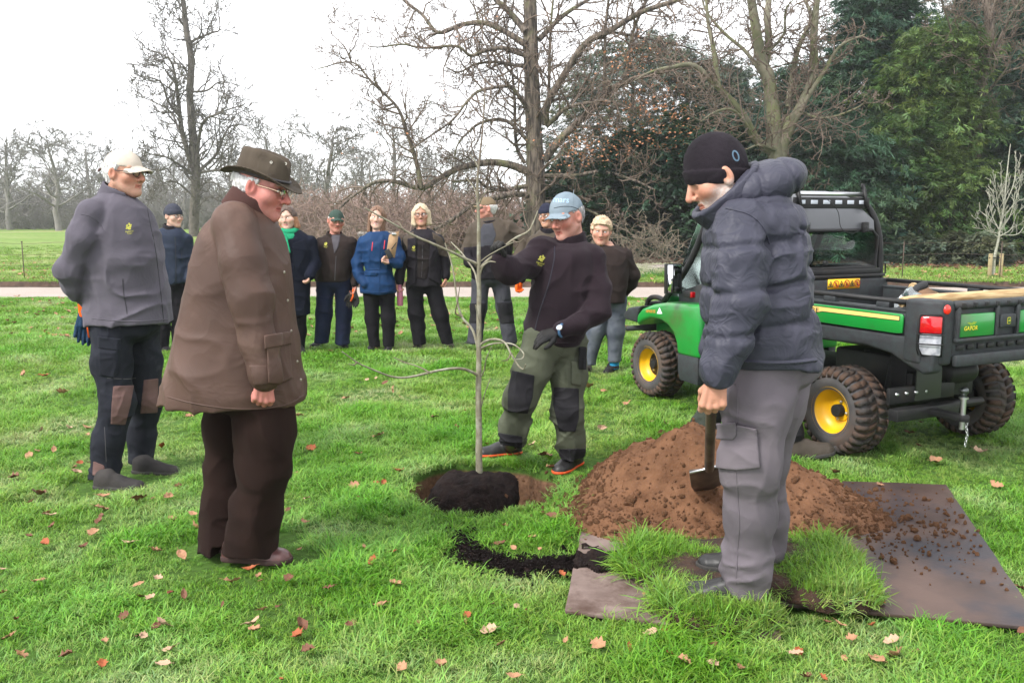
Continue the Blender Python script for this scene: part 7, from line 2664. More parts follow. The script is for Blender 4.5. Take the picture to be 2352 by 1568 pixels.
legs = [[(1745, 830, -0.06, 0.128), (1738, 920, -0.08, 0.122), (1722, 1060, -0.09, 0.102), (1722, 1180, -0.06, 0.094), (1716, 1300, -0.04, 0.095), (1714, 1352, -0.03, 0.098)],
  [(1800, 830, 0.12, 0.118), (1786, 930, 0.14, 0.100), (1762, 1060, 0.20, 0.078), (1764, 1180, 0.26, 0.076), (1756, 1276, 0.30, 0.082)]]
kn, an = f.pt(1720, 1065, -0.1), f.pt(1715, 1325, -0.03)
tr = f.trousers(legs, M_cargo, fold=folds(0.012, (5, 5, 7), 25, [(an, 0.15, 0.018, 0.06), (kn, 0.17, 0.011, 0.08), (f.pt(1760, 880), 0.18, 0.012, 0.11)]), pelvis=((1768, 825, 0.03), (0.20, 0.20, 0.13)), h=0.0074)
f.patch('cargo_pocket', f.tfn, [(1640, 990), (1692, 975), (1738, 985), (1746, 1075), (1690, 1080), (1636, 1074)], M_cargo, 0.018, parent=tr, h=0.0048)
f.patch('pocket_flap', f.tfn, [(1640, 972), (1690, 970), (1692, 1000), (1684, 1010), (1640, 1008)], M_cargo, 0.025, parent=tr, h=0.0048)
f.seam('side_seam', f.tfn, [(1690, 850), (1694, 920), (1692, 975)], M_cargo, 0.003, tr)
f.seam('side_seam', f.tfn, [(1690, 1080), (1694, 1140), (1698, 1200), (1694, 1260), (1690, 1340)], M_cargo, 0.003, tr)
f.seam('pocket_seam', f.tfn, [(1662, 842), (1668, 872), (1690, 882)], M_cargo, 0.003, tr)
f.shoe((1752, 1386), -106, M_leather_black, 0.31, 0.056, 0.095, ankle=(1716, 1335, -0.03), h=0.005, z=ZT)
f.shoe((1775, 1312), -100, M_leather_black, 0.31, 0.056, 0.095, ankle=(1758, 1262, 0.30), h=0.005, z=ZT)
SPADE_HAND = f.pt(1646, 868, -0.262)
f.hand(SPADE_HAND, (-0.10, -0.02, -1), (0.15, 0.98, 0.05), -1, s=1.12, curl=(0.85, 0.9, 0.95, 0.95), thumb=0.7, h=0.0036, arm=f.pt(1650, 842, -0.26))
f.finish(f.inner + [[tuple(f.pt(1715, 490)) + (0.05,), tuple(f.pt(1735, 560)) + (0.08,)]])

# --- man in dark fleece and grey-blue cap steadying the sapling
M_fleece_black = cloth('aubergine_black_fleece', srgb(44, 33, 40, 0.60), srgb(52, 41, 48, 0.60), sheen=0.45, bump=0.6, bscale=300, bdist=0.003)
M_olive = cloth('olive_work_cotton', srgb(96, 100, 84, 0.66), srgb(108, 112, 95, 0.66), bump=0.25, bscale=380, scale=3)
M_black_cordura = cloth('black_cordura', srgb(40, 39, 43, 0.72), srgb(54, 53, 56, 0.72), bump=0.4, bscale=300)
M_cap_blue = cloth('washed_blue_cotton', srgb(138, 154, 166, 0.72), srgb(158, 172, 182, 0.72), bump=0.3, bscale=380)
M_glove_black = cloth('black_nitrile', srgb(40, 40, 42, 0.72), srgb(62, 60, 58, 0.72), bump=0.5, bscale=120, rough=0.6)
f = Fig('man in dark fleece and washed blue cap steadying the young tree', 5.38, (1255, 1070), 0.0075)
f.head(f.pt(1301, 500), frame(-46, 15, 4), dict(skin=SK_RED, red=0.6, nose=1.05, brow=(0.16, 0.13, 0.12), stubble=((0.33, 0.27, 0.25), 0.18), neck=1.12, gaze=(-0.1, -0.3), eye=0.003), 1.05, h=0.0045, neck_to=f.pt(1318, 572, 0.05))
f.headpart('hair', lambda q: hair_short(q, 0.008, -0.055, -0.02, top=0.04), 0.0045, M_hair, col=hair_cols((0.30, 0.29, 0.29), (0.17, 0.165, 0.165)))
cp = f.headpart('cap', lambda q: smin(cap_dome(q, 0.012, 0.038, -0.4, 0.003), cap_brim(q, 0.048, 0.072, 0.086, 5.0, 0.30, 0.0026), 0.004), 0.0042, M_cap_blue, ext=0.2, label='washed blue-grey baseball cap')
cfn = lambda p: cap_dome(f.hl(p), 0.012, 0.038, -0.4, 0.003) * f.hs
f.decal('lettering', cfn, text_flat('mars', 1.0, 0.012), (1289, 459), 19, cloth('pale_blue_thread', srgb(168, 196, 222, 0.85)), cp, rot=4, label='embroidered word')
f.seam('panel_seam', cfn, [(1318, 436), (1316, 455), (1316, 478)], M_cap_blue, 0.0018, cp)
f.seam('cap_band', cfn, [(1272, 478), (1295, 474), (1318, 476), (1338, 486)], cloth('dark_cord', (0.03, 0.03, 0.035)), 0.0014, cp, off=0.001)
rows = [(556, 1292, 1342, 0.07, 0.05), (570, 1262, 1360, 0.12, 0.02), (588, 1238, 1368, 0.165), (625, 1226, 1374, 0.185), (680, 1214, 1370, 0.185), (735, 1204, 1356, 0.18), (775, 1200, 1344, 0.185), (790, 1202, 1338, 0.18)]
arms = [[(1246, 582, -0.02, 0.083), (1214, 608, -0.10, 0.080), (1178, 622, -0.19, 0.072), (1163, 612, -0.23, 0.062), (1152, 600, -0.26, 0.048)],
  [(1358, 598, -0.02, 0.078), (1372, 660, -0.08, 0.076), (1366, 716, -0.15, 0.070), (1325, 745, -0.21, 0.060), (1288, 758, -0.25, 0.050)]]
e4, e5 = f.pt(1182, 622, -0.19), f.pt(1358, 715, -0.15)
def fold4(p):
 d = folds(0.013, (5, 5, 5), 32, [(e4, 0.10, 0.006, 0.06), (e5, 0.12, 0.008, 0.07)])(p)
 t = p[:, 0] * 20 + p[:, 2] * 13
 return d - 0.010 * (ridges(p, (9.0, 5.0, 4.0), 61, 0.08) - 0.3) * np.exp(-((p[:, 2] - f.pt(1300, 650)[2]) / 0.2) ** 2)
jk = f.jacket(rows, arms, M_fleece_black, 'fleece', lift=8, fold=fold4, label='dark aubergine fleece jacket')
cc = f.pt(1311, 559, 0.03)
def collar4(p):
 q = (p - A3(*cc)) @ frame(-40, 14).T
 rr = np.sqrt((q[:, 0] / 1.0) ** 2 + (q[:, 1] / 1.12) ** 2)
 d = smax((np.abs(rr - 0.084 + 0.10 * q[:, 2]) - 0.010).astype(f32), (np.abs(q[:, 2] + 0.004) - 0.064).astype(f32), 0.01)
 return d + 0.0025 * vnoise(p, 14, 2)
f.part('collar', collar4, cc - 0.16, cc + 0.16, 0.006, M_fleece_black, jk)
f.seam('zip', f.jfn, [(1274, 566), (1272, 600), (1258, 660), (1238, 720), (1224, 780)], mat('blue_black_zip', (0.018, 0.020, 0.030), 0.4), 0.0032, jk)
f.decal('emblem', f.jfn, EMBLEM, (1243, 597), 18, M_emblem, jk, rot=14)
f.seam('hem', f.jfn, [(1200, 782), (1240, 788), (1300, 788), (1338, 784)], M_fleece_black, 0.004, jk)
legs = [[(1244, 785, -0.06, 0.118), (1222, 850, -0.10, 0.108), (1198, 910, -0.12, 0.092), (1184, 975, -0.05, 0.080), (1176, 1012, -0.02, 0.074)],
  [(1306, 790, 0.02, 0.118), (1306, 860, -0.02, 0.110), (1302, 940, -0.06, 0.094), (1312, 1010, -0.02, 0.080), (1316, 1042, 0.0, 0.074)]]
a1, a2 = f.pt(1178, 1000, -0.02), f.pt(1315, 1035, 0)
tr = f.trousers(legs, M_olive, fold=folds(0.012, (6, 6, 9), 35, [(a1, 0.12, 0.014, 0.045), (a2, 0.12, 0.014, 0.045), (f.pt(1300, 935, -0.08), 0.14, 0.009, 0.07), (f.pt(1270, 815, -0.1), 0.14, 0.010, 0.09)]), pelvis=((1272, 785, 0.0), (0.185, 0.17, 0.12)))
f.patch('knee_patch', f.tfn, [(1176, 850), (1228, 862), (1224, 912), (1212, 950), (1166, 946), (1166, 900)], M_black_cordura, 0.005, parent=tr, label='black knee patch')
f.patch('knee_patch', f.tfn, [(1272, 888), (1330, 892), (1330, 960), (1322, 992), (1284, 990), (1270, 930)], M_black_cordura, 0.005, parent=tr, label='black knee patch')
f.patch('ankle_cuff', f.tfn, [(1140, 992), (1200, 1002), (1200, 1036), (1140, 1032)], M_black_cordura, 0.005, parent=tr)
f.patch('ankle_cuff', f.tfn, [(1284, 1030), (1346, 1030), (1346, 1062), (1284, 1062)], M_black_cordura, 0.005, parent=tr)
f.patch('cargo_pocket', f.tfn, [(1312, 830), (1338, 832), (1336, 886), (1312, 882)], M_olive, 0.014, parent=tr)
f.seam('pocket_seam', f.tfn, [(1282, 812), (1300, 822), (1318, 826)], M_olive, 0.003, tr)
hb = MB()
c = f.pt(1338, 822, -0.12)
hb.box(c, (0.045, 0.04, 0.13))
hb.box(c + np.array([0.012, -0.02, -0.03]), (0.02, 0.03, 0.07))
f.mesh('tool_holster', hb, M_black_cordura, tr, bevel=0.006)
M_orange = mat('orange_sole', srgb(226, 88, 40, 0.85), 0.6)
f.shoe((1198, 1040), -74, M_leather_black, 0.30, 0.055, 0.098, ankle=(1178, 1008, -0.02), h=0.0055, sole_mat=M_orange, st=0.0075)
f.shoe((1332, 1062), -32, M_leather_black, 0.31, 0.056, 0.098, ankle=(1316, 1040, 0.0), h=0.0055, sole_mat=M_orange, st=0.0075)
w = f.pt(1153, 602, -0.26)
f.hand(w, (-0.12, -0.12, 1), (-0.55, -0.75, 0.1), 1, M_glove_black, s=1.0, curl=(0.72, 0.78, 0.8, 0.8), thumb=0.6, fat=1.12, h=0.0048, arm=f.pt(1166, 614, -0.23))
w = f.pt(1282, 760, -0.26)
f.hand(w, (-0.93, -0.20, -0.32), (0.1, 0.55, -0.8), 1, M_glove_black, s=1.05, curl=(0.20, 0.30, 0.36, 0.42), thumb=0.2, fat=1.12, h=0.0048, arm=f.pt(1300, 752, -0.24))
# wrist watch
c = f.pt(1285, 752, -0.31)
M_ = np.eye(4)
fr = frame(-30, -35)
M_[:3, 0], M_[:3, 1], M_[:3, 2], M_[:3, 3] = fr[0], fr[2], fr[1], c
wt = f.mesh('watch', MB().lathe([(0.0005, 0.006), (0.016, 0.006), (0.0185, 0.004), (0.0185, -0.004)], 18, M_), mat('watch_steel', (0.5, 0.52, 0.55), 0.25, metallic=1.0), None)
f.mesh('watch_face', MB().lathe([(0.0005, 0.0066), (0.0135, 0.0066)], 18, M_), mat('watch_dial', (0.35, 0.42, 0.50), 0.15), wt, smooth=False)
pts = [np.array(c) + fr[0] * 0.0 + (fr[2] * math.cos(a) * 0.034 + fr[1] * (math.sin(a) * 0.034 - 0.034)) for a in np.linspace(math.pi / 2 + 0.4, math.pi / 2 + 5.9, 18)]
f.mesh('watch_strap', MB().tube(pts, 0.008, 6), mat('blue_strap', srgb(70, 110, 150, 0.7), 0.5), wt)
f.finish(f.inner + [[tuple(f.pt(1316, 560)) + (0.05,), tuple(f.pt(1310, 620)) + (0.08,)]])
PLANTER = f
# ---------------------------------------------------------------- the group standing behind
HB = 0.0115
M_navy_jkt = cloth('navy_shell', srgb(52, 60, 78, 0.62), rough=0.75)
M_navy_trs = cloth('navy_work_cotton', srgb(32, 38, 60, 0.65), srgb(42, 50, 76, 0.65))
M_black_trs = cloth('black_cotton', srgb(34, 32, 37, 0.6))
M_coat_navy = cloth('navy_wool', srgb(22, 26, 40, 0.65), srgb(30, 34, 50, 0.65), bump=0.6, bscale=200)
M_scarf = cloth('green_knit', srgb(52, 176, 128, 0.72), srgb(40, 150, 108, 0.72), bump=0.6, bscale=180)
M_brown_fleece = cloth('brown_fleece', srgb(58, 48, 46, 0.6), sheen=0.1, bump=0.5)
M_parka = cloth('blue_parka', srgb(30, 62, 104, 0.66), srgb(36, 72, 118, 0.66), rough=0.65)
M_fur = cloth('grey_fur', srgb(196, 188, 180, 0.75), srgb(120, 110, 104, 0.75), bump=1.0, bscale=130, bdist=0.01, scale=50)
M_shell_brown = cloth('taupe_shell', srgb(92, 82, 72, 0.62), rough=0.75)
M_shell_black = cloth('black_shell', srgb(42, 38, 44, 0.62), rough=0.7)
M_knit_grey = cloth('grey_knit', srgb(74, 76, 88, 0.62), bump=0.7)
M_grey_trs = cloth('grey_work_cotton', srgb(82, 82, 90, 0.6))
M_jeans = cloth('faded_denim', srgb(128, 134, 144, 0.6), srgb(98, 105, 118, 0.6), scale=9)
M_boot_dark = cloth('dark_boot', srgb(48, 46, 48, 0.6), rough=0.6, wrinkle=0)
M_boot_brown = cloth('brown_boot', srgb(84, 76, 68, 0.6), rough=0.7, wrinkle=0)
M_cap_green = cloth('green_cap', srgb(70, 88, 80, 0.65))
M_cap_tan = cloth('tan_cap', srgb(140, 122, 98, 0.65))
GRP = 'people watching the planting'

def torso_inner(f, u, v0, v1):
 return f.inner + [[tuple(f.pt(u, v0)) + (0.045,), tuple(f.pt(u, v1)) + (0.07,)]]

def ring_collar(f, uv, ang, tilt, r, hgt, mat, parent, op=0.02, dy=0.0, slope=-0.08, th=0.008, name='collar'):
 cc = f.pt(uv[0], uv[1] - 6, dy)
 fr = frame(ang, tilt)
 def fn(p):
  q = (p - A3(*cc)) @ fr.T
  rr = np.sqrt(q[:, 0] ** 2 + (q[:, 1] / 1.1) ** 2)
  d = smax((np.abs(rr - r - slope * q[:, 2]) - th).astype(f32), (np.abs(q[:, 2]) - hgt).astype(f32), 0.008)
  o = np.maximum(np.abs(q[:, 0]) - op - 0.3 * np.maximum(q[:, 2], 0), -q[:, 1])
  return smax(d, -o.astype(f32), 0.01) if op > 0 else d
 return f.part(name, fn, cc - r * 1.5 - hgt, cc + r * 1.5 + hgt, 0.010, mat, parent)

# 1: man in grey beanie and navy jacket (between the two older men)
f = Fig('man in grey knitted hat and navy jacket partly hidden between the two older men', 10.25, (390, 806), HB, GRP)
f.head(f.pt(399, 497), frame(58, 4), dict(skin=SK_PALE, red=0.4, brow=(0.2, 0.16, 0.13), open=0.003), 1.0, h=0.007, neck_to=f.pt(392, 540))
f.headpart('knitted_hat', lambda q: beanie(q, True, 0.008, 0.024), 0.008, M_knit_grey)
f.glasses(M_lens_frame, 0.021, 0.0016)
jk = f.jacket([(530, 375, 410, 0.07), (540, 362, 424, 0.11), (556, 354, 434, 0.135), (600, 355, 438, 0.14), (640, 358, 436, 0.135), (650, 360, 434, 0.13)],
 [[(362, 556, 0.0, 0.062), (350, 600, 0.0, 0.06), (356, 640, -0.05, 0.05)], [(430, 556, 0.0, 0.062), (438, 600, 0.02, 0.06), (432, 640, -0.06, 0.05)]], M_navy_jkt, fold=folds(0.009, (7, 7, 9), 3))
ring_collar(f, (394, 532), 58, 10, 0.085, 0.05, M_shell_black, jk)
f.seam('zip', f.jfn, [(402, 545), (404, 600), (404, 648)], M_zip_black, 0.004, jk)
f.seam('pocket_zip', f.jfn, [(416, 572), (418, 604)], M_zip_black, 0.003, jk)
f.trousers([[(378, 650, 0, 0.10), (376, 720, 0, 0.085), (372, 798, 0, 0.072)], [(412, 650, 0.05, 0.10), (412, 720, 0.05, 0.085), (410, 798, 0.05, 0.072)]], M_black_trs, pelvis=((395, 648, 0.02), (0.17, 0.13, 0.1)), fold=folds(0.006, (7, 7, 9), 4))
f.shoe((374, 800), 30, M_boot_dark, h=0.009)
f.shoe((412, 800), 50, M_boot_dark, h=0.009)
f.finish(torso_inner(f, 393, 538, 580))

# 2: woman with green scarf
f = Fig('woman in long navy coat and bright green scarf', 10.1, (672, 812), HB, GRP)
f.head(f.pt(661, 501), frame(-8, 6, 5), dict(skin=SK_PALE, red=0.5, fat=0.008, jaw=0.95, brow=(0.12, 0.08, 0.06), lip=(0.42, 0.16, 0.15)), 1.0, h=0.007, neck_to=f.pt(664, 550))
f.headpart('hair', lambda q: hair_long(q, -0.125, 0.098, 0.06, 0.6, 0.030), 0.008, M_hair, ext=0.2, col=lambda v: np.where((v[:, 2] < f.pt(660, 498)[2])[:, None], hair_cols((0.34, 0.165, 0.08), (0.20, 0.09, 0.045))(v), hair_cols((0.055, 0.035, 0.028), (0.09, 0.055, 0.04))(v)))
jk = f.jacket([(536, 640, 690, 0.08), (548, 622, 708, 0.12), (566, 612, 722, 0.15), (600, 612, 722, 0.155), (650, 612, 714, 0.155), (700, 612, 712, 0.16), (722, 612, 713, 0.16)],
 [[(624, 562, 0, 0.068), (606, 610, 0, 0.066), (624, 642, -0.1, 0.055)], [(712, 562, 0, 0.07), (724, 605, -0.02, 0.068), (712, 632, -0.12, 0.056)]], M_coat_navy, 'coat', fold=folds(0.008, (7, 7, 6), 5))
f.patch('lapel', f.jfn, [(672, 560), (700, 548), (706, 580), (684, 622), (672, 600)], M_coat_navy, 0.012, parent=jk)
f.seam('front_edge', f.jfn, [(676, 600), (672, 660), (672, 718)], M_coat_navy, 0.006, jk)
sc = f.pt(664, 533, -0.02)
def scarf(p):
 q = p - A3(*sc)
 d = None
 for k, (z, r, t) in enumerate([(-0.02, 0.088, 0.030), (0.016, 0.080, 0.026), (-0.045, 0.090, 0.026)]):
  zz = q[:, 2] - z - 0.20 * q[:, 1] * (1 if k != 1 else 0.6) - 0.15 * q[:, 0] * (k - 1)
  rr = np.sqrt(q[:, 0] ** 2 + (q[:, 1] + 0.0) ** 2) - r
  e = np.sqrt(rr ** 2 + (zz * 0.85) ** 2) - t
  d = e if d is None else smin(d, e.astype(f32), 0.006)
 return d.astype(f32) - 0.006 * ridges(p, (12, 12, 16), 4)
so = f.part('scarf', scarf, sc - 0.17, sc + 0.17, 0.008, M_scarf, label='green knitted scarf')
f.patch('scarf_end', lambda p: f.jfn(p) - 0.012, [(634, 540), (658, 538), (668, 580), (650, 590)], M_scarf, 0.014, parent=so, h=0.008)
for k in range(6):
 f.seam('fringe', f.jfn, [(650 + 3 * k, 588), (652 + 3 * k, 602)], M_scarf, 0.004, so, off=0.012, per=3)
f.trousers([[(650, 715, 0, 0.09), (648, 760, 0, 0.08), (646, 806, 0, 0.065)], [(686, 715, 0.04, 0.09), (686, 760, 0.04, 0.08), (686, 800, 0.04, 0.068)]], M_black_trs, pelvis=((668, 710, 0.02), (0.16, 0.13, 0.1)))
f.shoe((650, 812), 0, M_boot_dark, h=0.009)
f.shoe((688, 806), 20, M_boot_dark, h=0.009)
f.hand(f.pt(714, 630, -0.14), (-0.4, 0, -1), (-1, 0, 0), 1, s=0.95, curl=(0.6,) * 4, h=0.008)
f.finish(torso_inner(f, 664, 545, 590))

# 3: man in green cap and brown fleece
f = Fig('man in green cap, brown fleece and navy work trousers', 10.3, (762, 800), HB, GRP)
f.head(f.pt(772, 508), frame(22, 8, -5), dict(skin=SK_RED, red=0.6, old=1, nose=1.15, brow=(0.3, 0.27, 0.25), open=0.0035), 1.02, h=0.007, neck_to=f.pt(768, 552))
f.headpart('hair', lambda q: hair_short(q, 0.008, -0.05, -0.02, top=0.04), 0.008, M_hair, col=hair_cols((0.5, 0.49, 0.47), (0.36, 0.35, 0.34)))
f.headpart('cap', lambda q: smin(cap_dome(q, 0.0, 0.036, -0.4), cap_brim(q, 0.044, 0.075, 0.078, 6.0, 0.25, 0.004), 0.005), 0.0075, M_cap_green, label='dark green cap')
f.glasses(M_gold, 0.020, 0.0014)
jk = f.jacket([(545, 748, 788, 0.08), (554, 736, 802, 0.11), (568, 726, 814, 0.145), (600, 727, 812, 0.155), (630, 728, 806, 0.155), (646, 729, 804, 0.15)],
 [[(738, 564, 0, 0.066), (727, 605, 0, 0.062), (732, 640, 0.03, 0.048)], [(806, 564, 0, 0.068), (818, 606, 0.02, 0.062), (816, 650, -0.04, 0.048)]], M_brown_fleece, 'fleece', fold=folds(0.009, (7, 7, 8), 6))
ring_collar(f, (768, 548), 22, 12, 0.085, 0.045, M_brown_fleece, jk, op=0.035)
f.patch('shirt', f.jfn, [(760, 540), (782, 540), (778, 566), (768, 584)], cloth('grey_shirt', srgb(96, 92, 98, 0.6)), 0.006, parent=jk, h=0.008)
f.seam('zip', f.jfn, [(772, 588), (770, 620), (769, 644)], M_zip, 0.004, jk)
f.seam('pocket_zip', f.jfn, [(790, 574), (802, 578)], M_zip_black, 0.003, jk)
f.decal('emblem', f.jfn, EMBLEM, (748, 562), 9, M_emblem, jk)
tr = f.trousers([[(748, 650, 0, 0.105), (744, 720, 0, 0.09), (738, 786, 0, 0.086)], [(788, 650, 0.0, 0.105), (790, 720, 0.0, 0.09), (786, 788, 0.0, 0.084)]], M_navy_trs, pelvis=((768, 648, 0.0), (0.18, 0.13, 0.1)), fold=folds(0.008, (7, 7, 12), 7))
f.patch('cargo_pocket', f.tfn, [(727, 680), (758, 682), (758, 720), (728, 718)], M_navy_trs, 0.014, parent=tr)
f.shoe((744, 792), -18, M_boot_dark, h=0.009)
f.shoe((786, 793), 18, M_boot_dark, h=0.009)
f.hand(f.pt(815, 652, -0.04), (-0.1, 0, -1), (-0.6, -0.6, 0), -1, s=1.0, curl=(0.7,) * 4, h=0.007)
f.finish(torso_inner(f, 768, 550, 600))
gl = thing('work_gloves', 'dark gloves with orange trim held by the man in the green cap', 'gloves', tuple(f.pt(810, 672, -0.06)))
go = np.array(gl.location)
for k, (du, n_) in enumerate(((-3, (0.3, -0.9, 0)), (4, (-0.4, -0.9, 0)))):
 w = f.pt(810 + du, 672, -0.06 - 0.02 * k)
 pr = hand_prims(w, (0.05 * du, 0, -1), n_, 1, 1.0, (0.15,) * 4, 0.1, 1.15)
 v_, f_ = mesh_sdf(prims_sdf(pr), *prims_bounds(pr), 0.0075)
 link('glove', mesh_np('glove', v_ - go, f_), gl, M_glove_black)
MB().tube([f.pt(812, 664, -0.09) - go, f.pt(811, 680, -0.10) - go, f.pt(806, 692, -0.10) - go], 0.011, 6).build('trim', M_gl_orange, gl, smooth=True)

# 4: woman in blue parka with clipboard
f = Fig('smiling woman in blue parka hugging a clipboard', 10.2, (878, 806), HB, GRP)
f.head(f.pt(866, 500), frame(4, 4, -6), dict(skin=SK_PALE, red=0.4, smile=1.0, teeth=1, open=0.0042, brow=(0.14, 0.09, 0.07), lip=(0.5, 0.2, 0.2)), 1.0, h=0.0065, neck_to=f.pt(866, 548))
f.headpart('hair', lambda q: hair_long(q, -0.18, 0.098, 0.06, -0.3, 0.004), 0.0075, M_hair, ext=0.24, col=hair_cols((0.11, 0.058, 0.036), (0.19, 0.11, 0.07)))
jk = f.jacket([(540, 846, 892, 0.08), (550, 834, 906, 0.12), (566, 826, 914, 0.15), (600, 832, 908, 0.15), (622, 838, 902, 0.14), (650, 828, 910, 0.155), (673, 826, 912, 0.155)],
 [[(836, 562, 0, 0.07), (821, 604, 0.0, 0.066), (824, 630, -0.03, 0.062), (838, 652, -0.11, 0.055)], [(906, 562, 0, 0.07), (918, 590, -0.04, 0.066), (914, 606, -0.14, 0.058), (900, 600, -0.19, 0.048)]], M_parka, 'parka', fold=folds(0.010, (7, 7, 9), 8), label='blue hooded parka')
f.seam('drawstring', f.jfn, [(856, 556), (854, 576)], mat('red_cord', srgb(222, 60, 70, 0.8), 0.6), 0.005, jk)
f.seam('drawstring', f.jfn, [(884, 552), (882, 572)], mat('red_cord2', srgb(222, 60, 70, 0.8), 0.6), 0.005, jk)
f.seam('placket', f.jfn, [(872, 560), (872, 610), (871, 670)], M_parka, 0.006, jk)
f.seam('waist_cord', f.jfn, [(838, 616), (856, 619), (874, 618)], M_parka, 0.006, jk)
f.patch('pocket_flap', f.jfn, [(838, 622), (866, 626), (866, 634), (838, 634)], M_parka, 0.012, parent=jk)
f.seam('hem', f.jfn, [(828, 668), (870, 671), (910, 668)], M_parka, 0.006, jk)
hc = f.pt(868, 548, 0.06)
def furhood(p):
 q = p - A3(*hc)
 rr = np.sqrt((q[:, 0] / 1.35) ** 2 + (q[:, 1]) ** 2) - 0.125
 zz = q[:, 2] + 0.35 * q[:, 1] - 0.6 * q[:, 0] ** 2
 d = np.sqrt(rr ** 2 + zz ** 2) - 0.036
 d = smax(d.astype(f32), (-(q[:, 1] + 0.075)).astype(f32), 0.02)
 return d - 0.016 * np.abs(vnoise(p, 55, 3)) - 0.008 * np.abs(vnoise(p, 110, 5))
f.part('fur_trim', furhood, hc - 0.26, hc + 0.26, 0.0085, M_fur, jk, label='grey fur hood trim')
ring_collar(f, (868, 546), 0, 10, 0.10, 0.035, cloth('pink_lining', srgb(150, 60, 92, 0.7)), jk, op=0.045)
f.trousers([[(852, 668, 0, 0.095), (854, 730, 0, 0.075), (860, 794, 0, 0.060)], [(888, 668, 0, 0.095), (892, 730, 0, 0.075), (892, 794, 0, 0.060)]], M_black_trs, pelvis=((870, 664, 0), (0.17, 0.13, 0.1)), fold=folds(0.006, (7, 7, 14), 9))
f.shoe((862, 800), -6, M_boot_dark, 0.26, 0.046, 0.11, h=0.009)
f.shoe((892, 800), 8, M_boot_dark, 0.26, 0.046, 0.11, h=0.009)
w = f.pt(899, 600, -0.19)
f.hand(w, (-0.9, -0.3, 0.15), (0.2, -0.4, 0.2), -1, s=0.92, curl=(0.55, 0.6, 0.65, 0.65), thumb=0.5, h=0.007)
f.finish(torso_inner(f, 868, 548, 590))
m = MB()
c4 = [f.pt(893.5, 539.6, -0.20), f.pt(917, 530, -0.17), f.pt(905, 603, -0.19), f.pt(883, 608.5, -0.22)]
n_ = unit(np.cross(c4[1] - c4[0], c4[3] - c4[0])) * 0.004
m.add(np.array([q + n_ for q in c4] + [q - n_ for q in c4]), [(0, 1, 2, 3), (7, 6, 5, 4), (0, 4, 5, 1), (1, 5, 6, 2), (2, 6, 7, 3), (3, 7, 4, 0)])
cb = thing('clipboard', 'brown hardboard clipboard held by the smiling woman in blue', 'clipboard', tuple(c4[3]))
q = m.mesh('board')
q.transform(Matrix.Translation(-Vector(c4[3])))
link('board', q, cb, mat('hardboard', srgb(172, 140, 104, 0.7), 0.75, srgb(158, 126, 92, 0.7), 12))
m = MB()
mid = (c4[0] + c4[1]) / 2
m.box(mid + np.array([0, -0.012, -0.012]) - c4[3], (0.05, 0.012, 0.02))
m.build('clip', mat('clip_steel', (0.5, 0.5, 0.5), 0.3, metallic=1.0), cb, bevel=0.002)
w2 = f.pt(893, 583, -0.245)
rd = thing('radio', 'small black hand radio held against the clipboard', 'radio', tuple(w2))
MB().box((0, 0, 0), (0.055, 0.032, 0.10), frame(0, 0, -28)).build('case', M_rubber, rd, bevel=0.005)
MB().tube([(0.03, 0, 0.05), (0.085, 0.01, 0.125)], [0.007, 0.004], 8).build('aerial', M_rubber, rd, smooth=True)

# 5: blonde woman with bottle
f = Fig('blonde woman in spectacles and open dark jacket', 10.3, (990, 800), HB, GRP)
f.head(f.pt(967, 494), frame(4, 2, 2), dict(skin=SK_TAN, red=0.4, smile=0.3, old=1, brow=(0.3, 0.22, 0.15), lip=(0.46, 0.2, 0.19)), 1.0, h=0.0065, neck_to=f.pt(968, 540))
f.headpart('hair', lambda q: hair_long(q, -0.122, 0.108, 0.06, 0.0, 0.010, 0.55), 0.0075, M_hair, ext=0.2, col=hair_cols((0.52, 0.43, 0.31), (0.38, 0.29, 0.18)))
f.glasses(M_lens_frame, 0.023, 0.0024)
jk = f.jacket([(534, 948, 992, 0.08), (544, 938, 1004, 0.12), (560, 930, 1012, 0.15), (600, 934, 1010, 0.155), (640, 934, 1014, 0.155), (658, 934, 1016, 0.155)],
 [[(938, 558, 0, 0.068), (924, 602, 0.02, 0.064), (918, 632, -0.02, 0.058), (918, 650, -0.04, 0.048)], [(1006, 558, 0, 0.068), (1022, 602, 0.02, 0.064), (1024, 634, -0.02, 0.056)]], M_shell_black, 'jacket', fold=folds(0.010, (7, 7, 8), 10))
f.patch('fleece', f.jfn, [(958, 546), (986, 546), (988, 600), (980, 642), (958, 640)], cloth('dark_fleece', srgb(46, 40, 40, 0.6)), 0.003, parent=jk, h=0.008)
f.patch('shoulder_panel', f.jfn, [(924, 545), (950, 530), (956, 560), (930, 578)], M_shell_brown, 0.004, parent=jk, h=0.009)
f.patch('shoulder_panel', f.jfn, [(992, 532), (1016, 546), (1030, 592), (1000, 584)], M_shell_brown, 0.004, parent=jk, h=0.009)
f.patch('open_front', f.jfn, [(936, 548), (956, 546), (956, 650), (936, 664)], M_shell_black, 0.016, parent=jk, h=0.009)
f.patch('open_front', f.jfn, [(988, 548), (1000, 550), (1012, 600), (1016, 656), (984, 640)], M_shell_black, 0.016, parent=jk, h=0.009)
f.seam('zip', f.jfn, [(970, 556), (970, 600), (968, 636)], M_zip, 0.004, jk)
f.decal('emblem', f.jfn, EMBLEM, (950, 570), 9, M_emblem, jk, off=0.02)
ring_collar(f, (969, 540), 4, 8, 0.088, 0.045, M_shell_black, jk, op=0.03)
f.trousers([[(952, 655, 0, 0.10), (956, 720, 0.0, 0.085), (964, 788, 0, 0.074)], [(994, 655, 0, 0.10), (1012, 720, 0, 0.085), (1028, 788, 0, 0.074)]], M_black_trs, pelvis=((974, 652, 0), (0.175, 0.13, 0.1)), fold=folds(0.008, (7, 7, 12), 11))
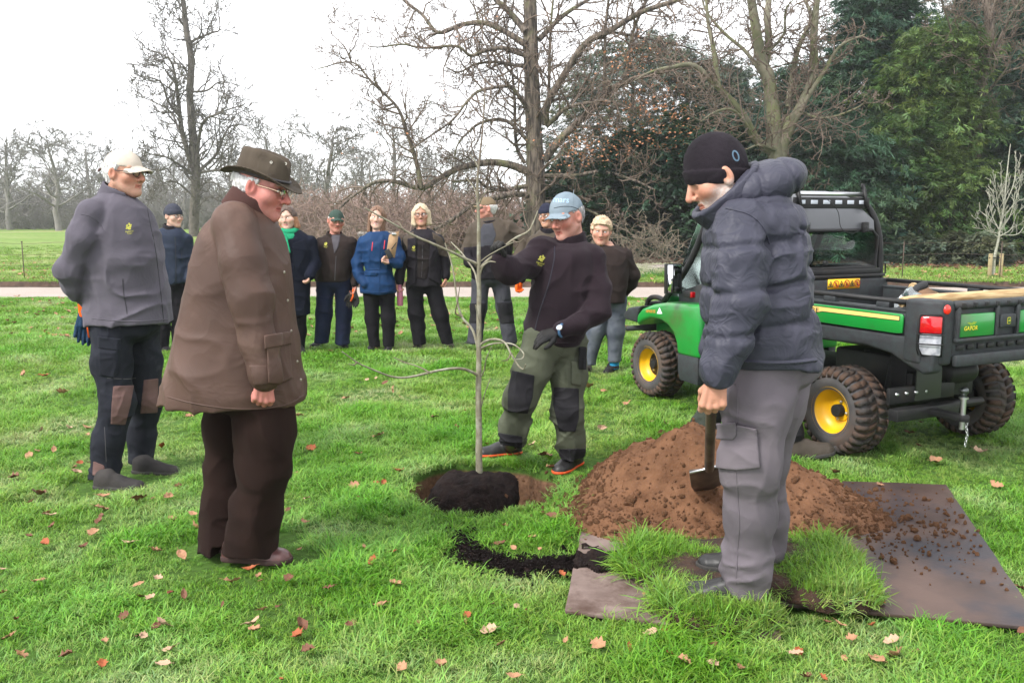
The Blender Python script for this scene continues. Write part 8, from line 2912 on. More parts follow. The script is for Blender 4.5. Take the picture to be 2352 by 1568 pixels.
f.shoe((964, 793), -2, M_boot_brown, h=0.009)
f.shoe((1028, 793), 14, M_boot_brown, h=0.009)
f.hand(f.pt(1024, 636, -0.02), (-0.1, -0.1, -1), (-0.8, -0.3, 0), -1, s=0.95, curl=(0.6, 0.65, 0.7, 0.7), thumb=0.5, h=0.007)
f.hand(f.pt(917, 648, -0.04), (0.05, -0.1, -1), (0.5, -0.8, 0), 1, s=0.95, curl=(0.6, 0.65, 0.7, 0.7), thumb=0.4, h=0.007)
f.finish(torso_inner(f, 969, 540, 590))
b = f.pt(919, 702, -0.07)
MB().lathe([(0.0005, 0.0), (0.031, 0.0), (0.034, 0.006), (0.034, 0.165), (0.028, 0.19), (0.019, 0.205), (0.019, 0.215), (0.021, 0.216), (0.021, 0.24), (0.0005, 0.242)], 20)
bt = thing('drinks_bottle', 'pink metal drinks bottle hanging from the blonde woman\'s hand', 'bottle', tuple(b))
MB().lathe([(0.0005, 0.0), (0.031, 0.0), (0.034, 0.006), (0.034, 0.165), (0.028, 0.19), (0.019, 0.205), (0.019, 0.214)], 20).build('flask', mat('pink_enamel', srgb(196, 118, 142, 0.75), 0.4), bt, smooth=True, autosmooth=50)
MB().lathe([(0.0212, 0.212), (0.0212, 0.238), (0.0005, 0.242)], 20).build('lid', mat('pink_lid', srgb(180, 108, 132, 0.7), 0.5), bt, smooth=True, autosmooth=50)

# 6: man in tan cap looking away to the left
f = Fig('man in tan cap and two-tone jacket looking away to the left', 10.2, (1128, 795), HB, GRP)
f.head(f.pt(1116, 480), frame(-74, 2), dict(skin=SK_RED, red=0.6, old=1, nose=1.1, brow=(0.4, 0.36, 0.34)), 1.03, h=0.007, neck_to=f.pt(1124, 530))
f.headpart('hair', lambda q: hair_short(q, 0.008, -0.055, -0.02, top=0.04), 0.008, M_hair, col=hair_cols((0.6, 0.59, 0.57), (0.42, 0.41, 0.40)))
f.headpart('cap', lambda q: smin(cap_dome(q, 0.004, 0.038, -0.4), cap_brim(q, 0.046, 0.082, 0.078, 6.0, 0.20, 0.004), 0.005), 0.0075, M_cap_tan, ext=0.2, label='tan baseball cap')
f.glasses(M_lens_frame, 0.020, 0.0014)
jk = f.jacket([(508, 1096, 1146, 0.08), (520, 1084, 1162, 0.12), (536, 1076, 1174, 0.15), (570, 1074, 1176, 0.165), (610, 1080, 1170, 0.165), (632, 1082, 1168, 0.165), (640, 1084, 1166, 0.16)],
 [[(1088, 536, -0.02, 0.07), (1072, 580, -0.06, 0.066), (1078, 602, -0.12, 0.060), (1098, 608, -0.17, 0.052)], [(1170, 528, 0, 0.072), (1196, 542, 0.02, 0.070), (1206, 556, 0.0, 0.066), (1186, 596, -0.10, 0.056)]], M_shell_brown, 'jacket', fold=folds(0.010, (7, 7, 8), 12), label='taupe and black waterproof jacket')
f.patch('lower_panel', f.jfn, [(1064, 568), (1110, 564), (1150, 560), (1176, 566), (1172, 648), (1080, 648), (1064, 610)], M_shell_black, 0.005, parent=jk, h=0.0095)
f.patch('front_panel', f.jfn, [(1110, 514), (1132, 512), (1140, 540), (1128, 572), (1104, 572), (1096, 540)], cloth('grey_inner', srgb(84, 84, 92, 0.6)), 0.004, parent=jk, h=0.0095)
ring_collar(f, (1124, 520), -60, 8, 0.10, 0.045, M_shell_black, jk, op=0.03, slope=0.1)
f.seam('zip', f.jfn, [(1112, 560), (1108, 600), (1108, 636)], M_zip_black, 0.005, jk)
tr = f.trousers([[(1104, 640, 0, 0.105), (1100, 705, 0, 0.09), (1090, 785, 0, 0.080)], [(1148, 640, 0.02, 0.105), (1158, 705, 0.02, 0.09), (1172, 786, 0.02, 0.080)]], M_grey_trs, pelvis=((1126, 638, 0), (0.18, 0.14, 0.1)), fold=folds(0.008, (7, 7, 12), 13))
f.patch('knee_patch', f.tfn, [(1078, 696), (1116, 696), (1112, 742), (1076, 742)], M_black_cordura, 0.006, parent=tr, h=0.009)
f.patch('knee_patch', f.tfn, [(1140, 694), (1176, 694), (1182, 742), (1150, 744)], M_black_cordura, 0.006, parent=tr, h=0.009)
f.patch('cargo_pocket', f.tfn, [(1150, 655), (1170, 655), (1172, 688), (1154, 690)], M_grey_trs, 0.014, parent=tr, h=0.009)
f.shoe((1094, 790), -30, M_boot_dark, h=0.009)
f.shoe((1172, 792), 10, M_boot_dark, h=0.009)
f.finish(torso_inner(f, 1124, 525, 570))

# 7: woman in navy hat, half hidden behind the man at the sapling
f = Fig('smiling woman in navy knitted hat half hidden behind the man in dark fleece', 10.0, (1255, 816), HB, GRP)
f.head(f.pt(1256, 497), frame(-28, 4, 6), dict(skin=SK_TAN, red=0.4, smile=1.0, teeth=1, open=0.003, old=1, brow=(0.12, 0.09, 0.07)), 0.98, h=0.0065, neck_to=f.pt(1262, 545))
f.headpart('hair', lambda q: hair_short(q, 0.014, -0.05, 0.03, 0.04, 0.008, top=0.05), 0.0075, M_hair, col=hair_cols((0.16, 0.13, 0.11), (0.30, 0.26, 0.22)))
f.headpart('knitted_hat', lambda q: beanie(q, True, 0.012, 0.034, 0.05), 0.008, cloth('navy_knit', srgb(50, 52, 70, 0.62), bump=0.7))
f.glasses(M_lens_frame, 0.022, 0.002)
jk = f.jacket([(534, 1240, 1286, 0.08), (546, 1228, 1300, 0.12), (562, 1220, 1308, 0.145), (600, 1220, 1306, 0.155), (645, 1220, 1306, 0.155), (660, 1222, 1304, 0.15)],
 [[(1226, 560, 0, 0.066), (1206, 600, 0, 0.062), (1196, 640, -0.06, 0.052)], [(1302, 560, 0, 0.066), (1312, 605, 0, 0.062), (1304, 645, 0, 0.05)]], M_shell_brown, 'jacket', fold=folds(0.009, (7, 7, 8), 14))
f.patch('lower_panel', f.jfn, [(1176, 610), (1230, 596), (1300, 590), (1306, 664), (1180, 664)], M_shell_black, 0.005, parent=jk, h=0.0095)
ring_collar(f, (1262, 538), -28, 10, 0.095, 0.055, M_shell_black, jk, op=0.0)
f.trousers([[(1246, 655, 0, 0.10), (1246, 730, 0, 0.085), (1246, 804, 0, 0.074)], [(1284, 655, 0, 0.10), (1284, 730, 0, 0.085), (1284, 804, 0, 0.074)]], M_black_trs, pelvis=((1264, 652, 0), (0.175, 0.13, 0.1)))
f.shoe((1246, 808), -6, M_boot_dark, h=0.009)
f.shoe((1286, 808), 8, M_boot_dark, h=0.009)
w = f.pt(1194, 643, -0.07)
f.hand(w, (-0.15, -0.1, -1), (0.5, -0.8, 0), 1, M_gl_orange, s=1.05, curl=(0.5, 0.55, 0.6, 0.6), thumb=0.4, fat=1.15, h=0.0065, name='orange_glove')
f.finish(torso_inner(f, 1262, 545, 590))

# 8: short-haired older woman in brown fleece and jeans
f = Fig('short-haired older woman in brown fleece and faded jeans, hands behind her back', 8.7, (1385, 856), 0.010, GRP)
f.head(f.pt(1381, 531), frame(-6, 10, -4), dict(skin=srgb(218, 166, 144, 0.62), red=0.6, old=1, smile=0.5, open=0.002, brow=(0.45, 0.33, 0.22)), 1.04, h=0.006, neck_to=f.pt(1394, 588, 0.03))
f.headpart('hair', lambda q: hair_short(q, 0.016, -0.045, 0.070, 0.040, 0.014), 0.007, M_hair, col=hair_cols((0.50, 0.38, 0.26), (0.36, 0.25, 0.16)))
jk = f.jacket([(570, 1376, 1420, 0.08, 0.03), (582, 1364, 1434, 0.12), (600, 1356, 1444, 0.15), (630, 1356, 1444, 0.165), (665, 1358, 1440, 0.165), (688, 1360, 1438, 0.165), (695, 1361, 1437, 0.16)],
 [[(1362, 598, 0, 0.068), (1350, 640, 0.05, 0.062), (1368, 672, 0.15, 0.048)], [(1436, 594, 0, 0.07), (1454, 632, 0.03, 0.066), (1450, 652, 0.08, 0.060), (1428, 680, 0.16, 0.048)]], M_brown_fleece, 'fleece', fold=folds(0.009, (6, 6, 8), 16), label='dark brown fleece jacket')
ring_collar(f, (1393, 578), -6, 16, 0.084, 0.045, M_brown_fleece, jk, op=0.02, dy=0.02)
f.seam('pocket_zip', f.jfn, [(1380, 640), (1394, 660), (1404, 672)], M_zip, 0.004, jk)
f.seam('chest_zip', f.jfn, [(1376, 596), (1392, 600)], M_zip_black, 0.003, jk)
f.trousers([[(1378, 690, 0, 0.105), (1368, 760, 0, 0.085), (1352, 834, 0.02, 0.07)], [(1416, 690, 0, 0.105), (1414, 760, 0, 0.085), (1411, 828, 0, 0.066)]], M_jeans, 'jeans', pelvis=((1398, 690, 0.02), (0.165, 0.14, 0.1)), fold=folds(0.007, (7, 7, 12), 17))
MB()
f.mesh('sock', MB().tube([f.pt(1411, 822, 0), f.pt(1411, 846, 0)], 0.046, 14), mat('blue_sock', srgb(30, 140, 190, 0.7), 0.9))
f.shoe((1352, 846), -10, M_boot_brown, 0.25, 0.046, 0.09, h=0.008)
f.shoe((1411, 852), -26, M_boot_dark, 0.25, 0.046, 0.10, h=0.008, ankle=(1411, 842, 0))
f.finish(torso_inner(f, 1394, 580, 630))

# 9: person walking behind the man in the padded jacket (only the legs show)
M_olive2 = cloth('grey_green_trousers', srgb(98, 104, 94, 0.62))
f = Fig('person striding behind the man in the padded jacket, only legs and boot showing', 5.75, (1720, 1050), 0.010)
f.head(f.pt(1742, 500), frame(100, 20), dict(skin=SK_TAN), 1.0, h=0.01, neck_to=f.pt(1735, 580))
f.headpart('hair', lambda q: hair_short(q), 0.01, M_hair, col=(0.1, 0.08, 0.06))
f.jacket([(575, 1712, 1760, 0.08), (600, 1695, 1785, 0.16), (660, 1690, 1790, 0.2), (740, 1690, 1790, 0.2), (800, 1692, 1790, 0.2)],
 [[(1725, 620, -0.16, 0.07), (1720, 700, -0.2, 0.065), (1760, 780, -0.2, 0.05)], [(1740, 620, 0.16, 0.07), (1740, 700, 0.2, 0.065), (1790, 780, 0.15, 0.05)]], M_navy_jkt)
tr = f.trousers([[(1728, 805, 0.08, 0.11), (1650, 900, 0.10, 0.092), (1614, 985, 0.16, 0.082), (1602, 1018, 0.2, 0.076)], [(1748, 805, -0.10, 0.11), (1792, 905, -0.12, 0.088), (1812, 985, -0.10, 0.074), (1816, 1006, -0.10, 0.070)]], M_olive2, pelvis=((1738, 800, 0), (0.17, 0.19, 0.12)), fold=folds(0.007, (6, 6, 10), 18))
f.patch('knee_patch', f.tfn, [(1640, 900), (1690, 900), (1670, 985), (1640, 985)], M_black_cordura, 0.005, parent=tr)
f.patch('cuff_band', f.tfn, [(1775, 960), (1850, 955), (1860, 1010), (1790, 1020)], M_black_cordura, 0.005, parent=tr)
f.shoe((1596, 1042), 75, M_boot_brown, 0.29, 0.052, 0.10, h=0.008, ankle=(1606, 1012, 0.2))
hq = P(1800, 1058, 5.63)
f.shoe((1800, 1058), 84, cloth('grey_brown_boot', srgb(80, 73, 66, 0.7), rough=0.7, wrinkle=0), 0.32, 0.062, 0.135, h=0.007, ankle=(1816, 998, -0.10), pitch=-10, z=float(hq[2]))
f.finish(f.inner + [[tuple(f.pt(1735, 560)) + (0.045,), tuple(f.pt(1738, 640)) + (0.08,)]])
# ---------------------------------------------------------------- boards under the dug soil
M_board = mat('rusty_board', srgb(112, 88, 78, 0.46), 0.55, srgb(76, 58, 52, 0.46), 3.2, bump=0.25, bscale=60, spec=0.4, wear=(srgb(50, 50, 60, 0.55), 2.2, 0.45, 0.66))
M_board2 = mat('pale_dirty_board', srgb(150, 130, 122, 0.56), 0.8, srgb(116, 96, 88, 0.54), 7, bump=0.4, bscale=50, wear=(srgb(84, 60, 48, 0.55), 6.0, 0.46, 0.66))

def slab(poly, z0, z1, name, m, label, sub=10, seed=1):
 """thick sheet with a slightly uneven edge"""
 poly = np.asarray(poly, float)
 pts = []
 n = len(poly)
 for i in range(n):
  for t in np.linspace(0, 1, sub, endpoint=False):
   pts.append(poly[i] * (1 - t) + poly[(i + 1) % n] * t)
 pts = np.array(pts)
 w = np.stack([pts[:, 0], pts[:, 1], np.zeros(len(pts))], -1)
 pts = pts + 0.006 * np.stack([vnoise(w, 5, seed), vnoise(w, 5, seed + 2)], -1)
 c = pts.mean(0)
 mb = MB()
 mb.prism([tuple(q - c) for q in pts], 2, z0, z1)
 o = mb.build(name, m, None, bevel=0.003)
 o.location = (c[0], c[1], 0)
 return tag(o, label, 'board')
slab(BOARD_B, 0.006, 0.020, 'ground_board', M_board2, 'pale dirty board under the soil heap, its near corner bare on the grass', seed=3)
slab(BOARD_A, 0.0215, 0.036, 'ground_board', M_board, 'large dark rust-stained board on the grass right of the soil heap', seed=5)
ZB = 0.036

# ---------------------------------------------------------------- soil heap
M_soil = mat('dug_soil', srgb(132, 95, 70, 0.58), 0.97, srgb(102, 71, 51, 0.56), 9, bump=1.0, bscale=42, bdist=0.012, spec=0.1, wear=(srgb(146, 108, 82, 0.52), 4, 0.5, 0.8))
xs = np.arange(0.12, 2.25, 0.0135)
ys = np.arange(3.95, 5.62, 0.0135)
def heap_z(x, y):
 p = np.stack([x, y, 0 * x], -1)
 h = heap_h(x, y)
 lump = 0.075 * fbm(p, 3.6, 3, 15) - 0.05 * np.clip(vnoise(p, 2.6, 33) - 0.35, 0, 1) + 0.022 * fbm(p, 9, 3, 5) + 0.014 * np.abs(vnoise(p, 22, 3)) + 0.009 * np.abs(vnoise(p, 48, 7))
 hh = h + np.clip(h / 0.06, 0, 1) * lump + np.clip(h / 0.02, 0, 1) * 0.012
 return np.where(h > 0.002, hh, -0.06) + 0.012
HEAP_O = np.array([0.98, 4.62, 0.0])
v, f = tensor(xs, ys, heap_z)
keep = (v[f][:, :, 2] > -0.03).any(1)
f = f[keep]
used = np.unique(f)
remap = np.full(len(v), -1)
remap[used] = np.arange(len(used))
heap = thing('soil_heap', 'heap of crumbly red-brown soil dug from the planting hole', 'soil', tuple(HEAP_O))
link('soil', mesh_np('soil', v[used] - HEAP_O, remap[f]), heap, M_soil)
M_clod = mat('soil_clods', srgb(150, 109, 81, 0.78), 0.97, srgb(128, 92, 66, 0.74), 1.2, bump=0.8, bscale=6, bdist=0.3, spec=0.1)
def clod(seed):
 g = np.random.default_rng(seed)
 bm = bmesh.new()
 bmesh.ops.create_icosphere(bm, subdivisions=2, radius=1.0)
 V = np.array([q.co[:] for q in bm.verts])
 F = np.array([[w.index for w in q.verts] for q in bm.faces])
 bm.free()
 V = V * (1 + 0.42 * vnoise(V, 1.5, seed)[:, None] + 0.2 * vnoise(V, 3.7, seed + 1)[:, None]) * np.array([1, g.uniform(0.7, 1), g.uniform(0.55, 0.85)])
 return (V, [F], None)
clods = [clod(s) for s in (3, 9, 14, 21)]
g = np.random.default_rng(101)
n = 16000
x, y = g.uniform(0.15, 2.2, n), g.uniform(4.0, 5.5, n)
h = heap_h(x, y)
edge = np.exp(-(h / 0.10) ** 2)
k = (h > 0.004) & (g.random(n) < 0.16 + 0.75 * edge)
x, y = x[k], y[k]
sz = np.clip(g.lognormal(-5.5, 0.62, len(x)), 0.0025, 0.032)
z = heap_z(x, y) + sz * 0.25
# crumbs scattered over the board on the right and in front
n2 = 650
cx = 1.62 + np.abs(g.normal(0, 0.36, n2))
cy = 4.35 + g.normal(0, 0.33, n2)
ok = inside(BOARD_A, cx, cy) & (heap_h(cx, cy) < 0.01)
cx, cy = cx[ok], cy[ok]
s2 = np.clip(g.lognormal(-5.2, 0.55, len(cx)), 0.0025, 0.022)
x, y, z, sz = np.concatenate([x, cx]), np.concatenate([y, cy]), np.concatenate([z, ZB + s2 * 0.4]), np.concatenate([sz, s2])
# spill over the grass to the left
n3 = 420
cx = 0.42 - np.abs(g.normal(0, 0.13, n3)) * 1.0
cy = 4.62 + g.normal(0, 0.22, n3)
s3 = np.clip(g.lognormal(-5.0, 0.5, n3), 0.003, 0.02)
x, y, z, sz = np.concatenate([x, cx]), np.concatenate([y, cy]), np.concatenate([z, gh(cx, cy) + 0.018]), np.concatenate([sz, s3])
n = len(x)
co = scatter('clods', clods, np.stack([x, y, z], -1) - HEAP_O, g.uniform(0, 6.28, (n, 3)), sz, g.integers(0, 4, n), M_clod, parent=heap)
co['kind'] = 'stuff'

# ---------------------------------------------------------------- cut turves
M_turf_soil = mat('turf_soil', srgb(78, 54, 40, 0.62), 0.95, srgb(52, 36, 28, 0.62), 14, bump=1.0, bscale=40, bdist=0.02)
long_tufts = [blade_tuft(22, 0.035, 0.05, 0.115, 0.0042, 0.8, s) for s in (21, 22, 23)]
def turf(px, zb, th, label, seed, dens=1500):
 g = np.random.default_rng(seed)
 poly = np.array([G(u, v, zb + th * 0.6)[:2] for u, v in px])
 poly = spline(np.vstack([poly, poly[:1]]), 4)[:-1]
 c = poly.mean(0)
 t = thing('turf', label, 'turf', (c[0], c[1], zb))
 lo, hi = poly.min(0) - 0.05, poly.max(0) + 0.05
 pc = poly - c
 def fn(p):
  s = poly_sd(pc, p[:, 0], p[:, 1]).astype(f32) + 0.022 * vnoise(p, 11, seed) + 0.010 * vnoise(p, 26, seed + 1)
  top = th + 0.018 * vnoise(p * np.array([1, 1, 0], f32), 6, seed + 2)
  return smax(smax(s, (p[:, 2] - top).astype(f32), 0.03), (-p[:, 2]).astype(f32), 0.004)
 v_, f_ = mesh_sdf(fn, (*(lo - c), -0.03), (*(hi - c), th + 0.06), 0.013)
 link('soil', mesh_np('soil', v_, f_), t, M_turf_soil)
 n = int(dens * np.prod(hi - lo))
 x, y = g.uniform(lo[0], hi[0], n), g.uniform(lo[1], hi[1], n)
 sd = poly_sd(poly, x, y)
 k = (sd < 0.010) & (shoe_dist(x, y) > 0.085)
 x, y, sd = x[k], y[k], sd[k]
 zt = th + 0.018 * vnoise(np.stack([x - c[0], y - c[1], 0 * x], -1), 6, seed + 2) - 0.012 - np.clip((sd + 0.02) / 0.03, 0, 1) * 0.035
 # blades near the rim lean outwards
 cx, cy = x - c[0], y - c[1]
 a = np.arctan2(cy, cx)
 rim = np.clip((sd + 0.07) / 0.08, 0, 1) * 0.9
 rot = np.stack([g.normal(0, 0.2, len(x)) - rim * np.sin(a), g.normal(0, 0.2, len(x)) + rim * np.cos(a), g.uniform(0, 6.28, len(x))], -1)
 rot[:, 2] *= (1 - rim)
 tone = np.clip(g.normal(1.0, 0.14, len(x)), 0.6, 1.4)
 o = scatter('grass', long_tufts, np.stack([cx, cy, zt], -1), rot, g.uniform(0.6, 1.15, len(x)) * np.clip(shoe_dist(x, y) / 0.26, 0.4, 1), g.integers(0, 3, len(x)), M_grass, parent=t, attrs=np.stack([tone * 1.0, tone, tone * 0.85], -1))
 o['kind'] = 'stuff'
 return t
turf([(1428, 1290), (1458, 1256), (1560, 1240), (1690, 1240), (1740, 1262), (1700, 1330), (1620, 1345), (1520, 1335), (1465, 1318)], 0.022, 0.060, 'ragged cut turf with long grass just below the soil heap', 111)
turf([(1742, 1262), (1800, 1245), (1900, 1240), (1950, 1275), (1980, 1330), (2005, 1385), (1930, 1392), (1830, 1370), (1770, 1345), (1735, 1310)], 0.037, 0.065, 'ragged cut turf lying on the edge of the large dark board', 112)
turf([(1500, 1350), (1550, 1345), (1640, 1350), (1760, 1372), (1785, 1400), (1765, 1432), (1640, 1442), (1570, 1425), (1515, 1395)], 0.022, 0.052, 'ragged cut turf under the near black boot', 113)

# ---------------------------------------------------------------- dark compost spilt on the grass
M_peat = mat('dark_compost', srgb(44, 34, 32, 0.6), 0.97, srgb(28, 22, 22, 0.6), 20, bump=1.0, bscale=70, bdist=0.012, spec=0.1, wear=(srgb(72, 56, 48, 0.6), 30, 0.60, 0.75))
lo, hi = PEAT_LINE.min(0) - 0.2, PEAT_LINE.max(0) + 0.2
xs, ys = np.arange(lo[0], hi[0], 0.010), np.arange(lo[1], hi[1], 0.010)
def peat_h(x, y):
 p = np.stack([x, y, 0 * x], -1)
 d = dist_line(PEAT_LINE, x, y)
 along = np.clip((x - PEAT_LINE[0, 0]) / (PEAT_LINE[-1, 0] - PEAT_LINE[0, 0]), 0, 1)
 w = 0.055 + 0.035 * along + 0.045 * np.exp(-((along - 0.92) / 0.12) ** 2) + 0.055 * vnoise(p, 9, 2) + 0.05 * vnoise(p, 22, 6)
 t = np.clip(1 - d / np.maximum(w, 0.01), 0, 1)
 return np.where(t > 0.03, 0.002 + 0.026 * t ** 0.6 * (0.7 + 0.6 * vnoise(p, 7, 9)) + 0.016 * np.abs(vnoise(p, 30, 3)) + 0.010 * np.abs(vnoise(p, 62, 4)), -0.05)
v, f = tensor(xs, ys, lambda x, y: np.where(peat_h(x, y) > 0, peat_h(x, y) + np.maximum(gh(x, y), np.where(inside(BOARD_B, x, y), 0.018, -1)), -0.05))
keep = (v[f][:, :, 2] > -0.02).sum(1) >= 3
f = f[keep]
used = np.unique(f)
remap = np.full(len(v), -1)
remap[used] = np.arange(len(used))
pc_ = np.array([*PEAT_LINE.mean(0), 0.0])
peat = thing('spilt_compost', 'trail of dark compost spilt on the grass before the planting hole', 'compost', tuple(pc_))
link('compost', mesh_np('compost', v[used] - pc_, remap[f]), peat, M_peat)
g = np.random.default_rng(121)
n = 3000
t = g.random(n)
kk = np.clip((t * (len(PEAT_LINE) - 1)).astype(int), 0, len(PEAT_LINE) - 2)
q = PEAT_LINE[kk] + (PEAT_LINE[kk + 1] - PEAT_LINE[kk]) * (t * (len(PEAT_LINE) - 1) - kk)[:, None] + g.normal(0, 0.062, (n, 2))
hz = np.maximum(peat_h(q[:, 0], q[:, 1]), 0.012) + gh(q[:, 0], q[:, 1])
s = np.clip(g.lognormal(-5.5, 0.5, n), 0.002, 0.014)
o = scatter('crumbs', clods, np.stack([q[:, 0], q[:, 1], hz + 0.004], -1) - pc_, g.uniform(0, 6, (n, 3)), s, g.integers(0, 4, n), M_peat, parent=peat)
o['kind'] = 'stuff'

# ---------------------------------------------------------------- the sapling with its root ball
YS = 5.10
M_sap = mat('sapling_bark', srgb(152, 146, 124, 0.66), 0.75, srgb(120, 114, 94, 0.66), 30, bump=0.35, bscale=90, stretch=(1, 1, 0.4), wear=(srgb(176, 176, 158, 0.66), 14, 0.5, 0.7))
M_sap_tip = mat('young_shoot', srgb(104, 84, 74, 0.62), 0.6, srgb(128, 120, 100, 0.62), 12)
RB = np.array([P(1090, 1120, 4.98)[0], 4.98, 0.0])
sap = thing('sapling', 'young bare tree being planted, its root ball sunk in the dug hole', 'sapling', tuple(RB))
def rootball(p):
 x, y, z = p[:, 0], p[:, 1], p[:, 2]
 r = np.hypot(x, y * 1.02)
 d = r - 0.245 - 0.02 * vnoise(p, 6, 2)
 top = 0.035 + 0.045 * np.clip(1 - r / 0.25, 0, 1) + 0.018 * vnoise(p, 9, 5)
 d = smax(d.astype(f32), (z - top).astype(f32), 0.12)
 d = smax(d, (-0.40 - z).astype(f32), 0.05)
 return d - 0.020 * np.abs(vnoise(p, 16, 3)) - 0.012 * np.abs(vnoise(p, 45, 6))
v_, f_ = mesh_sdf(rootball, (-0.36, -0.36, -0.45), (0.36, 0.36, 0.18), 0.0105)
link('root_ball', mesh_np('root_ball', v_, f_), sap, M_peat)
def sprig(name, px, r0, r1, m, dy=(0, 0), parent=None, n=8, sub=7):
 k = len(px)
 w = np.linspace(0, 1, k)
 pts = np.array([P(u, v, YS + dy[0] + (dy[1] - dy[0]) * w[i]) for i, (u, v) in enumerate(px)])
 pts = spline(pts, sub)
 pts = pts + 0.0016 * np.stack([vnoise(pts, 22, s) for s in (1, 2, 3)], -1)
 rad = np.linspace(r0, r1, len(pts)) * (1 + 0.10 * np.maximum(vnoise(pts, 26, 8), 0))
 mb = MB().tube(pts - RB, rad, n)
 return mb.build(name, m, parent or sap, smooth=True, autosmooth=60)
tk = sprig('trunk', [(1102, 1120), (1101, 1095), (1100, 1000), (1099, 900), (1100, 800), (1100, 700), (1100, 600), (1099, 500), (1097, 440)], 0.0222, 0.0075, M_sap, n=14)
sprig('leader', [(1097, 442), (1097, 410), (1101, 370), (1108, 300), (1113, 230), (1115, 178)], 0.0073, 0.0030, M_sap_tip, n=8)
BR = [([(1097, 607), (1060, 590), (1030, 575), (960, 545), (900, 512), (862, 491), (838, 477)], 0.010, 0.0038, (0, -0.25)),
  ([(1098, 863), (1080, 852), (1050, 846), (1000, 852), (940, 866), (900, 865), (860, 850), (820, 832), (785, 807)], 0.0105, 0.0034, (0, -0.35)),
  ([(1098, 800), (1085, 757), (1062, 730), (1050, 690), (1044, 640), (1036, 600), (1022, 558)], 0.0095, 0.0038, (0, 0.15)),
  ([(1098, 660), (1090, 625), (1061, 582), (1036, 556)], 0.0075, 0.0034, (0, 0.30)),
  ([(1102, 616), (1120, 598), (1137, 585), (1176, 552), (1212, 532), (1224, 512), (1235, 484)], 0.0115, 0.0035, (0, 0.06)),
  ([(1102, 632), (1110, 612), (1124, 601), (1138, 602)], 0.0065, 0.0035, (0, -0.08)),
  ([(1102, 792), (1118, 782), (1138, 779), (1159, 786), (1174, 812), (1189, 838), (1202, 847), (1207, 836)], 0.0095, 0.0034, (0, -0.20)),
  ([(1103, 800), (1130, 790), (1166, 788), (1188, 796), (1203, 812), (1198, 824), (1180, 826)], 0.0065, 0.0028, (0, -0.25)),
  ([(1104, 866), (1112, 850), (1118, 820), (1130, 796)], 0.0045, 0.0022, (0, -0.12)),
  ([(1105, 935), (1110, 915), (1118, 890), (1127, 868)], 0.0045, 0.0022, (0, -0.10)),
  ([(1104, 600), (1125, 585), (1160, 566), (1180, 556)], 0.0045, 0.0024, (0, -0.12)),
  ([(1098, 460), (1088, 430), (1070, 408)], 0.0045, 0.0022, (0, 0.1)), ([(1100, 470), (1110, 450), (1124, 432)], 0.0045, 0.0022, (0, -0.1)),
  ([(1100, 388), (1092, 372), (1080, 356)], 0.0035, 0.0018, (0, 0.1)), ([(1103, 352), (1112, 340), (1118, 330)], 0.0032, 0.0018, (0, -0.06)),
  ([(1098, 770), (1103, 750), (1096, 720), (1092, 700)], 0.0055, 0.003, (-0.05, -0.1))]
bobs = []
for px, r0, r1, dy in BR:
 bobs.append(sprig('branch', px, r0 * 0.86, r1 * 0.9, M_sap, dy))
for k, px, dy in ((1, [(985, 854), (960, 842), (930, 832), (903, 820)], (-0.15, -0.05)), (2, [(1062, 728), (1046, 718), (1052, 690), (1056, 655)], (0.05, 0.0)), (0, [(925, 525), (915, 510), (905, 512)], (-0.16, -0.14)), (4, [(1176, 552), (1190, 556), (1204, 548)], (0.03, -0.05)), (6, [(1174, 812), (1166, 826), (1152, 828)], (-0.14, -0.2)), (1, [(820, 832), (812, 838), (800, 836)], (-0.31, -0.33))):
 sprig('twig', px, 0.0045, 0.002, M_sap_tip, dy, parent=bobs[k])

# ---------------------------------------------------------------- spade
SPT = SPADE_HAND + np.array([-0.006, 0.045, -0.040])
SPB = P(1628, 1110, 4.24)
ax = unit(SPB - SPT)
spade = thing('spade', 'long wooden-handled spade stuck in the soil heap', 'spade', tuple(SPB))
L_ = np.linalg.norm(SPB - SPT)
def along_s(t):
 return SPT + ax * t - SPB
M_ash = mat('ash_handle', srgb(196, 144, 74, 0.7), 0.6, srgb(168, 116, 56, 0.7), 14, stretch=(3, 3, 0.6))
M_spsteel = mat('worn_steel', (0.060, 0.050, 0.045), 0.5, (0.14, 0.11, 0.09), 12, metallic=0.5, bump=0.3, bscale=60)
MB().tube([along_s(-0.03), along_s(0.0), along_s(0.35)], [0.016, 0.017, 0.018], 12).build('handle', M_ash, spade, smooth=True, autosmooth=60)
MB().tube([along_s(0.22), along_s(0.6), along_s(L_ - 0.26)], [0.0195, 0.0205, 0.022], 12).build('socket', M_spsteel, spade, smooth=True, autosmooth=60)
sd_ = unit(np.cross(ax, np.array([0, 1.0, 0])))
sd_ = unit(np.array([1.0, 0.35, 0]) - ax * (np.array([1.0, 0.35, 0]) @ ax))
nr = np.cross(ax, sd_)
mb = MB()
rows_ = []
for t, w, b in ((-0.27, 0.088, 0.0), (-0.20, 0.090, 0.004), (0.0, 0.084, 0.006), (0.10, 0.070, 0.004)):
 rows_.append([ax * t + sd_ * w * s + nr * (b - 0.012 * abs(s)) for s in (-1, -0.5, 0, 0.5, 1)])
V_ = np.array(rows_).reshape(-1, 3)
off = nr * 0.0035
n_ = len(V_)
fs = [(r * 5 + c, r * 5 + c + 1, (r + 1) * 5 + c + 1, (r + 1) * 5 + c) for r in range(3) for c in range(4)]
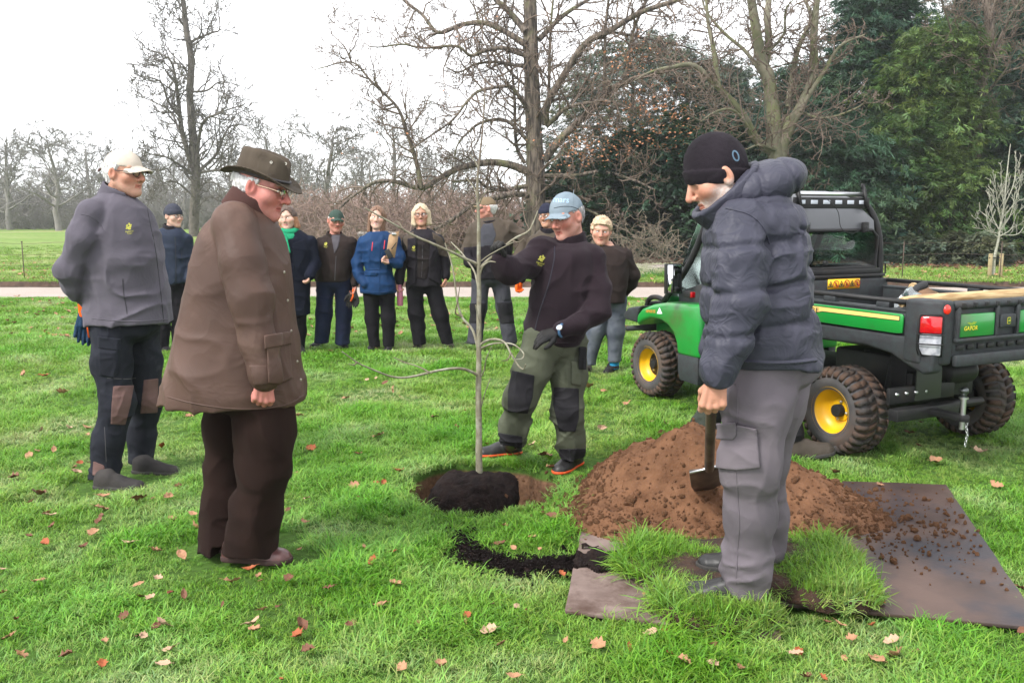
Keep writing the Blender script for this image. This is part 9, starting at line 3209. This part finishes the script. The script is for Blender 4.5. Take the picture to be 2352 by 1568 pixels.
mb.add(np.vstack([V_ + off, V_ - off]), fs + [tuple(n_ + i for i in q[::-1]) for q in fs] + [(c + 1, c, n_ + c, n_ + c + 1) for c in range(4)] + [(15 + c, 16 + c, n_ + 16 + c, n_ + 15 + c) for c in range(4)] + [((r + 1) * 5, r * 5, n_ + r * 5, n_ + (r + 1) * 5) for r in range(3)] + [(r * 5 + 4, (r + 1) * 5 + 4, n_ + (r + 1) * 5 + 4, n_ + r * 5 + 4) for r in range(3)])
bl = mb.build('blade', M_spsteel, spade)
MB().tube([ax * -0.272 - sd_ * 0.09, ax * -0.272 + sd_ * 0.09], 0.006, 8).build('tread', M_steel, bl, smooth=True)

# ---------------------------------------------------------------- fallen leaves
def leaf_mesh(seed, kind):
 g = np.random.default_rng(seed)
 n, m = 9, 5
 V = []
 L0 = 1.0
 curl, fold_, twist = g.uniform(0.3, 1.1), g.uniform(0.2, 0.9), g.normal(0, 0.5)
 for i in range(n):
  t = i / (n - 1)
  w = math.sin(math.pi * min(1, t ** 0.8)) ** 0.75 * (0.30 if kind == 0 else 0.40)
  if kind == 1:
   w *= 1 + 0.32 * math.sin(t * 19)
  if kind == 2:
   w *= 0.55
  for j in range(m):
   s = -1 + 2 * j / (m - 1)
   x = (t - 0.5) * L0
   y = s * w
   z = curl * (x * x) * 0.9 + fold_ * abs(y) * 0.8 + 0.05 * g.normal() + 0.02
   a = twist * x
   V.append((x, y * math.cos(a) - z * math.sin(a) * 0.3, z * math.cos(a) + y * math.sin(a)))
 F = [(i * m + j, (i + 1) * m + j, (i + 1) * m + j + 1, i * m + j + 1) for i in range(n - 1) for j in range(m - 1)]
 V = np.array(V)
 V[:, 2] -= V[:, 2].min()
 mb = MB()
 mb.add(V, F)
 o_ = len(V)
 mb.tube([(-0.5, 0, V[2, 2]), (-0.62, 0.01, V[2, 2] + 0.02), (-0.74, 0.05, V[2, 2] + 0.03)], [0.014, 0.012, 0.010], 4)
 return mb.mesh('fallen_leaf', True)
LM = [leaf_mesh(s, k) for s, k in ((1, 0), (2, 1), (3, 0), (4, 2), (5, 1), (6, 0), (7, 2), (8, 1))]
leaf_cols = [('pale tan', srgb(196, 150, 114, 0.66), srgb(164, 118, 84, 0.66)), ('orange-brown', srgb(184, 98, 50, 0.70), srgb(146, 80, 50, 0.68)), ('dull brown', srgb(130, 86, 62, 0.7), srgb(104, 66, 46, 0.7)), ('bleached', srgb(212, 178, 150, 0.68), srgb(186, 148, 118, 0.68)), ('rust-red', srgb(146, 78, 52, 0.66), srgb(116, 60, 42, 0.66))]
LMAT = []
for nm, c1, c2 in leaf_cols:
 m_ = mat('leaf_' + nm.replace('-', '_').replace(' ', '_'), c1, 0.7, c2, 30, bump=0.4, bscale=60, bdist=0.002)
 LMAT.append((nm, m_))
LEAF = {}
for ci, (nm, m_) in enumerate(LMAT):
 for li, me in enumerate(LM):
  q = me.copy()
  q.materials.clear()
  q.materials.append(m_)
  LEAF[ci, li] = q
g = np.random.default_rng(131)
# noted in the photograph: (u, v, colour, length in grid pixels)
noted = [(572, 1313, 1, 36), (662, 1337, 2, 30), (755, 1354, 2, 30), (604, 1400, 0, 26), (286, 1411, 2, 30), (150, 1498, 2, 34), (213, 1226, 0, 34), (104, 1248, 1, 34), (418, 1272, 0, 36), (90, 1132, 2, 40), (108, 1178, 0, 26), (322, 1150, 2, 38), (232, 1172, 0, 42), (238, 1142, 0, 30), (396, 1192, 0, 22), (446, 1212, 0, 28), (365, 1330, 3, 24), (318, 1338, 0, 28), (320, 1364, 2, 24), (855, 1296, 1, 44), (900, 1272, 1, 30), (716, 1030, 1, 28), (686, 958, 0, 26), (918, 1082, 1, 32), (1186, 1388, 3, 26), (1208, 1398, 0, 18), (925, 1524, 0, 34), (1152, 1470, 2, 26), (1070, 1422, 0, 16), (1178, 1546, 0, 40), (1523, 1442, 1, 22), (1445, 1478, 1, 30), (1486, 1364, 0, 22), (1572, 1520, 0, 36), (1958, 1468, 0, 30), (2004, 1436, 1, 24), (2025, 1388, 1, 36), (2060, 1510, 0, 50), (2164, 1442, 2, 26), (1940, 1510, 0, 18), (1835, 1496, 1, 26), (1890, 1560, 1, 24), (2345, 1450, 2, 30), (2148, 1058, 0, 40), (2250, 1036, 3, 36), (1914, 1082, 2, 34), (2278, 976, 1, 26), (2088, 992, 2, 24), (1278, 1032, 0, 30), (1262, 1050, 0, 28), (1352, 892, 0, 34), (1388, 900, 0, 20), (1440, 930, 0, 26), (1380, 980, 3, 30), (870, 1000, 0, 30), (1098, 912, 3, 22), (1000, 960, 2, 24), (140, 900, 0, 30), (102, 862, 1, 26), (55, 858, 0, 28), (112, 770, 1, 26), (68, 1046, 0, 32), (124, 1034, 0, 26), (370, 1025, 1, 30), (198, 982, 0, 26), (210, 1058, 2, 22), (336, 978, 0, 18), (436, 960, 0, 20), (84, 1034, 0, 20), (32, 1092, 2, 28), (700, 1200, 0, 24), (880, 1110, 1, 22), (864, 1104, 1, 18), (1048, 984, 0, 24), (1180, 1256, 0, 22), (1222, 1230, 0, 22), (1128, 1380, 2, 18), (1290, 1312, 1, 20), (240, 1468, 0, 20), (4, 1360, 0, 26), (36, 1420, 2, 26), (1300, 1466, 0, 22), (960, 1430, 0, 20), (1640, 1480, 2, 22), (1700, 1530, 0, 24), (2290, 850, 0, 22), (2200, 890, 2, 20)]
ZN = [(120, 1000, 'left of the man in grey fleece'), (330, 1190, 'in front of the man in grey fleece'), (120, 1400, 'at the left edge of the foreground'), (400, 1420, 'in the left foreground'), (700, 1360, 'just before the hat man\'s shoes'), (800, 1000, 'between the hat man and the sapling'), (900, 1230, 'left of the planting hole'), (950, 1480, 'in the middle foreground'), (1250, 1420, 'before the spilt compost'), (1500, 1500, 'before the pale board'), (1800, 1500, 'before the turf under the boot'), (2150, 1510, 'before the large dark board'), (2200, 1040, 'behind the vehicle'), (1450, 960, 'behind the soil heap'), (1400, 860, 'beside the front wheel'), (1000, 860, 'below the watching group'), (760, 740, 'at the feet of the watching group'), (1250, 740, 'on the lawn behind the sapling'), (60, 760, 'near the path at the left'), (2250, 800, 'on the lawn right of the cargo box'), (1270, 1040, 'by the boots near the sapling'), (2290, 1290, 'right of the large dark board')]
def zones(u, v):
 return min(ZN, key=lambda q: (q[0] - u) ** 2 + (1.6 * (q[1] - v)) ** 2)[2]
leaves = [(u, v, c, l) for u, v, c, l in noted]
taken = np.array([(u, v) for u, v, _, _ in noted], float)
tries = 0
while len(leaves) < 262 and tries < 6000:
 tries += 1
 u = g.uniform(-10, 2362)
 v = 705 + 860 * g.random() ** 1.15
 Y = G(u, v)[1]
 q = G(u, v)
 if inside(BOARD_A, q[0], q[1]) or inside(BOARD_B, q[0], q[1]) or hole_r(q[0], q[1]) < 1.2 or heap_h(q[0], q[1]) > 0.0 or dist_line(PEAT_LINE, q[0], q[1]) < 0.15:
  continue
 leaves.append((u, v, int(g.choice(5, p=[0.40, 0.10, 0.24, 0.22, 0.04])), g.uniform(0.030, 0.075) * FPX / Y))
for u, v, ci, l in leaves:
 z = 0.030 if not (inside(BOARD_A, *G(u, v)[:2])) else ZB
 q = G(u, v, z)
 li = int(g.integers(0, 8))
 o = bpy.data.objects.new('fallen_leaf', LEAF[ci, li])
 COL.objects.link(o)
 o.location = (q[0], q[1], z + float(gh(q[0], q[1])) * (z < 0.035) + g.uniform(-0.004, 0.008))
 s = l * q[1] / FPX * 1.0
 o.scale = (s, s, s)
 o.rotation_euler = (g.normal(0, 0.35), g.normal(0, 0.30), g.uniform(0, 6.28))
 size = 'small' if s < 0.05 else ('large' if s > 0.075 else 'mid-sized')
 tag(o, '%s %s %s leaf, %s' % (size, LMAT[ci][0], ('oval', 'lobed', 'oval', 'narrow', 'lobed', 'oval', 'narrow', 'lobed')[li], zones(u, v)), 'leaf', 'fallen leaves scattered over the lawn')
by = {}
for o in bpy.data.objects:
 if o.name.startswith('fallen_leaf'):
  by.setdefault(o['label'], []).append(o)
for lb, os_ in by.items():
 if len(os_) > 1:
  for k, o in enumerate(sorted(os_, key=lambda q: q.location.x / q.location.y)):
   o['label'] = lb + ', %s from left' % ordinal(k)
# leaf litter further off, too small to tell apart
n = 1400
y = np.concatenate([g.uniform(11, 16.8, 500), g.uniform(20, 27, n - 500)])
x = g.uniform(-1, 1, n) * 0.6 * y
lt_ = []
for k in (0, 1, 3):
 me = LM[k]
 co_ = np.zeros(len(me.vertices) * 3, np.float32)
 me.vertices.foreach_get('co', co_)
 fq = [np.array([p.vertices[:] for p in me.polygons if len(p.vertices) == 4])]
 lt_.append((co_.reshape(-1, 3), fq, None))
zz = np.where(y < 17, gh(x, y) + 0.03, meadow_h(x, y) + 0.035)
o = scatter('leaf_litter', lt_, np.stack([x, y, zz], -1), np.stack([g.normal(0, 0.3, n), g.normal(0, 0.3, n), g.uniform(0, 6.28, n)], -1), g.uniform(0.05, 0.10, n), g.integers(0, 3, n), LMAT[0][1])
o['kind'] = 'stuff'
tag(o, 'thin scatter of small dead leaves on the far grass', 'leaves')
# litter along the foot of the bed
n = 900
x = g.uniform(3.0, 17, n)
y = bed_front(x) + np.abs(g.normal(0, 0.8, n)) * g.choice([-1, 1], n)
o = scatter('bed_litter', lt_, np.stack([x, y, meadow_h(x, y) + 0.05], -1), np.stack([g.normal(0, 0.3, n), g.normal(0, 0.3, n), g.uniform(0, 6.28, n)], -1), g.uniform(0.06, 0.12, n), g.integers(0, 3, n), LMAT[2][1])
o['kind'] = 'stuff'
tag(o, 'brown leaf litter along the edge of the evergreen bed', 'leaves')
# ---------------------------------------------------------------- winter haze
hm = bpy.data.materials.new('haze_air')
hm.use_nodes = True
hn = hm.node_tree
hn.nodes.clear()
ho_ = hn.nodes.new('ShaderNodeOutputMaterial')
hv = hn.nodes.new('ShaderNodeVolumePrincipled')
hv.inputs['Color'].default_value = (0.93, 0.95, 1.0, 1)
hv.inputs['Density'].default_value = 0.0007
hv.inputs['Anisotropy'].default_value = 0.3
hn.links.new(hv.outputs[0], ho_.inputs['Volume'])
haze = MB().box((0, 360, 9.0), (1000, 780, 20.4)).build('haze', hm)
haze['kind'] = 'stuff'
tag(haze, 'thin grey winter haze over the park', 'haze')
